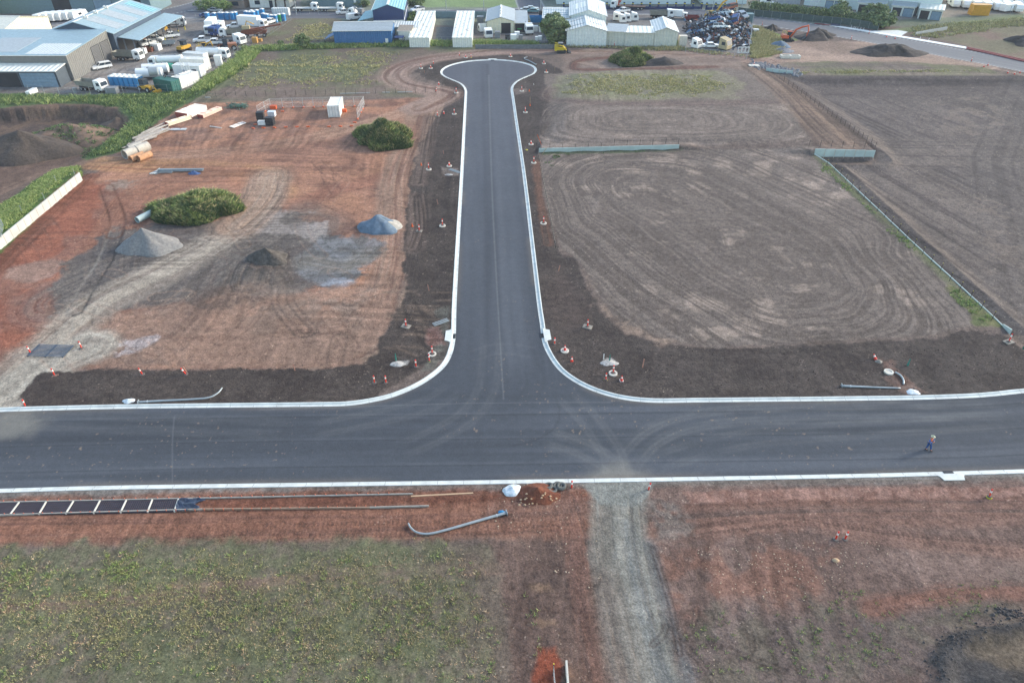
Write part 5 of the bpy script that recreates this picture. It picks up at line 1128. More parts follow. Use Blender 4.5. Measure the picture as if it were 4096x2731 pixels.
# the far hedge behind its mesh fence
HL = [(3015, 58), (3060, 62), (3120, 68), (3200, 76), (3300, 88), (3400, 99), (3480, 108), (3530, 116)]
rs_ = np.random.RandomState(5); P = []; tt = thing('hedge', 'long dark hedge behind the mesh fence of the far street', 'hedge', G(3015, 58))
HW = [G(*p) for p in HL]
for k in range(16000):
    u = rs_.rand()*(len(HW)-1.001); a, b_ = HW[int(u)], HW[int(u)+1]; p = a.lerp(b_, u-int(u))
    hh = 2.3+1.2*float(_T[int(u*40) % 256, 3]); P.append((p.x+rs_.randn()*.9-tt.location.x, p.y+1.6+rs_.randn()*.9-tt.location.y, hh*rs_.rand()**.7))
P = np.array(P); V, m = blades(P, .3, .8, .14, 1, .2, seed=3); blade_obj('foliage', V, m, T_DARK, tt)

# stones and clods in the near ground
def stones(label, poly, n, s0, s1, mt, seed, name='loose_stones', gauss=None):
    r_ = np.random.RandomState(seed); P = np.array(poly); b = MB(); k = 0
    while k < n:
        if gauss: a = r_.randint(len(P)-1); t = r_.rand(); c = P[a]*(1-t)+P[a+1]*t; x, y_ = c+r_.randn(2)*gauss
        else:
            x, y_ = P.min(0)+r_.rand(2)*(P.max(0)-P.min(0))
            if float(sdf(np.array([x], np.float32), np.array([y_], np.float32), poly)[0]) > 0: n -= .2; continue
        s = s0+(s1-s0)*r_.rand()**3; b.dome((x, y_, zg(x, y_)-.01), s, s*(.6+.4*r_.rand()), s*.9, 5, 2); k += 1
    tag(b.obj(name, mt), label, 'stones', kind='stuff')
PS = M('pale_stone', (206, 178, 146), .9)
stones('pale pebbles scattered on the red slope in the near right', Q([(1600, 1260), (2000, 1240), (2050, 1270), (1960, 1330), (1850, 1380), (1640, 1360)]), 420, .015, .085, M('pebble', (208, 190, 168), .9), 1)
stones('few pebbles over the near right earth', Q([(1520, 1200), (2352, 1260), (2352, 1400), (1560, 1560)]), 260, .015, .06, M('pebble'), 2)
stones('pebbles beside the red dirt heap and gravel track', Q([(1150, 1110), (1360, 1110), (1390, 1400), (1240, 1300), (1100, 1180)]), 160, .03, .1, M('pebble'), 3)
stones('dark clods ringing the grey heap in the near corner', Q([(2148, 1568), (2155, 1500), (2195, 1462), (2280, 1440), (2352, 1428), (2420, 1420)]), 450, .04, .13, M('clod', (88, 84, 84), .95, var=.3), 4, 'soil_clods', gauss=.45)
stones('dark clods along the far edge of the near corner heap', Q([(2290, 1400), (2330, 1412), (2380, 1425)]), 160, .06, .2, M('clod'), 5, 'soil_clods', gauss=.35)
stones('clods on the topsoil verge by the right corner', Q([(1290, 760), (1500, 800), (2000, 800), (2330, 800), (2330, 890), (1480, 910), (1300, 840)]), 900, .04, .12, M('clod2', (92, 82, 78), .95, var=.3), 6, 'soil_clods')
stones('clods on the topsoil verge left of the side road', Q([(960, 450), (1050, 450), (1030, 760), (900, 900), (200, 900), (200, 860), (880, 830), (940, 650)]), 900, .04, .13, M('clod2'), 7, 'soil_clods')
o = MB().dome((0, 0, -.05), .34, .24, .22, 8, 4).obj('boulder', PS); o.location = G(3343, 2240); tag(o, 'single pale boulder below the paired delineator posts', 'boulder')
# ---------------------------------------------------------------- buildings
def ribbed(name, rgb, ax=0, fr=1.3, dp=.05, rough=.5, **k): return M(name, rgb, rough, streak=(ax, fr, dp), **k)
R_GREY = ribbed('roof_grey', (176, 188, 196), 1); R_BLUEG = ribbed('roof_blue_grey', (156, 184, 198), 1); R_TEAL = ribbed('roof_teal', (150, 208, 220), 0)
R_WHITE = ribbed('roof_white', (232, 236, 230), 0, .8); R_CREAM = ribbed('roof_cream', (214, 216, 206), 1); R_LIGHT = ribbed('roof_light', (204, 212, 214), 0)
W_GREY = ribbed('wall_grey', (136, 138, 138), 1, 1.2); W_CREAM = ribbed('wall_cream', (222, 220, 196), 0, 1.2); W_BLUE = ribbed('wall_blue', (64, 124, 186), 0, 1.6)
W_NAVY = M('wall_navy', (44, 66, 116), .6); W_PALE = ribbed('wall_pale', (216, 226, 226), 0, 1.2); W_SAGE = ribbed('wall_sage', (200, 206, 198), 0, 1.2); W_TEALG = M('wall_teal_grey', (120, 150, 162), .7)
W_FACT = M('wall_factory', (206, 222, 226), .7, var=.06); DARKD = M('door_dark', (52, 52, 56), .7); DOORB = ribbed('door_blue_grey', (150, 180, 204), 2, 3); DOORG = ribbed('door_grey', (112, 114, 116), 2, 3)
TRIM = M('white_trim', (226, 230, 230), .5); GLASS = M('window_glass', (60, 74, 88), .15); CARDB = M('rusty_metal', (150, 96, 66), .8, var=.3, scale=3)
def shed(label, A, B, dep, Hh, Rr, ridge='x', wall=W_GREY, roof=R_GREY, openings=(), ov=.35, trim=True, sheets=(), name='shed', z0=-.2, cat='shed'):
    """A, B = left and right near corners in plan; openings (face, u0, u1, z0, z1, kind)"""
    A = Vector(A); B = Vector(B); L = (B-A).length
    t = thing(name, label, cat, (A.x, A.y, 0), math.atan2(B.y-A.y, B.x-A.x))
    w = MB()
    if ridge == 'x':
        w.add([(0, 0, z0), (L, 0, z0), (L, dep, z0), (0, dep, z0), (0, 0, Hh), (L, 0, Hh), (L, dep, Hh), (0, dep, Hh), (0, dep/2, Rr), (L, dep/2, Rr)], [(0, 1, 5, 4), (2, 3, 7, 6), (1, 2, 6, 9, 5), (3, 0, 4, 8, 7)])
        pl = [((-ov, -ov), (L+ov, -ov), (L+ov, dep/2), (-ov, dep/2)), ((L+ov, dep+ov), (-ov, dep+ov), (-ov, dep/2), (L+ov, dep/2))]; zz = lambda x, y: Rr-(Rr-Hh)*abs(y-dep/2)/(dep/2)+.06
    elif ridge == 'y':
        w.add([(0, 0, z0), (L, 0, z0), (L, dep, z0), (0, dep, z0), (0, 0, Hh), (L, 0, Hh), (L, dep, Hh), (0, dep, Hh), (L/2, 0, Rr), (L/2, dep, Rr)], [(0, 1, 5, 8, 4), (2, 3, 7, 9, 6), (1, 2, 6, 5), (3, 0, 4, 7)])
        pl = [((-ov, -ov), (L/2, -ov), (L/2, dep+ov), (-ov, dep+ov)), ((L/2, -ov), (L+ov, -ov), (L+ov, dep+ov), (L/2, dep+ov))]; zz = lambda x, y: Rr-(Rr-Hh)*abs(x-L/2)/(L/2)+.06
    else:                                                    # single slope, near eave Hh to far eave Rr
        w.add([(0, 0, z0), (L, 0, z0), (L, dep, z0), (0, dep, z0), (0, 0, Hh), (L, 0, Hh), (L, dep, Rr), (0, dep, Rr)], [(0, 1, 5, 4), (2, 3, 7, 6), (1, 2, 6, 5), (3, 0, 4, 7)])
        pl = [((-ov, -ov), (L+ov, -ov), (L+ov, dep+ov), (-ov, dep+ov))]; zz = lambda x, y: Hh+(Rr-Hh)*y/dep+.06
    w.obj('wall', wall, t)
    b = MB()
    for q in pl:
        top = [(x, y, zz(x, y)) for x, y in q]; b.add(top+[(x, y, z-.12) for x, y, z in top], [(0, 1, 2, 3), (7, 6, 5, 4)]+[(k, k+4, (k+1) % 4+4, (k+1) % 4) for k in range(4)])
    r_ = b.obj('roof', roof, t)
    if ridge == 'y' and trim: MB().box(L/2, dep/2, Rr+.08, .6, dep+2*ov, .06).obj('ridge_cap', TRIM, r_)
    if ridge == 'x' and trim: MB().box(L/2, dep/2, Rr+.08, L+2*ov, .5, .06).obj('ridge_cap', TRIM, r_)
    for (x0, x1, y0, y1, mt) in sheets:                      # roof-light and newer sheets, a little proud
        vs = [(x, y, zz(x, y)+.04) for x, y in ((x0, y0), (x1, y0), (x1, y1), (x0, y1))]
        MB().add(vs+[(x, y, z-.05) for x, y, z in vs], [(0, 1, 2, 3)]+[(k, k+4, (k+1) % 4+4, (k+1) % 4) for k in range(4)]).obj('roof_sheet', mt, r_)
    if trim:
        g = MB()
        if ridge != 'y': g.box(L/2, -ov-.05, Hh-.02-(Rr-Hh)*ov/(dep/2 if ridge == 'x' else dep), L+2*ov, .12, .14)
        else: g.box(-ov-.05, dep/2, Hh-.1, .12, dep+2*ov, .14)
        g.obj('gutter', TRIM, t)
    for (fc, u0, u1, a, c, kd) in openings:
        mt, nm, pr = {'dark': (DARKD, 'doorway', .03), 'roller': (DOORG, 'roller_door', .06), 'blue': (DOORB, 'roller_door', .06), 'window': (GLASS, 'window', .04), 'white': (TRIM, 'door', .05), 'band': (TRIM, 'band', .05), 'rust': (CARDB, 'panel', .04), 'pale': (W_PALE, 'sliding_door', .1)}[kd]
        m_ = MB()
        if fc == 'n': m_.span(u0, u1, -pr, .02, a, c)
        if fc == 'r': m_.span(L-.02, L+pr, u0, u1, a, c)
        if fc == 'l': m_.span(-pr, .02, u0, u1, a, c)
        o = m_.obj(nm, mt, t)
        if kd in ('roller', 'blue', 'window'):
            f_ = MB()
            if fc == 'n': f_.span(u0-.1, u0, -pr-.03, 0, a, c+.1).span(u1, u1+.1, -pr-.03, 0, a, c+.1).span(u0, u1, -pr-.03, 0, c, c+.1)
            else:
                xx = L if fc == 'r' else -pr-.03
                f_.span(xx, xx+pr+.03, u0-.1, u0, a, c+.1).span(xx, xx+pr+.03, u1, u1+.1, a, c+.1).span(xx, xx+pr+.03, u0, u1, c, c+.1)
            f_.obj('frame', DARKD, o)
    return t
# left: grey shed group
s1 = shed('grey walled shed front section with blue grey roof and two roller doors', (-152, 176), (-108.8, 176), 21.5, 6.1, 7.2, 'mono', W_GREY, R_BLUEG, [('r', 11.5, 15.5, 0, 5.0, 'roller'), ('r', 16.4, 20.6, 0, 5.0, 'roller')], sheets=[(20, 30, 2, 14, R_GREY), (33, 43, .5, 9, R_LIGHT)])
shed('big workshop shed behind with navy gable, long ridge and pale roof sheets', (-126.5, 198), (-107.5, 198), 31, 6.2, 9.0, 'y', M('gable_slate', (72, 92, 116), .6), R_BLUEG, [('r', 1, 4, 0, 4.4, 'dark'), ('r', 5, 9, 0, 4.4, 'dark'), ('r', 10, 14, 0, 4.4, 'dark'), ('r', 15, 19, 0, 4.4, 'rust'), ('r', 20, 24, 0, 4.4, 'dark'), ('r', 25, 29, 0, 4.4, 'roller')],
     sheets=[(10.5, 18.5, 4, 9, R_GREY), (10.5, 18.5, 12, 17, R_GREY), (10.5, 18.5, 20, 24, R_GREY), (11, 18.8, 26, 30, R_TEAL)])
t = thing('canopy', 'long blue grey canopy roof on posts over the workshop bays', 'canopy', (-107.2, 199.5, 0))
MB().add([(0, 0, 4.9), (5.5, 0, 4.1), (5.5, 31, 4.1), (0, 31, 4.9), (0, 0, 4.75), (5.5, 0, 3.95), (5.5, 31, 3.95), (0, 31, 4.75)], [(0, 1, 2, 3), (7, 6, 5, 4), (0, 4, 5, 1), (1, 5, 6, 2), (2, 6, 7, 3), (3, 7, 4, 0)]).obj('roof', R_BLUEG, t)
for k in range(7):
    MB().box(5.2, .4+k*5.05, 2, .2, .2, 4.0).obj('post', M('dark_steel', (84, 88, 94), .7), t); MB().box(5.2, .4+k*5.05, .55, .26, .26, 1.1).obj('post_guard', YEL, t)
lt = shed('low lean-to with white roof and blue roller door at the front of the grey shed', (-150, 171), (-109.6, 171), 4.7, 3.7, 4.2, 'mono', M('wall_dark_slate', (84, 96, 108), .7), R_WHITE, [('n', 31.5, 40, 0, 3.3, 'blue'), ('n', 20, 31, 0, 3.2, 'dark')], ov=.2)
shed('cream walled shed with pale ridged roof at the left edge', (-190, 204), (-143.2, 203), 26, 4.2, 6.8, 'x', ribbed('wall_butter', (240, 236, 204), 1, 1.2), R_CREAM, [], sheets=[(34, 37, .5, 12.5, R_GREY)])
for k, (u, v) in enumerate([(-116.6, 203), (-115.8, 203), (-116.8, 209), (-116, 209), (-117, 215.5), (-116.2, 215.5)]):
    MB().cyl((0, 0, 0), (0, 0, .5), .25, n=8).dome((0, 0, .5), .42, .42, .3, 10, 4).obj('roof_vent', TRIM).matrix_world = Matrix.Translation((u, v, 8.95))
for k, o in enumerate([o for o in scn.collection.objects if o.name.startswith('roof_vent')]): tag(o, 'round white turbine vent on the workshop ridge', 'roof vent', 'turbine vents along the workshop ridge')
# middle
shed('bright blue ribbed shed with grey ridged roof', (-51.2, 210.8), (-34.7, 211.6), 9.5, 4.1, 5.3, 'x', W_BLUE, R_GREY, [('n', 14.6, 15.4, 0, 1.8, 'white')])
t = thing('awning', 'blue lean-to flap on the left end of the blue shed', 'awning', (-51.4, 212, 0)); MB().add([(0, 0, 2.7), (0, 6, 2.7), (-3, 6, 1.4), (-3, 0, 1.4), (0, 0, 2.6), (0, 6, 2.6), (-3, 6, 1.3), (-3, 0, 1.3)], [(0, 1, 2, 3), (7, 6, 5, 4), (0, 3, 7, 4), (3, 2, 6, 7)]).obj('roof', W_BLUE, t)
for y_ in (0, 6): MB().box(-2.9, y_, .7, .12, .12, 1.4).obj('post', DARKD, t)
t = thing('shelter', 'small dark roofed shelter with a tyre at the right end of the blue shed', 'shelter', (-33.9, 210.5, 0)); MB().box(1.3, 1.2, 2.2, 2.6, 2.6, .12).obj('roof', W_NAVY, t)
for x_, y_ in ((.1, 0), (2.5, 0), (.1, 2.4), (2.5, 2.4)): MB().box(x_, y_, 1.1, .12, .12, 2.2).obj('post', DARKD, t)
shed('white walled flat hut with stained roof behind the dark shelter', (-33.2, 214.5), (-29.6, 214.5), 6, 3.2, 3.4, 'mono', M('wall_white', (232, 234, 230), .6), M('stained_roof', (168, 160, 148), .8, var=.3), [], name='hut', cat='hut')
shed('low pale roofed store behind the blue shed', (-38.5, 221.5), (-28.5, 221.5), 4.5, 2.8, 3.3, 'mono', W_SAGE, R_LIGHT, [('n', 5.5, 9.5, .1, 2.3, 'rust')], name='store', cat='store')
shed('tall navy shed with pale teal gabled roof and white trim', (-42.3, 227.2), (-33.1, 227.9), 22, 6.3, 7.8, 'y', W_NAVY, R_TEAL, [('n', -.05, 9.25, 3.1, 3.4, 'band'), ('n', 0, .25, 0, 3.1, 'band'), ('r', 0, 22, 3.1, 3.4, 'band'), ('r', 2, 6, 4.0, 5.6, 'window'), ('r', 8, 12, 4.0, 5.6, 'window'), ('r', 3, 4.2, 0, 2.3, 'window')], sheets=[(4.2, 5.0, 0, 22, TRIM)])
t = thing('awning', 'pale blue side canopy on the left of the tall navy shed', 'awning', (-42.4, 228, 0)); MB().add([(0, 0, 4.2), (0, 14, 4.2), (-5, 14, 3.1), (-5, 0, 3.1), (0, 0, 4.1), (0, 14, 4.1), (-5, 14, 3.0), (-5, 0, 3.0)], [(0, 1, 2, 3), (7, 6, 5, 4), (0, 3, 7, 4), (3, 2, 6, 7)]).obj('roof', R_TEAL, t)
for y_ in (.2, 7, 13.8): MB().box(-4.8, y_, 1.5, .15, .15, 3.0).obj('post', GALV, t)
for lab, x0, x1, xf in (('left', -29.4, -23.6, -30.9), ('right', -17.0, -11.4, -17.9)):
    A = Vector((x0, 208.9)); B = Vector((x1, 209.2)); t = thing('storage_building', f'long low white ribbed roof storage building, {lab} of the pair', 'storage building', (A.x, A.y, 0), 0, 'long white storage buildings'); k = xf-x0; L = x1-x0
    MB().add([(0, 0, -.2), (L, 0, -.2), (L+k, 36, -.2), (k, 36, -.2), (0, 0, 2.6), (L, 0, 2.6), (L+k, 36, 2.6), (k, 36, 2.6)], [(0, 1, 5, 4), (1, 2, 6, 5), (2, 3, 7, 6), (3, 0, 4, 7)]).obj('wall', ribbed('wall_white_ribs', (220, 226, 220), 0, 1.6), t)
    r_ = MB().add([(-.15, -.15, 2.68), (L+.15, -.15, 2.68), (L+k+.15, 36.1, 2.68), (k-.15, 36.1, 2.68), (-.15, -.15, 2.6), (L+.15, -.15, 2.6), (L+k+.15, 36.1, 2.6), (k-.15, 36.1, 2.6)], [(0, 1, 2, 3), (7, 6, 5, 4)]+[(q, q+4, (q+1) % 4+4, (q+1) % 4) for q in range(4)]).obj('roof', R_WHITE, t)
    for j in range(34): MB().box(.4+k*j/36+rng.uniform(0, L-.9), .8+j*1.03, 2.71, rng.uniform(.3, .9), .3, .02).obj('rust_stain', M('stain', (176, 168, 154), .9, var=.3), r_)
o = MB().box(0, 0, 1.0, 29, .15, 2.0).obj('boundary_wall', W_TEALG); o.location = (-20.5, 247.5, 0); tag(o, 'grey sheet fence along the street behind the white storage buildings', 'fence')
shed('cream workshop with grey gabled roof, dark open doorway and roof vents', (-7.6, 226.1), (.6, 226.1), 17.5, 3.5, 4.6, 'y', W_CREAM, R_GREY, [('n', 4.3, 7.2, 0, 2.9, 'dark')])
shed('skillion side bay with wire cage on the right of the cream workshop', (.75, 226.6), (4.6, 226.6), 17, 2.9, 2.95, 'mono', W_CREAM, R_GREY, [('n', .2, 3.6, .1, 2.6, 'dark')], name='side_bay')
for k, y_ in enumerate((229.5, 233.5, 237.5)):
    o = MB().cyl((0, 0, 0), (0, 0, .4), .22, n=8).dome((0, 0, .4), .38, .38, .28, 10, 4).obj('roof_vent', TRIM); o.location = (-3.5, y_, 4.6); tag(o, ['round roof vent nearest the cream workshop gable', 'middle round vent on the cream workshop ridge', 'farthest round vent on the cream workshop ridge'][k], 'roof vent', 'vents on the cream workshop')
shed('front white gabled shed behind the round tree', (15.7, 210.0), (27.0, 209.6), 13, 4.3, 5.8, 'y', W_PALE, R_LIGHT, [], sheets=[(1, 5, 3, 3.3, M('grey_strip', (140, 142, 146), .7)), (1.2, 4.8, 9, 9.3, M('grey_strip')), (6.5, 10.5, 5, 5.3, M('grey_strip'))])
shed('taller white gabled shed behind with four white roof sheets', (17.6, 223.3), (28.2, 222.6), 20, 5.6, 7.2, 'y', W_PALE, R_LIGHT, [], sheets=[(.8, 2.4, 6, 14, R_WHITE), (3.0, 4.6, 6, 14, R_WHITE), (6.2, 7.8, 6, 14, R_WHITE), (8.6, 10, 6, 14, R_WHITE)])
shed('low left wing with banded grey roof beside the taller white shed', (9.5, 227.5), (17.3, 227.0), 15, 4.2, 5.2, 'x', W_PALE, R_LIGHT, [], sheets=[(0, 7.6, 2, 2.5, R_BLUEG), (0, 7.6, 4, 4.5, R_BLUEG), (0, 7.6, 6, 6.5, R_BLUEG), (0, 7.6, 10, 12, R_GREY)])
shed('cream linking shed with low grey roof beside the front white shed', (27.1, 211.6), (32.3, 210.4), 7, 3.9, 4.3, 'mono', W_SAGE, R_GREY, [])
shed('long cream walled shed with flat white roof edge', (32.4, 210.4), (40.6, 209.6), 6, 3.8, 4.1, 'mono', W_SAGE, R_WHITE, [])
shed('right cream gabled shed next to the scrap yard', (40.7, 209.8), (47.2, 209.2), 14, 4.1, 5.2, 'y', W_SAGE, R_LIGHT, [], sheets=[(3.4, 4.2, 5, 11, R_GREY)])
# beyond the street
def wallbld(label, x0, x1, y, dep, h, mat, roof, ops=(), nm='factory', R_=None, ang=0): return shed(label, (x0, y), (x1, y+ang), dep, h, R_ or h+.8, 'mono', mat, roof, ops, name=nm, cat=nm.replace('_', ' '))
wallbld('long teal grey warehouse behind the flatbed trucks', -70, -53, 264.5, 14, 5.5, W_TEALG, R_GREY, [('n', 1, 1.8, 3, 4, 'white'), ('n', 14.5, 15.3, 1.5, 4.5, 'white')], 'warehouse')
wallbld('grey sheet factory at the upper left with open yard front', -175, -122, 254, 16, 5, W_TEALG, R_GREY, [('n', 20, 26, 0, 4.4, 'dark'), ('n', 34, 40, 0, 4.4, 'blue'), ('n', 44, 50, 0, 4.4, 'dark')], 'factory')
wallbld('yellow green shop front at the far upper left corner', -188, -172, 240, 10, 5, M('wall_lime', (204, 220, 60), .6), R_GREY, [('n', 9, 14, 1.5, 3.5, 'window')], 'shop')
shed('dark grey hip roofed house beyond the street', (-103.5, 262.5), (-93.5, 262.5), 9, 2.8, 4.6, 'x', M('wall_brick', (168, 150, 138), .8), ribbed('roof_slate', (112, 124, 136), 0, 2), [('n', 2, 4, .9, 2.1, 'window'), ('n', 6, 8, .9, 2.1, 'window')], name='house', cat='house', trim=False)
shed('white clad long house beyond the street beside the trees', (-92, 264), (-78, 264), 8, 3.2, 3.9, 'x', M('wall_white', (232, 234, 230), .6), R_LIGHT, [('n', 2, 3.6, 1.0, 2.2, 'window'), ('n', 7, 8, 0, 2.2, 'window')], name='house', cat='house')
wallbld('long pale factory wall behind the navy pillared fence', 16, 64, 270, 16, 6, W_FACT, R_LIGHT, [], 'factory')
wallbld('white factory block right of the navy pillared fence', 68, 84, 270, 18, 6.5, W_FACT, R_WHITE, [], 'factory')
wallbld('low pale warehouse beyond the hedge left end', 95, 103, 269.5, 10, 4.5, M('wall_lilac_grey', (176, 182, 192), .7), R_GREY, [], 'warehouse')
A = Vector((104, 268.5)); B = Vector((141.5, 248)); fb = shed('long white factory with downpipes and sliding doors behind the hedge', A, B, 34, 8, 9.5, 'mono', W_FACT, R_WHITE, [('n', 2.0, 5.5, 0, 3.6, 'pale'), ('n', 9.5, 13.0, 0, 3.2, 'blue'), ('n', 21.5, 24.8, 0, 3.2, 'blue'), ('n', 31.5, 34.6, 0, 3, 'blue'), ('n', 34.9, 36.3, 0, 2.6, 'roller')], name='factory', cat='factory')
for u, w_, d_, lb in ((7.2, 6, 2.6, 'lean-to with blue door, left on the long factory wall'), (18, 8.5, 4, 'wide grey lean-to midway on the long factory wall'), (28.5, 7, 3.6, 'grey lean-to with window on the long factory wall'), (37, 6.8, 4.6, 'glazed entrance canopy on the right end of the factory')):
    d = (B-A).normalized(); p = A+d*u-Vector((-d.y, d.x))*d_; q = p+d*w_
    shed(lb, p, q, d_-.05, 3.2, 3.9, 'mono', W_PALE, R_GREY if u < 36 else R_WHITE, [('n', .4, w_*.45, 0, 2.5, 'dark' if u > 10 else 'blue'), ('n', w_*.55, w_-.4, 0, 2.5, 'blue')], name='lean_to', cat='lean-to')
# pillared fence
t = thing('pillar_fence', 'navy pillared fence with yellow bands along the far street', 'fence', (18, 261.5, 0))
MB().span(0, 48, .1, .3, 0, .8).obj('low_wall', W_NAVY, t)
for k in range(17):
    MB().box(k*3, .2, 1.1, .55, .55, 2.2).obj('pillar', W_NAVY, t); MB().box(k*3, .2, 1.75, .6, .6, .3).obj('yellow_band', YEL, t)
t = thing('pillar_fence', 'second short run of navy pillars in front of the white factory block', 'fence', (67.5, 260.5, 0)); MB().span(0, 9.5, .1, .3, 0, .8).obj('low_wall', W_NAVY, t)
for k in range(4): MB().box(k*3.1, .2, 1.1, .55, .55, 2.2).obj('pillar', W_NAVY, t); MB().box(k*3.1, .2, 1.75, .6, .6, .3).obj('yellow_band', YEL, t)
# mesh fences
def mesh_fence(label, pts, h=1.8, step=3, cloth=None, z=0, posts=GALV, nm='mesh_fence'):
    P = [G(*p) for p in pts]; t = thing(nm, label, 'fence', P[0]); o = P[0]; b = MB()
    for k in range(len(P)-1):
        a, c = P[k]-o, P[k+1]-o; n = max(1, round((c-a).length/step))
        for j in range(n+(k == len(P)-2)): q = a.lerp(c, j/n); MB().cyl((q.x, q.y, q.z), (q.x, q.y, q.z+h), .04, n=5).obj('post', posts, t)
        for zz in ((.15, h/2, h-.03) if not cloth else (h-.03,)): b.cyl((a.x, a.y, a.z+zz), (c.x, c.y, c.z+zz), .02, n=3, cap=False)
        if cloth: d = (c-a); b2 = MB().box((a.x+c.x)/2, (a.y+c.y)/2, (a.z+c.z)/2+h/2, d.length, .03, h-.1, rz=math.atan2(d.y, d.x)); b2.obj('shade_cloth', cloth, t)
    b.obj('rail', posts, t); return t
GCL = M('green_cloth', (74, 94, 92), .8, var=.2)
mesh_fence('green cloth covered mesh fence in front of the far hedge', [(2950, 55), (3015, 66), (3120, 75), (3250, 88), (3400, 103), (3510, 122)], 2.0, 3.2, GCL)
mesh_fence('galvanised mesh fence of the truck yard along the bright grass', [(730, 370), (800, 330), (900, 260), (1000, 175), (1080, 140), (1165, 82)], 1.9, 3)
mesh_fence('mesh fence of the truck yard along the dug bank', [(120, 372), (300, 385), (430, 378), (560, 372), (730, 370)], 1.9, 3.5)
mesh_fence('mesh fence along the street at the top of the truck yard', [(745, 78), (905, 74), (1165, 60), (1500, 64)], 1.9, 3.2)
mesh_fence('tall dark mesh fence on the right side of the scrap yard', [(2985, 236), (3000, 170), (3005, 110), (3012, 82)], 2.6, 3)
mesh_fence('wire fence behind the sheds along the rank grass', [(1230, 172), (1640, 174), (1960, 172), (2250, 176)], 1.7, 5)
mesh_fence('wire fence in front of the scrap yard', [(2740, 214), (2985, 238)], 1.7, 3.5)
def lamp(px, py, h, label, top=True):
    t = thing('street_light', label, 'street light', G(px, py), 0, 'poles along the far street'); MB().cyl((0, 0, 0), (0, 0, h), .13, .07, 8).obj('pole', GALV, t)
    if top: MB().tube([(0, 0, h), (.3, -.5, h+.3), (.5, -1.6, h+.4)], .05, 6).box(.5, -1.9, h+.4, .25, .6, .12).obj('arm', GALV, t)
    else: MB().box(0, 0, h-.6, 1.8, .1, .12).box(0, 0, h-1.2, .3, .3, .4).obj('crossarm', GALV, t)
for px, py, h, w, tp in [(1187, 62, 9, 'pole beside the blue toilets at the street', 1), (1786, 55, 9, 'pole above the left white storage roof', 1), (1936, 56, 10, 'tall white pole between storage roofs and cream workshop', 1), (2162, 55, 9, 'dark pole behind the parked cars', 0), (2848, 52, 9, 'green grey pole behind the scrap heap', 0), (3073, 64, 9, 'slim light pole in front of the hedge', 1), (2965, 40, 9, 'pole at the hedge left end', 0), (2462, 36, 9, 'pole beside the crane truck', 0), (410, 45, 9, 'pole behind the grey workshop, right', 0), (350, 48, 9, 'pole behind the grey workshop, left', 0), (1635, 56, 8, 'pole right of the tall navy shed', 0), (3130, 48, 9, 'pole behind the far hedge', 0)]: lamp(px, py, h, w, tp)
# ---------------------------------------------------------------- vehicles and yard goods
VW = M('vehicle_white', (236, 240, 242), .35, var=.04); VG = M('vehicle_grey', (150, 156, 162), .5); BLK = M('vehicle_black', (50, 52, 56), .6); TY = M('vehicle_tyre', (44, 44, 46), .9)
RIM = M('wheel_rim', (190, 194, 198), .4, metal=.3); LAMP = M('lamp_lens', (240, 236, 220), .2); YMA = M('machine_yellow', (222, 176, 60), .5, var=.12); ORA = M('machine_orange', (214, 104, 62), .5, var=.12)
TBL = M('toilet_blue', (52, 152, 220), .5, var=.06); RUST = M('rust_brown', (140, 84, 62), .85, var=.3, scale=2); BEI = M('faded_beige', (196, 184, 150), .7, var=.15); SILV = M('vehicle_silver', (186, 196, 204), .3, metal=.3); VBL = M('vehicle_blue', (48, 84, 150), .35)
GRN = M('vehicle_green', (60, 176, 96), .5); TGR = M('tank_green', (90, 200, 170), .5); CGR = ribbed('container_green', (56, 124, 116), 0, 3.5); CWH = ribbed('container_white', (234, 236, 234), 1, 3.5); CBL = ribbed('container_blue_grey', (120, 160, 170), 0, 3.5)
def wheels(t, xs, w, r=.35, wd=.25, dual=False):
    for x in xs:
        for s in (-1, 1):
            o = MB().cyl((x, s*(w/2-wd), r), (x, s*w/2, r), r, n=12).obj('wheel', TY, t); MB().cyl((x, s*(w/2), r), (x, s*(w/2+.02), r), r*.55, n=8).obj('rim', RIM, o)
def side(b, pts, w): return b.prof([(x, z) for x, z in pts], -w/2, w/2, 'y')
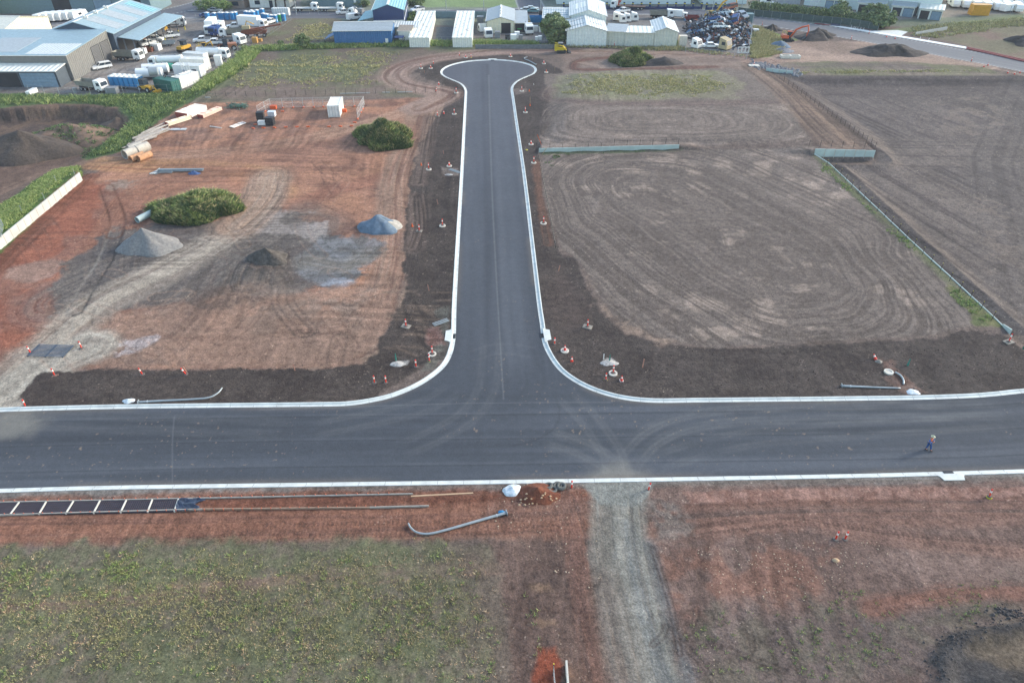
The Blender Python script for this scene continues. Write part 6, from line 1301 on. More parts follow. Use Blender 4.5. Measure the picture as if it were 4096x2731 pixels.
def car(kind, col):
    t = thing({'wagon': 'station_wagon', 'sedan': 'parked_car', 'ute': 'utility_truck', 'van': 'parked_van'}[kind], '', {'ute': 'ute', 'van': 'van'}.get(kind, 'car')); w = 1.8
    L = 4.9; body = {'ute': [(-2.5, .45), (2.4, .4), (2.45, .75), (2.3, .95), (1.1, 1.1), (-.5, 1.1), (-2.5, 1.05)], 'van': [(-2.4, .4), (2.4, .4), (2.45, .9), (1.7, 1.15), (-2.4, 1.15)]}.get(kind, [(-2.4, .42), (2.4, .4), (2.45, .7), (2.25, .88), (1.05, 1.0), (-2.35, 1.02)])
    side(MB(), body, w).obj('body', col, t)
    cab = {'ute': [(-.9, 1.05), (1.1, 1.05), (.45, 1.65), (-.8, 1.65)], 'van': [(-2.4, 1.1), (1.75, 1.1), (1.0, 1.95), (-2.35, 1.98)], 'wagon': [(-2.35, .98), (1.05, .98), (.35, 1.62), (-2.15, 1.64)], 'sedan': [(-1.75, .98), (1.05, .98), (.35, 1.42), (-1.1, 1.42)]}[kind]
    side(MB(), cab, w*.86).obj('window', GLASS, t)
    x0, x1, zt = cab[3][0], cab[2][0], cab[2][1]; b = MB().span(x0-.02, x1+.05, -w*.44, w*.44, zt-.02, zt+.06)
    for xa, xb in ((cab[1][0], cab[2][0]), ((cab[1][0]+cab[0][0])/2, (x0+x1)/2), (cab[0][0], cab[3][0])):
        for s in (-1, 1): b.cyl((xa, s*w*.435, cab[0][1]), (xb, s*w*.435, zt), .045, n=4)
    if kind == 'van': b.span(-2.42, -.2, -w*.45, w*.45, 1.1, 2.0)
    b.obj('roof', col, t)
    if kind == 'ute': MB().span(-2.55, -1.0, -.9, .9, 1.02, 1.12).span(-2.55, -1.0, -.92, -.86, 1.12, 1.35).span(-2.55, -1.0, .86, .92, 1.12, 1.35).span(-2.58, -2.52, -.9, .9, 1.12, 1.35).span(-1.02, -.96, -.9, .9, 1.12, 1.75).obj('tray', VG, t)
    wheels(t, (-1.5, 1.45), w)
    for s in (-1, 1): MB().box(2.44, s*.65, .72, .05, .3, .16).obj('headlight', LAMP, t)
    return t
def truck(kind, col=None, L=8, tank=None, bodycol=None, boxh=2.6):
    col = col or VW; t = thing({'box': 'box_truck', 'tanker': 'tanker_truck', 'tipper': 'tipper_truck', 'flat': 'flatbed_truck', 'prime': 'prime_mover', 'crane': 'crane_truck', 'chassis': 'cab_chassis_truck'}[kind], '', 'truck'); w = 2.3; f = L/2
    side(MB(), [(f-2.0, .6), (f, .6), (f+.05, 1.4), (f-.15, 2.55), (f-.5, 2.75), (f-2.0, 2.8)], w).obj('cab', col, t)
    MB().add([(f+.09, -w*.42, 1.55), (f+.09, w*.42, 1.55), (f-.10, w*.4, 2.4), (f-.10, -w*.4, 2.4)], [(0, 1, 2, 3)]).obj('windscreen', GLASS, t)
    for s in (-1, 1): MB().box(f-.8, s*(w/2+.01), 1.95, .9, .03, .7).obj('side_window', GLASS, t)
    MB().span(-f, f-1.6, -.45, .45, .65, .95).obj('chassis', BLK, t)
    a, b_ = -f, f-2.2; bc = bodycol or VW
    if kind == 'box': MB().span(a, b_, -w/2-.05, w/2+.05, 1.0, 1.0+boxh).obj('box_body', bc, t)
    if kind == 'tanker':
        MB().cyl((a, 0, 2.0), (b_, 0, 2.0), 1.05, n=18).obj('tank', bc, t); MB().span(a, b_, -.5, .5, .95, 1.15).obj('tank_cradle', VG, t)
        MB().box((a+b_)/2, 0, 3.08, (b_-a)*.8, .5, .08).cyl((a+1.5, 0, 3.0), (a+1.5, 0, 3.25), .3, n=8).cyl((b_-1.2, 0, 3.0), (b_-1.2, 0, 3.25), .3, n=8).obj('catwalk', VG, t)
    if kind == 'tipper':
        MB().add([(a, -1.15, 1.2), (b_, -1.15, 1.2), (b_, 1.15, 1.2), (a, 1.15, 1.2), (a-.3, -1.25, 2.3), (b_, -1.25, 2.4), (b_, 1.25, 2.4), (a-.3, 1.25, 2.3), (a, -1.05, 1.3), (b_-.1, -1.05, 1.3), (b_-.1, 1.05, 1.3), (a, 1.05, 1.3)], [(0, 1, 2, 3), (0, 4, 5, 1), (1, 5, 6, 2), (2, 6, 7, 3), (3, 7, 4, 0), (4, 8, 9, 5), (5, 9, 10, 6), (6, 10, 11, 7), (7, 11, 8, 4), (8, 11, 10, 9)]).obj('tub', bc, t)
    if kind in ('flat', 'crane'):
        MB().span(a, b_, -w/2-.05, w/2+.05, 1.0, 1.18).obj('deck', bodycol or VG, t); MB().span(b_-.05, b_+.05, -w/2, w/2, 1.1, 2.6).obj('headboard', VW, t)
    if kind == 'crane': MB().tube([(b_-.6, 0, 1.2), (b_-.6, 0, 3.0), (b_-1.5, 0, 3.4), (b_-.9, 0, 2.0)], .22, 6).obj('crane_arm', ORA, t)
    if kind == 'chassis': MB().span(a, b_-1.2, -.8, .8, 1.0, 1.3).obj('frame', GRN, t); MB().box(b_+.1, 0, 1.9, .5, 1.9, 1.7).obj('body_panel', GRN, t)
    if kind == 'prime': MB().span(f-3.0, f-2.0, -w/2, w/2, .9, 3.0).obj('sleeper_box', col, t); MB().cyl((f-3.2, .8, 1), (f-3.2, .8, 3.4), .09, n=6).cyl((f-3.2, -.8, 1), (f-3.2, -.8, 3.4), .09, n=6).obj('exhaust', VG, t)
    wheels(t, [f-1.1, -f+1.2]+([-f+2.4] if L > 7 else []), w, .48, .3)
    for s in (-1, 1): MB().box(f+.04, s*.85, .95, .05, .35, .2).obj('headlight', LAMP, t)
    return t
def container(L, col, label_parts=True):
    t = thing('shipping_container', '', 'container'); MB().span(-L/2, L/2, -1.22, 1.22, .05, 2.55).obj('body', col, t)
    e = MB()
    for x in (-L/2, L/2):
        for y in (-1.22, 1.22): e.box(x, y, 1.3, .14, .14, 2.6)
    for y in (-1.22, 1.22): e.box(0, y, 2.58, L, .12, .1)
    e.obj('corner_frame', col, t)
    for s in (-1, 1): MB().box(L/2+.03, s*.59, 1.3, .05, 1.1, 2.3).obj('door', TRIM if col is CWH else col, t)
    for y in (-.9, -.3, .3, .9): MB().cyl((L/2+.08, y, .2), (L/2+.08, y, 2.45), .03, n=5).obj('lock_rod', VG, t)
    return t
def toilet(col):
    t = thing('portable_toilet', '', 'portable toilet'); MB().box(0, 0, 1.1, 1.1, 1.1, 2.1).obj('cabin', col, t); MB().box(0, 0, 2.2, 1.18, 1.18, .12).dome((0, 0, 2.24), .55, .55, .22, 10, 3).obj('roof', TRIM, t)
    MB().box(0, -.56, 1.1, .75, .04, 1.8).obj('door', col, t); MB().box(0, 0, .05, 1.2, 1.2, .1).obj('skid', VG, t); return t
def tracks(t, L=3, w=2.3, h=.7, wd=.45):
    for s in (-1, 1):
        MB().prof([(-L/2, h*.35), (-L/2+.25, 0), (L/2-.25, 0), (L/2, h*.35), (L/2, h*.65), (L/2-.25, h), (-L/2+.25, h), (-L/2, h*.65)], s*w/2-wd/2, s*w/2+wd/2, 'y').obj('track', BLK, t)
def excavator(col, s=1.0, arm=None):
    t = thing('excavator', '', 'excavator'); tracks(t); MB().span(-1.3, 1.1, -1.1, 1.1, .75, 1.0).obj('turntable', BLK, t)
    side(MB(), [(-1.9, 1.0), (.2, 1.0), (.2, 1.75), (-1.6, 1.95), (-1.9, 1.7)], 2.2).obj('engine_housing', col, t)
    MB().box(.55, .6, 1.85, 1.3, .95, 1.7).obj('cab', GLASS, t); MB().box(.55, .6, 2.74, 1.35, 1.0, .1).obj('cab_roof', col, t)
    MB().tube([(-1.6, .9, 1.9), (-1.6, .9, 2.8), (-.6, .9, 2.8), (-.6, .9, 1.9)], .05, 5).tube([(-1.6, -.9, 1.9), (-1.6, -.9, 2.8), (-.6, -.9, 2.8), (-.6, -.9, 1.9)], .05, 5).obj('guard_rail', YEL, t)
    pts = arm or [(.8, -.2, 1.2), (2.0, -.2, 3.4), (3.6, -.2, 4.2), (5.6, -.2, 4.7)]
    MB().tube(pts, [.28, .32, .26, .2], 6).obj('boom', col, t); e = pts[-1]; MB().tube([(e[0]-.3, e[1], e[2]+.2), (e[0]+.2, e[1], e[2]-1.4), (e[0]-.1, e[1], e[2]-3.2)], [.2, .2, .13], 6).obj('dipper', col, t)
    x, z = e[0]-.1, e[2]-3.2; MB().prof([(x, z+.1), (x+.1, z-.4), (x-.5, z-1.2), (x-1.2, z-1.1), (x-1.0, z-.7), (x-.4, z-.2)], e[1]-.4, e[1]+.4, 'y').obj('bucket', BLK, t)
    MB().tube([(1.4, -.2, 1.6), (2.6, -.2, 3.2)], .08, 6).obj('hydraulic_ram', VG, t); MB().box(1.9, 0, .35, .15, 2.4, .5).obj('dozer_blade', BLK, t)
    return t
used = set()
def put(o, rear, front, label, group=None, z=0, sc=None):
    a, b_ = G(*rear), G(*front); c = (a+b_)/2; rz = math.atan2(b_.y-a.y, b_.x-a.x); c.z += z
    if o.name in used: o = dup(o, c, rz, sc=sc)
    else:
        used.add(o.name); o.location = c; o.rotation_euler = (0, 0, rz)
        if sc: o.scale = (sc,)*3
    o['label'] = label
    if group: o['group'] = group
    return o
pw, ps, pu, pv = car('wagon', VW), car('sedan', SILV), car('ute', VW), car('van', VW)
put(pw, (444, 270), (376, 282), 'white station wagon parked beside the grey shed wall')
gU = 'white utes in the truck yard'
for r, f, w in [((583, 186), (613, 180), 'white ute with raised tray in front of the workshop bays'), ((606, 166), (642, 166), 'white ute parked second row from the canopy'), ((838, 168), (780, 172), 'white ute left of the two beside the yellow excavator'), ((892, 178), (826, 180), 'white ute with striped side near the wheel loader'), ((962, 112), (916, 116), 'white ute beside the big box truck'), ((700, 150), (670, 154), 'white service ute with open side lockers'), ((128, 335), (30, 342), 'white tray ute at the left edge in front of the lean-to'), ((1400, 56), (1349, 60), 'white ute on the street behind the vacant lot'), ((2507, 50), (2474, 54), 'white ute behind the spare truck cabs'), ((1690, 44), (1650, 50), 'white ute left of the left white storage roof'), ((1040, 24), (1085, 27), 'white ute in front of the white clad house'), ((1096, 92), (1068, 100), 'white ute behind the big box truck nose')]: put(pu, r, f, w, gU)
put(pv, (40, 312), (120, 300), 'cream van behind the tray ute at the left edge'); put(pv, (3052, 18), (3080, 20), 'white van beyond the far hedge'); put(pv, (1393, 84), (1440, 76), 'white van with dark windows beside the scissor lift truck')
put(ps, (841, 48), (883, 50), 'silver suv turning at the street corner'); put(ps, (2095, 48), (2122, 48), 'silver sedan, leftmost of three behind the blue skip', 'cars behind the blue skip'); put(ps, (2112, 43), (2140, 43), 'silver sedan, rear of three behind the blue skip', 'cars behind the blue skip')
put(car('sedan', M('vehicle_teal', (110, 160, 172), .35)), (2118, 52), (2156, 52), 'teal sedan, nearest of three behind the blue skip', 'cars behind the blue skip'); put(car('sedan', VBL), (808, 70), (853, 70), 'dark blue car behind the row of blue toilets')
TP = truck('tipper', L=7.5, bodycol=M('tub_grey', (150, 150, 140), .7)); put(TP, (478, 240), (566, 243), 'grey tub tipper truck with white cab by the shed doors')
put(TP, (966, 148), (903, 150), 'beige tipper truck behind the white prime mover'); put(TP, (335, 358), (418, 368), 'white cab tipper truck near the yard fence')
BX = truck('box', L=9, boxh=2.7); put(BX, (956, 112), (1076, 118), 'big white box truck facing right near the blue toilets')
put(BX, (872, 104), (825, 160), 'tall white box truck facing the camera in the truck yard')
bs = truck('box', L=6.5, boxh=2.2); put(bs, (668, 110), (738, 106), 'white box truck with dark red stripe by the canopy'); MB().box(-.9, -1.23, 2.0, 3.4, .04, .7).obj('red_stripe', M('stripe_red', (150, 60, 56), .6), bs)
TK = truck('tanker', L=8.5); put(TK, (802, 236), (915, 238), 'white tanker truck facing right beside the fence'); put(TK, (735, 268), (608, 272), 'white vacuum tanker truck with green drum beside it')
for k, (r, f, w) in enumerate([((650, 314), (560, 318), 'white tank body with lettering at the yard fence'), ((668, 296), (590, 300), 'second white tank body behind the lettered one'), ((686, 284), (630, 286), 'green tank drum beside the white tanks')]):
    t = thing('tank', '', 'tank'); MB().cyl((-3, 0, 1.5), (3, 0, 1.5), 1.15 if k < 2 else .9, n=20).obj('drum', VW if k < 2 else TGR, t); MB().span(-2.6, 2.6, -.7, .7, .1, .6).obj('cradle', BLK, t); MB().cyl((0, 0, 2.5), (0, 0, 2.85), .35, n=10).obj('manway', VG, t); put(t, r, f, w, sc=(1, 1, .8)[k])
for r, f, w in [((905, 118), (880, 128), 'white prime mover cab behind the tall box truck'), ((925, 172), (975, 182), 'white prime mover at the yard fence corner'), ((2100, 118), (2125, 150), 'white prime mover facing the camera in the workshop yard')]: put(PM_ if 'PM_' in globals() else (PM_ := truck('prime', L=6)), r, f, w, 'white prime movers')
put(truck('prime', VBL, 5.5), (886, 138), (862, 146), 'blue prime mover cab among the machines')
put(truck('chassis', L=6.5), (2079, 130), (2012, 128), 'white cab truck with green body panels in the workshop yard')
FB = truck('flat', L=8.5, bodycol=M('deck_white', (210, 214, 212), .6)); put(FB, (1282, 46), (1372, 46), 'white flatbed truck on the street, right of two', 'flatbed trucks on the street'); put(FB, (1186, 46), (1264, 46), 'white flatbed truck on the street, left of two', 'flatbed trucks on the street')
put(truck('crane', L=12, bodycol=M('deck_brown', (120, 100, 92), .8)), (2566, 40), (2455, 36), 'crane truck with long brown deck on the far street')
sl_ = truck('flat', L=6); MB().tube([(-1.5, 0, 1.2), (1.2, 0, 3.2)], .25, 6).box(-1.5, 0, 2.2, 1.6, 1.6, 1.1).obj('lift_basket', VG, sl_); put(sl_, (1461, 72), (1404, 66), 'service truck with white lift arm beside the vacant lot')
# spare cabs
def cabshell(col):
    t = thing('truck_cab', '', 'truck cab'); side(MB(), [(-1.1, .3), (1.1, .3), (1.2, 1.1), (.7, 2.3), (-1.1, 2.7)], 2.2).obj('shell', col, t); MB().add([(1.2, -.95, 1.2), (1.2, .95, 1.2), (.78, .9, 2.15), (.78, -.9, 2.15)], [(0, 1, 2, 3)]).obj('windscreen', GLASS, t)
    for s in (-1, 1): MB().box(.1, s*1.11, 1.5, .9, .04, .7).obj('side_window', GLASS, t)
    MB().span(-1, 1, -.9, .9, 0, .35).obj('base', BLK, t); return t
CS = cabshell(VW)
for r, f, w in [((1938, 134), (1920, 122), 'white spare truck cab leaning back at the left of the workshop yard'), ((1950, 148), (1958, 156), 'white spare truck cab tipped forward at the workshop yard fence'), ((2455, 82), (2480, 84), 'white spare truck cab, leftmost behind the cream sheds'), ((2478, 92), (2502, 92), 'white spare truck cab, lowest behind the cream sheds'), ((2496, 88), (2522, 88), 'white spare truck cab, third behind the cream sheds'), ((2526, 84), (2549, 84), 'white spare truck cab, rightmost behind the cream sheds'), ((2772, 190), (2798, 196), 'battered white truck cab in the scrap yard front row')]: put(CS, r, f, w, 'spare white truck cabs')
# toilets
TO = toilet(TBL); tg = 'blue portable toilets along the yard fence'; names = ['leftmost', 'second', 'third', 'fourth', 'fifth', 'sixth', 'seventh', 'eighth', 'ninth', 'tenth', 'eleventh', 'twelfth', 'thirteenth', 'fourteenth', 'fifteenth', 'sixteenth', 'seventeenth']
for k, (x, y_) in enumerate([(783, 258), (880, 262), (955, 256), (985, 256), (1050, 256), (1120, 256), (1162, 250), (1305, 238), (1378, 225), (1448, 222), (1520, 205), (1350, 245), (1400, 245), (1540, 268), (1582, 278), (1640, 290), (1695, 292)]):
    p = (600+.2976*x, y_*.2976+4); put(TO, (p[0]-2, p[1]), (p[0]+2, p[1]+.2), f'blue portable toilet with white roof, {names[k]} along the yard fence', tg)
TGn = toilet(GRN); put(TGn, (1118, 87), (1122, 87.2), 'green portable toilet near the end of the blue row')
put(TO, (1135, 85), (1139, 85.2), 'blue portable toilet, last before the white row', tg)
TWh = toilet(TRIM)
for k in range(7): put(TWh, (1098+k*9, 62+.0*k), (1101+k*9, 62.2), f'white portable toilet in the back row, {names[k]} from the left', 'white portable toilets in the back row')
tl = thing('toilet_trailer', 'low trailer carrying two rows of blue toilets', 'trailer', G(515, 352), math.atan2(-.16, 1)); MB().span(-4.2, 4.2, -1.3, 1.3, .45, .6).obj('deck', VG, tl); wheels(tl, (-1, 0), 2.2, .32)
for k in range(6):
    for r_ in range(2):
        p = tl.matrix_basis @ Vector((-3.3+k*1.3, -.6+r_*1.25, .6)); o = dup(TO, p, tl.rotation_euler.z); o['label'] = f'blue toilet on the trailer, {names[k]} in the {"front" if r_ == 0 else "back"} row'; o['group'] = 'blue toilets on the trailer'
# containers and huts
C6, C12 = container(6.06, CWH), container(6.06, CGR)
o = put(C6, (1350, 440), (1340, 470), 'white shipping container inside the temporary fence on the red yard', 'white containers'); o.location = G(1346, 452); o.location.z = 0; o.rotation_euler.z = R(-86)
put(C12, (640, 352), (712, 366), 'green ribbed container against the yard fence grass'); put(C6, (735, 346), (765, 335), 'white dented container end beside the green one', 'white containers')
put(C6, (738, 276), (836, 280), 'long white container beside the tanker truck', 'white containers', sc=1.1)
hut = thing('site_hut', '', 'hut'); MB().span(-3.6, 3.6, -1.3, 1.3, .2, 2.7).obj('body', VW, hut); MB().span(-3.7, 3.7, -1.4, 1.4, 2.7, 2.8).obj('roof', R_LIGHT, hut); MB().box(2.0, -1.32, 1.6, 1.2, .05, .8).obj('window', GLASS, hut); MB().box(3.62, 0, 1.2, .05, .9, 2.0).obj('door', TRIM, hut)
put(hut, (716, 302), (812, 306), 'white site hut with a window beside the yard fence', 'white huts'); put(hut, (760, 246), (818, 250), 'small white hut with blue emblem beside the tanker', 'white huts', sc=.85)
MB().cyl((-.8, -1.37, 1.5), (-.8, -1.34, 1.5), .4, n=10).obj('emblem', M('emblem_blue', (60, 130, 180), .5), hut)
t = thing('water_tank', 'grey galvanised tank lying on the green container', 'tank', G(632, 348)+Vector((0, 0, 2.6)), .3); MB().cyl((-1, 0, 1), (1, 0, 1), 1.0, n=20).obj('tank_body', GALV, t)
t = thing('boat_trailer', 'galvanised boat trailer lying on the green container', 'trailer', G(690, 350)+Vector((0, 0, 2.6)), .1); MB().cyl((-2.6, -.8, .3), (1, -.8, .3), .06, n=5).cyl((-2.6, .8, .3), (1, .8, .3), .06, n=5).cyl((1, -.8, .3), (2.6, 0, .3), .06, n=5).cyl((1, .8, .3), (2.6, 0, .3), .06, n=5).obj('frame', GALV, t); wheels(t, (-.8,), 2, .3)
for k, (px, py) in enumerate([(748, 322), (772, 334)]):
    t = thing('ladder', ['pale ladder leaning up beside the site hut, left of two', 'pale ladder leaning up beside the site hut, right of two'][k], 'ladder', G(px, py), .3, 'ladders by the site hut'); t.rotation_euler = (R(14), 0, .2)
    for s in (-.3, .3): MB().box(s, 0, 2.6, .08, .1, 5.2).obj('side_rail', TRIM, t)
    b = MB()
    for j in range(14): b.box(0, 0, .3+j*.36, .6, .06, .06)
    b.obj('rungs', TRIM, t)['kind'] = 'stuff'
def binbox(px, py, L, w, h, mt, label, rz=0, name='skip_bin', cat='skip bin', group=None):
    t = thing(name, label, cat, G(px, py), rz, group); a, b_ = L/2, w/2
    MB().add([(-a*.8, -b_*.95, 0), (a*.8, -b_*.95, 0), (a*.8, b_*.95, 0), (-a*.8, b_*.95, 0), (-a, -b_, h), (a, -b_, h), (a, b_, h), (-a, b_, h), (-a*.75, -b_*.85, .15), (a*.75, -b_*.85, .15), (a*.75, b_*.85, .15), (-a*.75, b_*.85, .15)], [(3, 2, 1, 0), (0, 1, 5, 4), (1, 2, 6, 5), (2, 3, 7, 6), (3, 0, 4, 7), (5, 9, 8, 4)[::-1][:4], (4, 5, 9, 8), (5, 6, 10, 9), (6, 7, 11, 10), (7, 4, 8, 11), (8, 9, 10, 11)]).obj('shell', mt, t)
    MB().box(0, -b_-.03, h-.06, L, .08, .12).obj('rim', mt, t); return t
binbox(2146, 88, 4.6, 2.6, 1.7, TBL, 'blue skip bin full of scrap behind the workshop yard', .1); binbox(600, 206, 2.2, 1.8, 1.2, RUST, 'rusty orange skip beside the tipper truck'); binbox(3082, 0+66, 2, 1.5, 1, VG, 'grey bin beyond the hedge corner')
def crate(px, py, sx, sy, sz, mt, label, cat='crate', name='crate', rz=0, z=0, group=None, lid=None):
    p = G(px, py); t = thing(name, label, cat, (p.x, p.y, p.z+z), rz, group); MB().box(0, 0, sz/2, sx, sy, sz).obj('body', mt, t); MB().box(0, 0, sz+.03, sx*1.03, sy*1.03, .06).obj('lid', lid or mt, t); return t
crate(572, 214, 2, 1.4, 1.3, VW, 'white box bin between the tipper truck and rusty skip'); crate(628, 200, 2.4, 1.8, 1.6, TRIM, 'pale lilac covered box beside the rusty skip', rz=-.2)
crate(1022, 172, 1.4, 1.2, 1.5, M('faded_orange', (214, 166, 92), .6), 'faded orange block in the grass beyond the fence corner'); crate(1042, 166, 1.0, .9, .7, M('faded_orange'), 'small orange block beside the tall orange one')
crate(3911, 60, 5.6, 3.0, 3.2, M('box_yellow', (222, 164, 40), .5), 'bright yellow container box at the far right yard', 'container', rz=-.1)
crate(878, 262, 1.7, 1.7, 2.5, VW, 'white portable cabin leaning at the mesh fence', rz=.2); crate(452, 372, 2.6, 1.8, 1.3, VG, 'grey canopy box with blue side sign by the yard fence')
crate(303, 372, .8, .8, 1.1, VG, 'small grey drum box by the yard fence'); crate(130, 376, 1.0, 3.2, .9, TRIM, 'pale flat box at the grass edge'); crate(1610, 155, .1, .1, .1, VG, 'small grey box beside the flat hut')
# machines
put(excavator(ORA), (3128, 165), (3165, 166), 'orange excavator with arm stretched right on the far dirt yard', sc=.95)
ex2 = excavator(YMA, 1, [(.8, -.2, 1.2), (1.8, -.2, 2.6), (2.8, -.2, 3.0), (3.6, -.2, 3.3)]); put(ex2, (800, 206), (828, 206), 'small yellow excavator in the middle of the truck yard', sc=.8)
ex3 = excavator(YMA, 1, [(.8, -.2, 1.2), (4.0, -.2, 5.0), (7.5, -.2, 6.4), (10, -.2, 5.4)]); put(ex3, (2826, 84), (2856, 80), 'large yellow excavator behind the scrap heap reaching right')
sk = thing('skid_steer_loader', '', 'loader'); tracks(sk, 2.2, 1.7, .65, .4); side(MB(), [(-1.4, .5), (.7, .5), (.9, 1.0), (.2, 1.25), (-1.4, 1.5)], 1.5).obj('body', M('loader_yellow', (232, 206, 50), .5), sk)
MB().box(-.1, 0, 1.6, 1.0, 1.0, .9).obj('cab', GLASS, sk); MB().box(-.1, 0, 2.08, 1.1, 1.1, .08).obj('cab_roof', VG, sk)
for s in (-1, 1): MB().tube([(-1.35, s*.78, 1.9), (.2, s*.78, 1.6), (1.3, s*.78, .6)], .12, 5).obj('lift_arm', M('loader_yellow'), sk)
MB().prof([(1.3, .7), (1.3, .1), (2.3, .0), (2.3, .1), (1.5, .25), (1.5, .8)], -.95, .95, 'y').obj('bucket', BLK, sk); put(sk, (2224, 211), (2262, 211), 'yellow skid steer loader on the haul road behind the turning circle', sc=1.25)
rl = thing('road_roller', '', 'roller'); side(MB(), [(-1.9, .8), (1.9, .8), (1.9, 1.5), (.6, 1.7), (-1.9, 1.6)], 1.8).obj('body', YMA, rl); MB().box(-.2, 0, 2.9, 2.2, 1.9, .12).obj('canopy', BLK, rl); MB().box(-.2, 0, 2.2, 1.4, 1.2, 1.2).obj('cab', GLASS, rl)
for x in (-1.5, 1.5):
    for y_ in (-.75, -.25, .25, .75): MB().cyl((x, y_-.2, .5), (x, y_+.2, .5), .5, n=12).obj('roller_tyre', TY, rl)
put(rl, (757, 200), (722, 212), 'yellow multi tyre road roller with dark canopy')
wl = thing('wheel_loader', '', 'loader'); side(MB(), [(-2.6, .9), (-.2, .9), (-.2, 1.9), (-2.6, 1.9)], 2.0).obj('body', M('loader_brown', (190, 128, 92), .6, var=.15), wl); MB().box(.4, 0, 2.3, 1.3, 1.3, 1.7).obj('cab', GLASS, wl); MB().box(.4, 0, 3.18, 1.4, 1.4, .1).obj('cab_roof', BLK, wl)
wheels(wl, (-1.7, 1.3), 2.4, .75, .5); MB().tube([(.9, 0, 1.8), (2.2, 0, 1.6), (3.0, 0, .7)], .22, 6).obj('lift_arm', RUST, wl); MB().prof([(2.9, 1.2), (2.9, .2), (4.0, .1), (3.2, .4), (3.1, 1.2)], -1.3, 1.3, 'y').obj('bucket', RUST, wl); put(wl, (940, 200), (885, 205), 'brown orange wheel loader beside the prime mover')
def forklift(): 
    t = thing('forklift', '', 'forklift'); side(MB(), [(-1.1, .3), (.7, .3), (.7, .9), (-.2, .9), (-.3, 1.2), (-1.1, 1.2)], 1.1).obj('body', YMA, t); MB().span(.75, .85, -.4, .4, .1, 2.6).obj('mast', BLK, t); MB().box(-.1, 0, 2.1, 1.2, 1.0, .06).obj('overhead_guard', BLK, t)
    b = MB()
    for x, y_ in ((-.65, -.45), (-.65, .45), (.45, -.45), (.45, .45)): b.cyl((x, y_, .9), (x, y_, 2.1), .04, n=4)
    b.obj('guard_posts', BLK, t)['kind'] = 'stuff'; MB().span(.85, 1.9, -.35, -.2, .1, .16).obj('fork', BLK, t); MB().span(.85, 1.9, .2, .35, .1, .16).obj('fork', BLK, t); wheels(t, (-.8, .5), 1.2, .3, .25); return t
FL = forklift(); put(FL, (664, 124), (650, 128), 'yellow forklift under the right end of the canopy', 'forklifts'); put(FL, (2110, 100), (2105, 103), 'pale forklift beside the cream workshop', 'forklifts')
bh = thing('backhoe', '', 'backhoe'); side(MB(), [(-1.8, .6), (2, .6), (2, 1.4), (.4, 1.5), (-1.8, 1.1)], 1.5).obj('body', YMA, bh); MB().box(-.3, 0, 2.0, 1.5, 1.4, 1.4).obj('cab', GLASS, bh); MB().box(-.3, 0, 2.75, 1.6, 1.5, .1).obj('cab_roof', BLK, bh); wheels(bh, (-1.2, 1.4), 2.0, .6, .4); MB().tube([(1.9, 0, 1.3), (3, 0, 1.0), (3.4, 0, .4)], .15, 5).obj('lift_arm', YMA, bh); MB().box(3.5, 0, .4, .7, 2.0, .6).obj('bucket', YMA, bh); put(bh, (570, 362), (605, 368), 'yellow backhoe between the toilet trailer and green container')
sc_ = thing('screening_plant', '', 'machine'); side(MB(), [(-4, .9), (3, .9), (3.5, 1.8), (-1, 2.4), (-4, 2.0)], 2.0).obj('body', RUST, sc_); MB().box(2.5, 0, 2.6, 10.5, .9, .35, ry=-.12).obj('conveyor', RUST, sc_); MB().box(-2.4, 0, 2.8, 2.2, 1.8, .9).obj('hopper', BEI, sc_); wheels(sc_, (-2.6, 0, 2.6), 2.2, .55, .35); MB().tube([(-3, .5, 2), (-2, .5, 4.4), (0, .5, 3.4)], .18, 6).obj('crane_arm', YMA, sc_); put(sc_, (975, 150), (1075, 146), 'rusty brown screening machine with long conveyor')
for k, (r, f, w) in enumerate([((700, 182), (656, 184), 'cage trailer in front of the white service ute'), ((655, 150), (620, 150), 'dark flat trailer beside the utes')]):
    t = thing('trailer', '', 'trailer'); MB().span(-1.6, 1.6, -.9, .9, .5, .6).obj('deck', VG if k == 0 else BLK, t)
    if k == 0:
        for s in (-.9, .9): MB().box(0, s, .95, 3.2, .05, .7).obj('cage_side', GALV, t)
    wheels(t, (-.4, .4), 2.0, .3, .2); MB().cyl((1.6, 0, .5), (2.6, 0, .45), .05, n=5).obj('drawbar', BLK, t); put(t, r, f, w, 'trailers in the truck yard')
# white caravans and wrapped rows in the distance
def caravan(L=6.5): t = thing('caravan', '', 'caravan'); side(MB(), [(-L/2, .5), (L/2, .5), (L/2+.2, 1.4), (L/2-.3, 2.5), (-L/2+.2, 2.6), (-L/2, 1.5)], 2.3).obj('body', VW, t); MB().box(0, -1.16, 1.6, 1.4, .04, .6).obj('window', GLASS, t); wheels(t, (-.5, .5), 2.3, .33, .2); MB().cyl((L/2, 0, .55), (L/2+1.3, 0, .5), .06, n=5).obj('drawbar', BLK, t); return t
CV = caravan(); k = 0
for row, (x0, y0, dx, dy, n) in enumerate([(3812, 27, 42, 3.2, 7), (3800, 10, 44, 2.4, 7)]):
    for j in range(n): put(CV, (x0+j*dx-8, y0+j*dy-5), (x0+j*dx+6, y0+j*dy+5), f'white caravan in the {"front" if row == 0 else "back"} row of the far right yard, {names[j]}', 'white caravans in the far right yard')
put(CV, (4010, 50), (4052, 46), 'white caravan by itself at the far right yard fence')
for j in range(6): put(CV, (170+j*27, 90-j*2.2), (190+j*27, 84-j*2.2), f'white covered caravan behind the butter coloured shed, {names[j]} from the left', 'covered caravans behind the butter coloured shed')
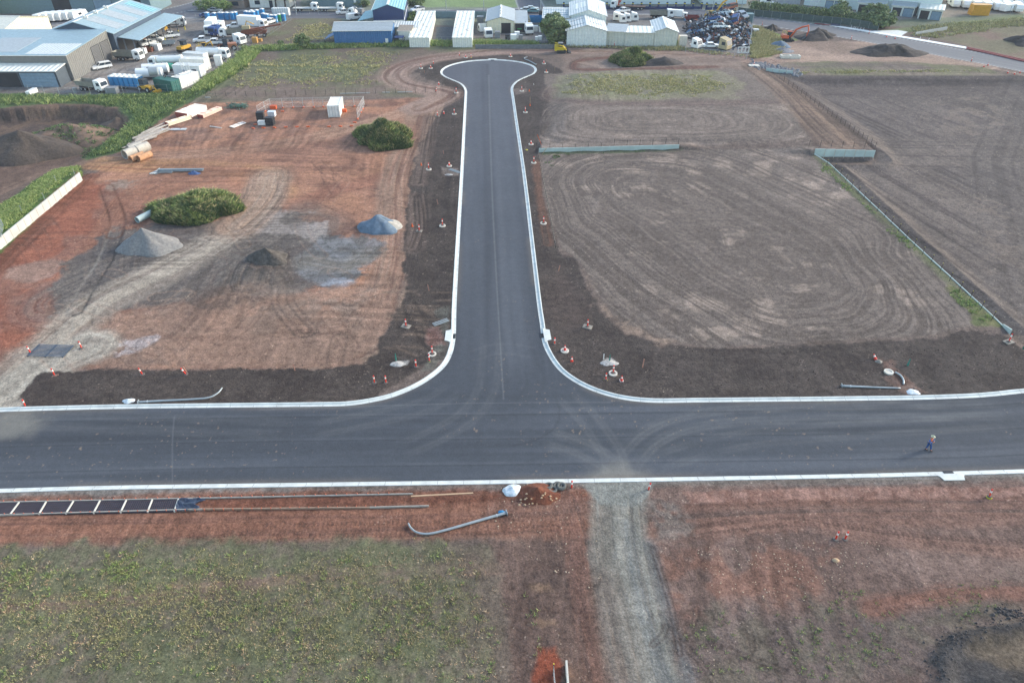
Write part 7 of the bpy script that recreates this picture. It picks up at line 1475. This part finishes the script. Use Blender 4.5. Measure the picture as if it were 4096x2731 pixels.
for px, py, w in [(125, 26, 'white truck body before the grey factory, left'), (170, 24, 'tall white truck body before the grey factory'), (375, 22, 'white crate stack before the grey factory, left one'), (465, 22, 'white crate stack before the grey factory, right one'), (250, 22, 'dark blue crate stack before the grey factory')]: crate(px, py, 5 if px < 200 else 4, 3, 2.2, VW if px != 250 else VBL, w, 'stack', 'stack')
cb = thing('caravan', '', 'caravan'); side(MB(), [(-3, .5), (3, .5), (3.2, 1.4), (2.7, 2.6), (-3, 2.6)], 2.3).obj('body', BEI, cb); MB().box(0, -1.17, 1.6, 1.6, .04, .7).obj('window', GLASS, cb); wheels(cb, (0,), 2.3, .33, .2); put(cb, (0, 332), (62, 330), 'cream caravan under the lean-to at the left edge')
# workshop yard whitegoods
for k, (px, py, s, w) in enumerate([(2054, 166, 1.7, 'tall white cabinet on the left at the workshop fence'), (2068, 152, 1.5, 'white cabinet second at the workshop fence'), (2082, 160, 1.2, 'pale box third at the workshop fence'), (2146, 162, .9, 'low white box at the workshop fence, left'), (2160, 161, 1.0, 'low white box at the workshop fence, right'), (2163, 128, 1.3, 'white cube beside the round tree, left'), (2142, 126, 1.4, 'white covered cube in the workshop yard'), (1990, 152, 1.6, 'grey machine box near the tipped cab'), (2030, 160, 1.3, 'dark faced box with round fan'), (2178, 150, 1.2, 'grey crate under the round tree'), (1922, 96, 2.0, 'grey machine box at the left fence of the workshop yard'), (2170, 78, 2.4, 'dark stacked machinery beside the blue skip')]): crate(px, py, s, s, s*1.1, [VW, VW, VG, VW, VW, VW, TRIM, VG, BLK, VG, VG, BLK][k], w)
o = MB().box(0, 0, .55, 26, .2, 1.1).obj('boundary_wall', M('dark_block', (128, 134, 140), .9, var=.25)); o.location = (2.5, 207.4, 0); tag(o, 'low dark block wall along the front of the workshop yard', 'wall')
# scrap yard
b1 = MB(); b2 = MB(); b3 = MB(); b4 = MB(); rs = random.Random(9)
for k in range(2600):
    u, v = rs.gauss(0, .42), rs.gauss(0, .42); px = 2890+u*190; py = 128+v*62+(.12*(px-2890))
    if not (2735 < px < 3000 and 66 < py < 208): continue
    if py > 185 and px < 2900: continue
    p = G(px, py); d = math.hypot((px-2890)/130, (py-118)/60); hh = max(0, 1-d)*5.0
    bb = rs.choice([b1, b1, b1, b1, b1, b2, b3, b4]); s = rs.uniform(.2, 1.0)**1.6+.15
    bb.box(p.x, p.y, p.z+hh*rs.uniform(.75, 1.05)+.2, s*rs.uniform(.8, 2.2), s*rs.uniform(.3, 1), s*rs.uniform(.1, .5), rs.uniform(0, 3.1), rs.uniform(-.8, .8), rs.uniform(-.8, .8))
for bb, nm, mt in ((b1, 'dark_scrap', M('scrap_dark', (66, 66, 70), .7, var=.4)), (b2, 'blue_scrap', M('scrap_blue', (92, 132, 170), .6, var=.3)), (b3, 'pale_scrap', M('scrap_pale', (196, 204, 210), .6, var=.3)), (b4, 'rusty_scrap', M('scrap_rust', (140, 84, 70), .8, var=.3))):
    tag(bb.obj(nm, mt), {'dark_scrap': 'dark crushed scrap metal heap beside the cream sheds', 'blue_scrap': 'blue scrap pieces through the scrap heap', 'pale_scrap': 'pale sheet scrap pieces through the heap', 'rusty_scrap': 'rusty scrap pieces through the heap'}[nm], 'scrap', kind='stuff')
blob('scrap_mound', 2890, 122, 9.5, 12, 4.2, M('scrap_dark'), 'dark mass of compacted scrap under the loose pieces', 'scrap', 60, 30, 8, .3)
for k, (px, py, z, tl, mt, w) in enumerate([(2890, 120, 4.2, .3, SILV, 'silver crushed car body near the top of the scrap heap'), (2935, 130, 3.6, -.3, VBL, 'blue crushed car body right on the scrap heap'), (2962, 108, 3, .2, SILV, 'white crushed car body at the right of the heap'), (2880, 148, 2.2, -.2, VW, 'white crushed car on the heap front'), (2850, 128, 3, .4, VBL, 'dark blue crushed car left on the heap'), (2910, 100, 4.5, .1, RUST, 'rusty crushed car at the heap back'), (2842, 192, 0, 0, VW, 'white wrecked wagon in the scrap yard front row')]):
    o = dup(pw if k % 2 else ps, G(px, py)+Vector((0, 0, z)), rng.uniform(0, 6) if k < 6 else 0, w, tilt=(tl, tl*.7)); o['group'] = 'wrecked cars in the scrap yard'; o.name = 'wrecked_car'; o['category'] = 'wrecked car'
    for c in o.children:
        if c.name.startswith(('body', 'roof')): c.data = c.data.copy(); c.data.materials[0] = mt
for k, (x0, x1, y_) in enumerate([(2864, 2900, 82), (2902, 2945, 84), (2948, 2992, 88)]): put(CB_ if 'CB_' in globals() else (CB_ := container(6.06, CBL)), (x0, y_), (x1, y_+1), f'blue grey container behind the scrap heap, {names[k]} of three', 'containers behind the scrap heap')
put(cabshell(BEI), (2884, 196), (2912, 202), 'beige upright bus front in the scrap yard', sc=1.2); binbox(2764, 80, 4.5, 2.4, 1.3, M('skip_red', (150, 60, 56), .7), 'dull red skip left of the scrap heap')
put(TP, (2622, 74), (2668, 74), 'dark tipper truck behind the right cream shed'); put(BX, (2680, 72), (2738, 76), 'box truck behind the right cream shed', sc=.7)
t = thing('window_frame', 'white frame with three openings leaning in the scrap yard corner', 'frame', G(2972, 214)); 
for x in (-1.5, -.5, .5, 1.5): MB().box(x, 0, .9, .16, .16, 1.5).obj('upright', TRIM, t)
for z in (.2, 1.6): MB().box(0, 0, z, 3.15, .18, .16).obj('bar', TRIM, t)
crate(2728, 182, 2.2, 1.8, 2.6, CONC, 'pale concrete box at the end of the cream sheds'); crate(2690, 186, 2.6, 1.2, 1.6, M('mossy', (120, 140, 90), .9, var=.3), 'overgrown green box at the end of the cream sheds'); crate(3022, 130, 1.6, 1.2, .9, TRIM, 'pink and white pallet in the long grass')
crate(2500, 180, 1.6, .8, 1.0, M('mossy'), 'small dark crate against the cream shed wall')
# ---------------------------------------------------------------- goods in the red yard
def temp_fence(label, pts, feet=True):
    P = [G(*p) for p in pts]; t = thing('temporary_fence', label, 'fence', P[0]); o = P[0]; MSH = M('mesh_wire', (196, 200, 204), .5)
    for k in range(len(P)-1):
        a, c = P[k]-o, P[k+1]-o; d = c-a; rz = math.atan2(d.y, d.x); m_ = (a+c)/2; L = d.length-.06; b = MB()
        ex = Vector((math.cos(rz), math.sin(rz), 0))
        for s in (-L/2, L/2): q = m_+ex*s; b.cyl((q.x, q.y, .1), (q.x, q.y, 2.1), .03, n=5)
        for z in (.15, 1.1, 2.1): p_, q = m_-ex*L/2, m_+ex*L/2; b.cyl((p_.x, p_.y, z), (q.x, q.y, z), .025, n=4)
        for j in range(1, 12): q = m_+ex*(-L/2+L*j/12); b.cyl((q.x, q.y, .15), (q.x, q.y, 2.1), .008, n=3, cap=False)
        for j in range(1, 9): p_, q = m_-ex*L/2, m_+ex*L/2; b.cyl((p_.x, p_.y, .15+j*.22), (q.x, q.y, .15+j*.22), .006, n=3, cap=False)
        b.obj('panel', MSH, t)
    for p in P: q = p-o; MB().box(q.x, q.y, .09, .28, .7, .18).obj('foot', ORG, t)
    return t
BK = [(1085, 434), (1132, 432), (1173, 431), (1214, 430), (1255, 429), (1294, 428), (1335, 427), (1378, 426), (1418, 426), (1459, 424)]
temp_fence('temporary mesh fence panels along the back of the white container', BK); temp_fence('temporary mesh fence panels at the left end, running towards the camera', [(1085, 434), (1062, 446), (1034, 463)]); temp_fence('temporary mesh fence panels right of the white container', [(1459, 424), (1452, 437), (1444, 451), (1431, 477)])
fo = MB().box(0, 0, .09, .7, .28, .18).obj('fence_foot', ORG); sc2 = [(1012, 514), (1054, 513), (1098, 512), (1143, 510), (1188, 509), (1232, 508), (1316, 508), (1362, 507), (1406, 505), (1419, 491), (1022, 499), (1130, 447), (1085, 447)]
for k, (px, py) in enumerate(sc2):
    o = fo if k == 0 else fo.copy()
    if k: scn.collection.objects.link(o)
    o.location = G(px, py); o.rotation_euler.z = rng.uniform(-.5, .5)
    tag(o, f'loose orange fence foot on red dirt, {names[k]} of the loose feet', 'fence foot', 'loose orange fence feet')
crate(1095, 436, 1.3, 1.0, .7, ORG, 'heap of orange feet stacked inside the fence corner', 'stack', 'stack'); crate(1378, 448, .9, .7, .6, ORG, 'orange block beside the white container', 'block', 'block')
t = thing('pallet_stack', 'tall stack of black plastic crates beside the fence end', 'crate stack', G(1046, 488), .1)
for k in range(6): MB().box((k % 2)*.05, 0, .2+k*.36, 1.5, 1.3, .32).obj('crate', BLK, t)
t = thing('pallet_stack', 'double stack of black crates nearest the camera in the red yard', 'crate stack', G(1090, 500), -.1)
for k in range(5): MB().box(-.4+(k % 2)*.06, 0, .2+k*.32, 1.7, 1.3, .28).obj('crate', BLK, t)
crate(1050, 498, 1.6, 1.0, .7, TRIM, 'white block pallet in front of the black crates'); crate(1090, 470, 1.5, 1.2, 1.0, WRAP, 'white wrapped load on a pallet behind the black crates', z=.3)
def bundle(label, px0, px1, py0, n, rows, r, L, ang, mt, endmt=None, name='pipe_bundle', straps=3, z=0):
    c = G((px0+px1)/2, py0); t = thing(name, label, 'pipe stack', (c.x, c.y, c.z+z), ang)
    for q in range(rows):
        for k in range(n):
            y_ = (k-(n-1)/2)*2*r+(r if q % 2 else 0)*.0; o = MB().cyl((-L/2, y_, r+q*1.85*r), (L/2, y_, r+q*1.85*r), r*.86, n=8, hollow=r*.15).obj('pipe', mt, t)
    w = n*2*r+.04; h = rows*1.85*r+.1; b = MB()
    for k in range(straps):
        x = -L/2+(k+.5)*L/straps; MB().box(x, 0, h+.02, .08, w, .05).obj('strap', RUST, t)
    for s in (-1, 1):
        if endmt: MB().box(s*(L/2+.01), 0, h/2-.03, .03, w*.98, h*.86).obj('red_end', endmt, t)
    return t
PR = M('red_pipe_end', (164, 74, 60), .7, var=.3, scale=8); PVC2 = M('pvc_white', (240, 234, 228), .45)
bundle('large stack of white pipes with red ends at the back of the red yard', 738, 800, 456, 13, 5, .13, 6.0, R(68), PVC2, PR); bundle('lower stack of pinkish pipes beside the large white stack', 822, 862, 456, 6, 3, .13, 6.0, R(68), M('pvc_pink', (236, 206, 192), .5), PR)
bundle('narrow stack of cream pipes near the grass bank', 690, 742, 490, 4, 3, .15, 5.6, R(55), M('pvc_cream', (240, 226, 204), .5), PR); bundle('flat bundle of long pale pipes below the cream stack', 640, 731, 520, 4, 1, .12, 6.2, R(2), TRIM)
bundle('small loose bundle of white pipes in the red yard', 932, 972, 502, 5, 1, .14, 3.4, R(60), PVC2, None)
o = MB().cyl((-1.5, 0, .1), (1.5, 0, .1), .1, n=8, hollow=.02).obj('pipe', PVC2); o.location = G(864, 511); o.rotation_euler.z = R(-20); tag(o, 'single pale pipe lying in the red yard', 'pipe')
rr2 = random.Random(3)
for k in range(30):                 # long steel pipes heaped beside the culverts
    u = rr2.random(); px = 566+u*66+rr2.uniform(-8, 8); py = 572-u*46+rr2.uniform(-10, 12); L = rr2.uniform(5, 7.5); a = R(rr2.uniform(50, 72)); p = G(px, py)
    t = MB().cyl((-L/2, 0, 0), (L/2, 0, 0), .11, n=6, hollow=.015).obj('steel_pipe', M('pipe_grey', (176, 172, 168), .6, var=.15)); t.location = (p.x, p.y, p.z+.1+rr2.uniform(0, .45)); t.rotation_euler = (0, rr2.uniform(-.03, .03), a)
    tag(t, 'long grey steel pipe in the loose heap beside the concrete culvert pipes', 'pipe', 'steel pipes heaped beside the culverts')
CP_ = M('culvert_concrete', (196, 192, 184), .85, var=.2, scale=1.5); CPR = M('culvert_stained', (212, 164, 126), .85, var=.25, scale=1.5)
for px, py, r, L, mt, w in [(527, 634, .88, 2.6, CP_, 'wide concrete culvert pipe, front left of five'), (545, 614, .82, 2.8, CP_, 'wide concrete culvert pipe, back left of five'), (574, 617, .9, 2.7, CP_, 'wide concrete culvert pipe, back right of five'), (551, 645, .6, 2.8, CPR, 'orange stained concrete culvert pipe, middle front of five'), (582, 643, .6, 2.8, CPR, 'cream concrete culvert pipe, front right of five')]:
    o = MB().cyl((0, -L/2, r), (0, L/2, r), r, n=24, hollow=.12).obj('culvert_pipe', mt); o.location = G(px, py-6); o.rotation_euler.z = R(-28); tag(o, w, 'culvert pipe', 'concrete culvert pipes')
o = MB().cyl((0, -2.6, .5), (0, 2.6, .5), .5, n=20, hollow=.07).obj('culvert_pipe', CB); o.location = G(604, 865); o.rotation_euler.z = R(-24); tag(o, 'pale grey pipe lying beside the wide grassy mound', 'culvert pipe')
for k in range(3):
    for j in range(2):
        L = 8.0; p = G(722+j*3, 688+k*1.5); o = MB().cyl((-L/2, 0, 0), (L/2, 0, 0), .13, .08, n=8).box(-L/2, 0, 0, .05, .4, .4).obj('lamp_post', GALV); o.location = (p.x, p.y+k*.3, .18+j*.28); o.rotation_euler.z = R(2); tag(o, 'straight galvanised lamp post in the stacked bundle above the wide mound', 'lamp post', 'bundled lamp posts')
for k in range(4): o = MB().cyl((0, -1, .1), (0, 1, .1), .1, n=8).obj('pipe_length', GALV); o.location = G(616+k*8, 690); o.rotation_euler.z = R(-25); tag(o, 'short galvanised pipe in the row left of the bundled lamp posts', 'pipe', 'short pipes beside the lamp posts')
for k in range(4): t = MB().tube([(-1.3, 0, .1+k*.1), (-.6, .5, .1+k*.1), (.4, .7, .1+k*.1), (1.4, .5, .1+k*.1)], .05, 6).obj('lamp_arm_piece', GALV); t.location = G(652+k*2, 699); tag(t, 'bent lamp arm lying under the bundled posts', 'lamp arm', 'bent lamp arms')
blob('blue_fittings', 776, 694, 1.1, .7, .5, M('fitting_blue', (84, 110, 160), .5, var=.5, scale=6), 'heap of blue wrapped lamp fittings at the bundle end', 'fittings', 61)
b = MB()
for k in range(60):
    px = rr2.gauss(955, 20); py = rr2.gauss(430, 4); p = G(px, py); L = rr2.uniform(1, 2.6); b.box(p.x, p.y, .1+rr2.uniform(0, .5), L, .09, .09, rr2.uniform(0, 3.1), 0, rr2.uniform(-.2, .2))
tag(b.obj('green_posts', M('post_green', (86, 124, 108), .6, var=.3)), 'tangle of old green steel posts at the back of the red yard', 'posts', kind='stuff')
b = MB()
t = thing('rail_pack', 'three galvanised rails lying by the left kerb corner', 'rails', G(1763, 1291), R(33))
for k in range(3): MB().box(0, (k-1)*.28, .1, 2.1, .1, .1).obj('rail', GALV, t)
t = thing('rail_pack', 'two grey rails lying by the pale rubble on the left verge', 'rails', G(1820, 686), R(-38))
for k in range(3): MB().box(0, (k-1)*.25, .1, 2.6, .1, .1).obj('rail', GALV, t)
# ---------------------------------------------------------------- the person on the road
HI = M('hivis_orange', (250, 128, 86), .7); SHB = M('shirt_blue', (70, 130, 206), .8); JN = M('jeans_blue', (36, 84, 150), .8); SK = M('skin', (206, 140, 112), .6); HT_ = M('straw_hat', (196, 204, 178), .8); BOOT = M('boot', (40, 38, 44), .7)
def body(name, V, E_, rad, mt, parent=None, root=0):
    me = bpy.data.meshes.new(name); me.from_pydata(V, E_, []); o = bpy.data.objects.new(name, me); scn.collection.objects.link(o)
    s = o.modifiers.new('skin', 'SKIN'); s.use_smooth_shade = True
    for k, v in enumerate(me.skin_vertices[0].data): v.radius = (rad[k], rad[k]) if not isinstance(rad[k], tuple) else rad[k]; v.use_root = (k == root)
    u = o.modifiers.new('sub', 'SUBSURF'); u.levels = u.render_levels = 1; me.materials.append(mt)
    if parent: o.parent = parent
    return o
pp = G(3706, 1796); person = thing('person', 'person in orange vest, jeans and wide hat walking on the road, arms folded', 'person', (pp.x, pp.y, 0), R(25)); person.scale = (1.06,)*3
# one body, joints from the feet up; y negative is forward
V = [(0, 0, .95), (0, 0, 1.12), (0, -.01, 1.32), (0, 0, 1.44), (0, -.02, 1.52), (0, -.03, 1.64), (-.09, 0, .9), (-.1, -.02, .5), (-.1, .03, .1), (-.1, -.10, .05), (.09, 0, .9), (.1, -.2, .52), (.11, -.32, .14), (.11, -.46, .1), (-.19, 0, 1.40), (-.27, -.06, 1.14), (-.08, -.27, 1.14), (.0, -.29, 1.16), (.19, 0, 1.40), (.27, -.06, 1.14), (.08, -.28, 1.2), (.0, -.3, 1.22)]
E_ = [(0, 1), (1, 2), (2, 3), (3, 4), (4, 5), (0, 6), (6, 7), (7, 8), (8, 9), (0, 10), (10, 11), (11, 12), (12, 13), (3, 14), (14, 15), (15, 16), (16, 17), (3, 18), (18, 19), (19, 20), (20, 21)]
rd = [(.15, .11), (.14, .1), (.16, .11), (.12, .09), .055, .085, .095, .065, .045, .045, .095, .065, .045, .045, .065, .048, .038, .03, .065, .048, .038, .03]
body('body', V, E_, rd, SK, person)
body('jeans', [(0, 0, .98), (-.09, 0, .9), (-.1, -.02, .5), (-.1, .03, .13), (.09, 0, .9), (.1, -.2, .52), (.11, -.32, .18)], [(0, 1), (1, 2), (2, 3), (0, 4), (4, 5), (5, 6)], [(.175, .13), .115, .088, .07, .115, .088, .07], JN, person)
body('vest', [(0, 0, .98), (0, 0, 1.12), (0, -.01, 1.32), (0, 0, 1.42)], [(0, 1), (1, 2), (2, 3)], [(.19, .14), (.185, .135), (.205, .145), (.15, .11)], HI, person)
body('sleeve', [(-.19, 0, 1.40), (-.27, -.06, 1.14), (-.1, -.26, 1.14)], [(0, 1), (1, 2)], [.08, .062, .05], SHB, person); body('sleeve', [(.19, 0, 1.40), (.27, -.06, 1.14), (.1, -.27, 1.2)], [(0, 1), (1, 2)], [.08, .062, .05], SHB, person)
for x, y_, z in ((-.1, -.03, .0), (.11, -.37, .05)): MB().box(x, y_-.03, z+.05, .1, .28, .1, taper=.8).obj('boot', BOOT, person)
MB().cyl((0, -.03, 1.70), (0, -.03, 1.715), .2, .18, 20).dome((0, -.03, 1.71), .12, .13, .12, 14, 5).obj('hat', HT_, person)
MB().dome((0, -.125, 1.635), .018, .03, .02, 6, 3, True).dome((-.032, -.11, 1.66), .01, .008, .008, 6, 2, True).dome((.032, -.11, 1.66), .01, .008, .008, 6, 2, True).obj('face', M('face', (180, 110, 90), .6), person)['kind'] = 'stuff'
for s, z in ((1, 1.16), (-1, 1.22)):
    b = MB()
    for k in range(4): b.tube([(s*.0, -.29-.0, z+.03-.02*k), (s*.05, -.31, z+.03-.02*k), (s*(.085+.01*(k % 2)), -.30, z+.025-.02*k)], .009, 5, .8)
    b.tube([(0, -.3, z+.03), (s*.02, -.33, z+.06), (s*.04, -.33, z+.08)], .01, 5).obj('hand', SK, person)

# light summer haze over the whole site
hz = MB().span(-1500, 1500, -300, 2600, -6, 58).obj('haze', bpy.data.materials.new('haze')); hz['kind'] = 'stuff'
m = hz.data.materials[0]; m.use_nodes = True; m.node_tree.nodes.clear(); ou = m.node_tree.nodes.new('ShaderNodeOutputMaterial'); pv = m.node_tree.nodes.new('ShaderNodeVolumePrincipled')
pv.inputs['Color'].default_value = (.86, .92, 1, 1); pv.inputs['Density'].default_value = .00016; m.node_tree.links.new(pv.outputs[0], ou.inputs['Volume'])
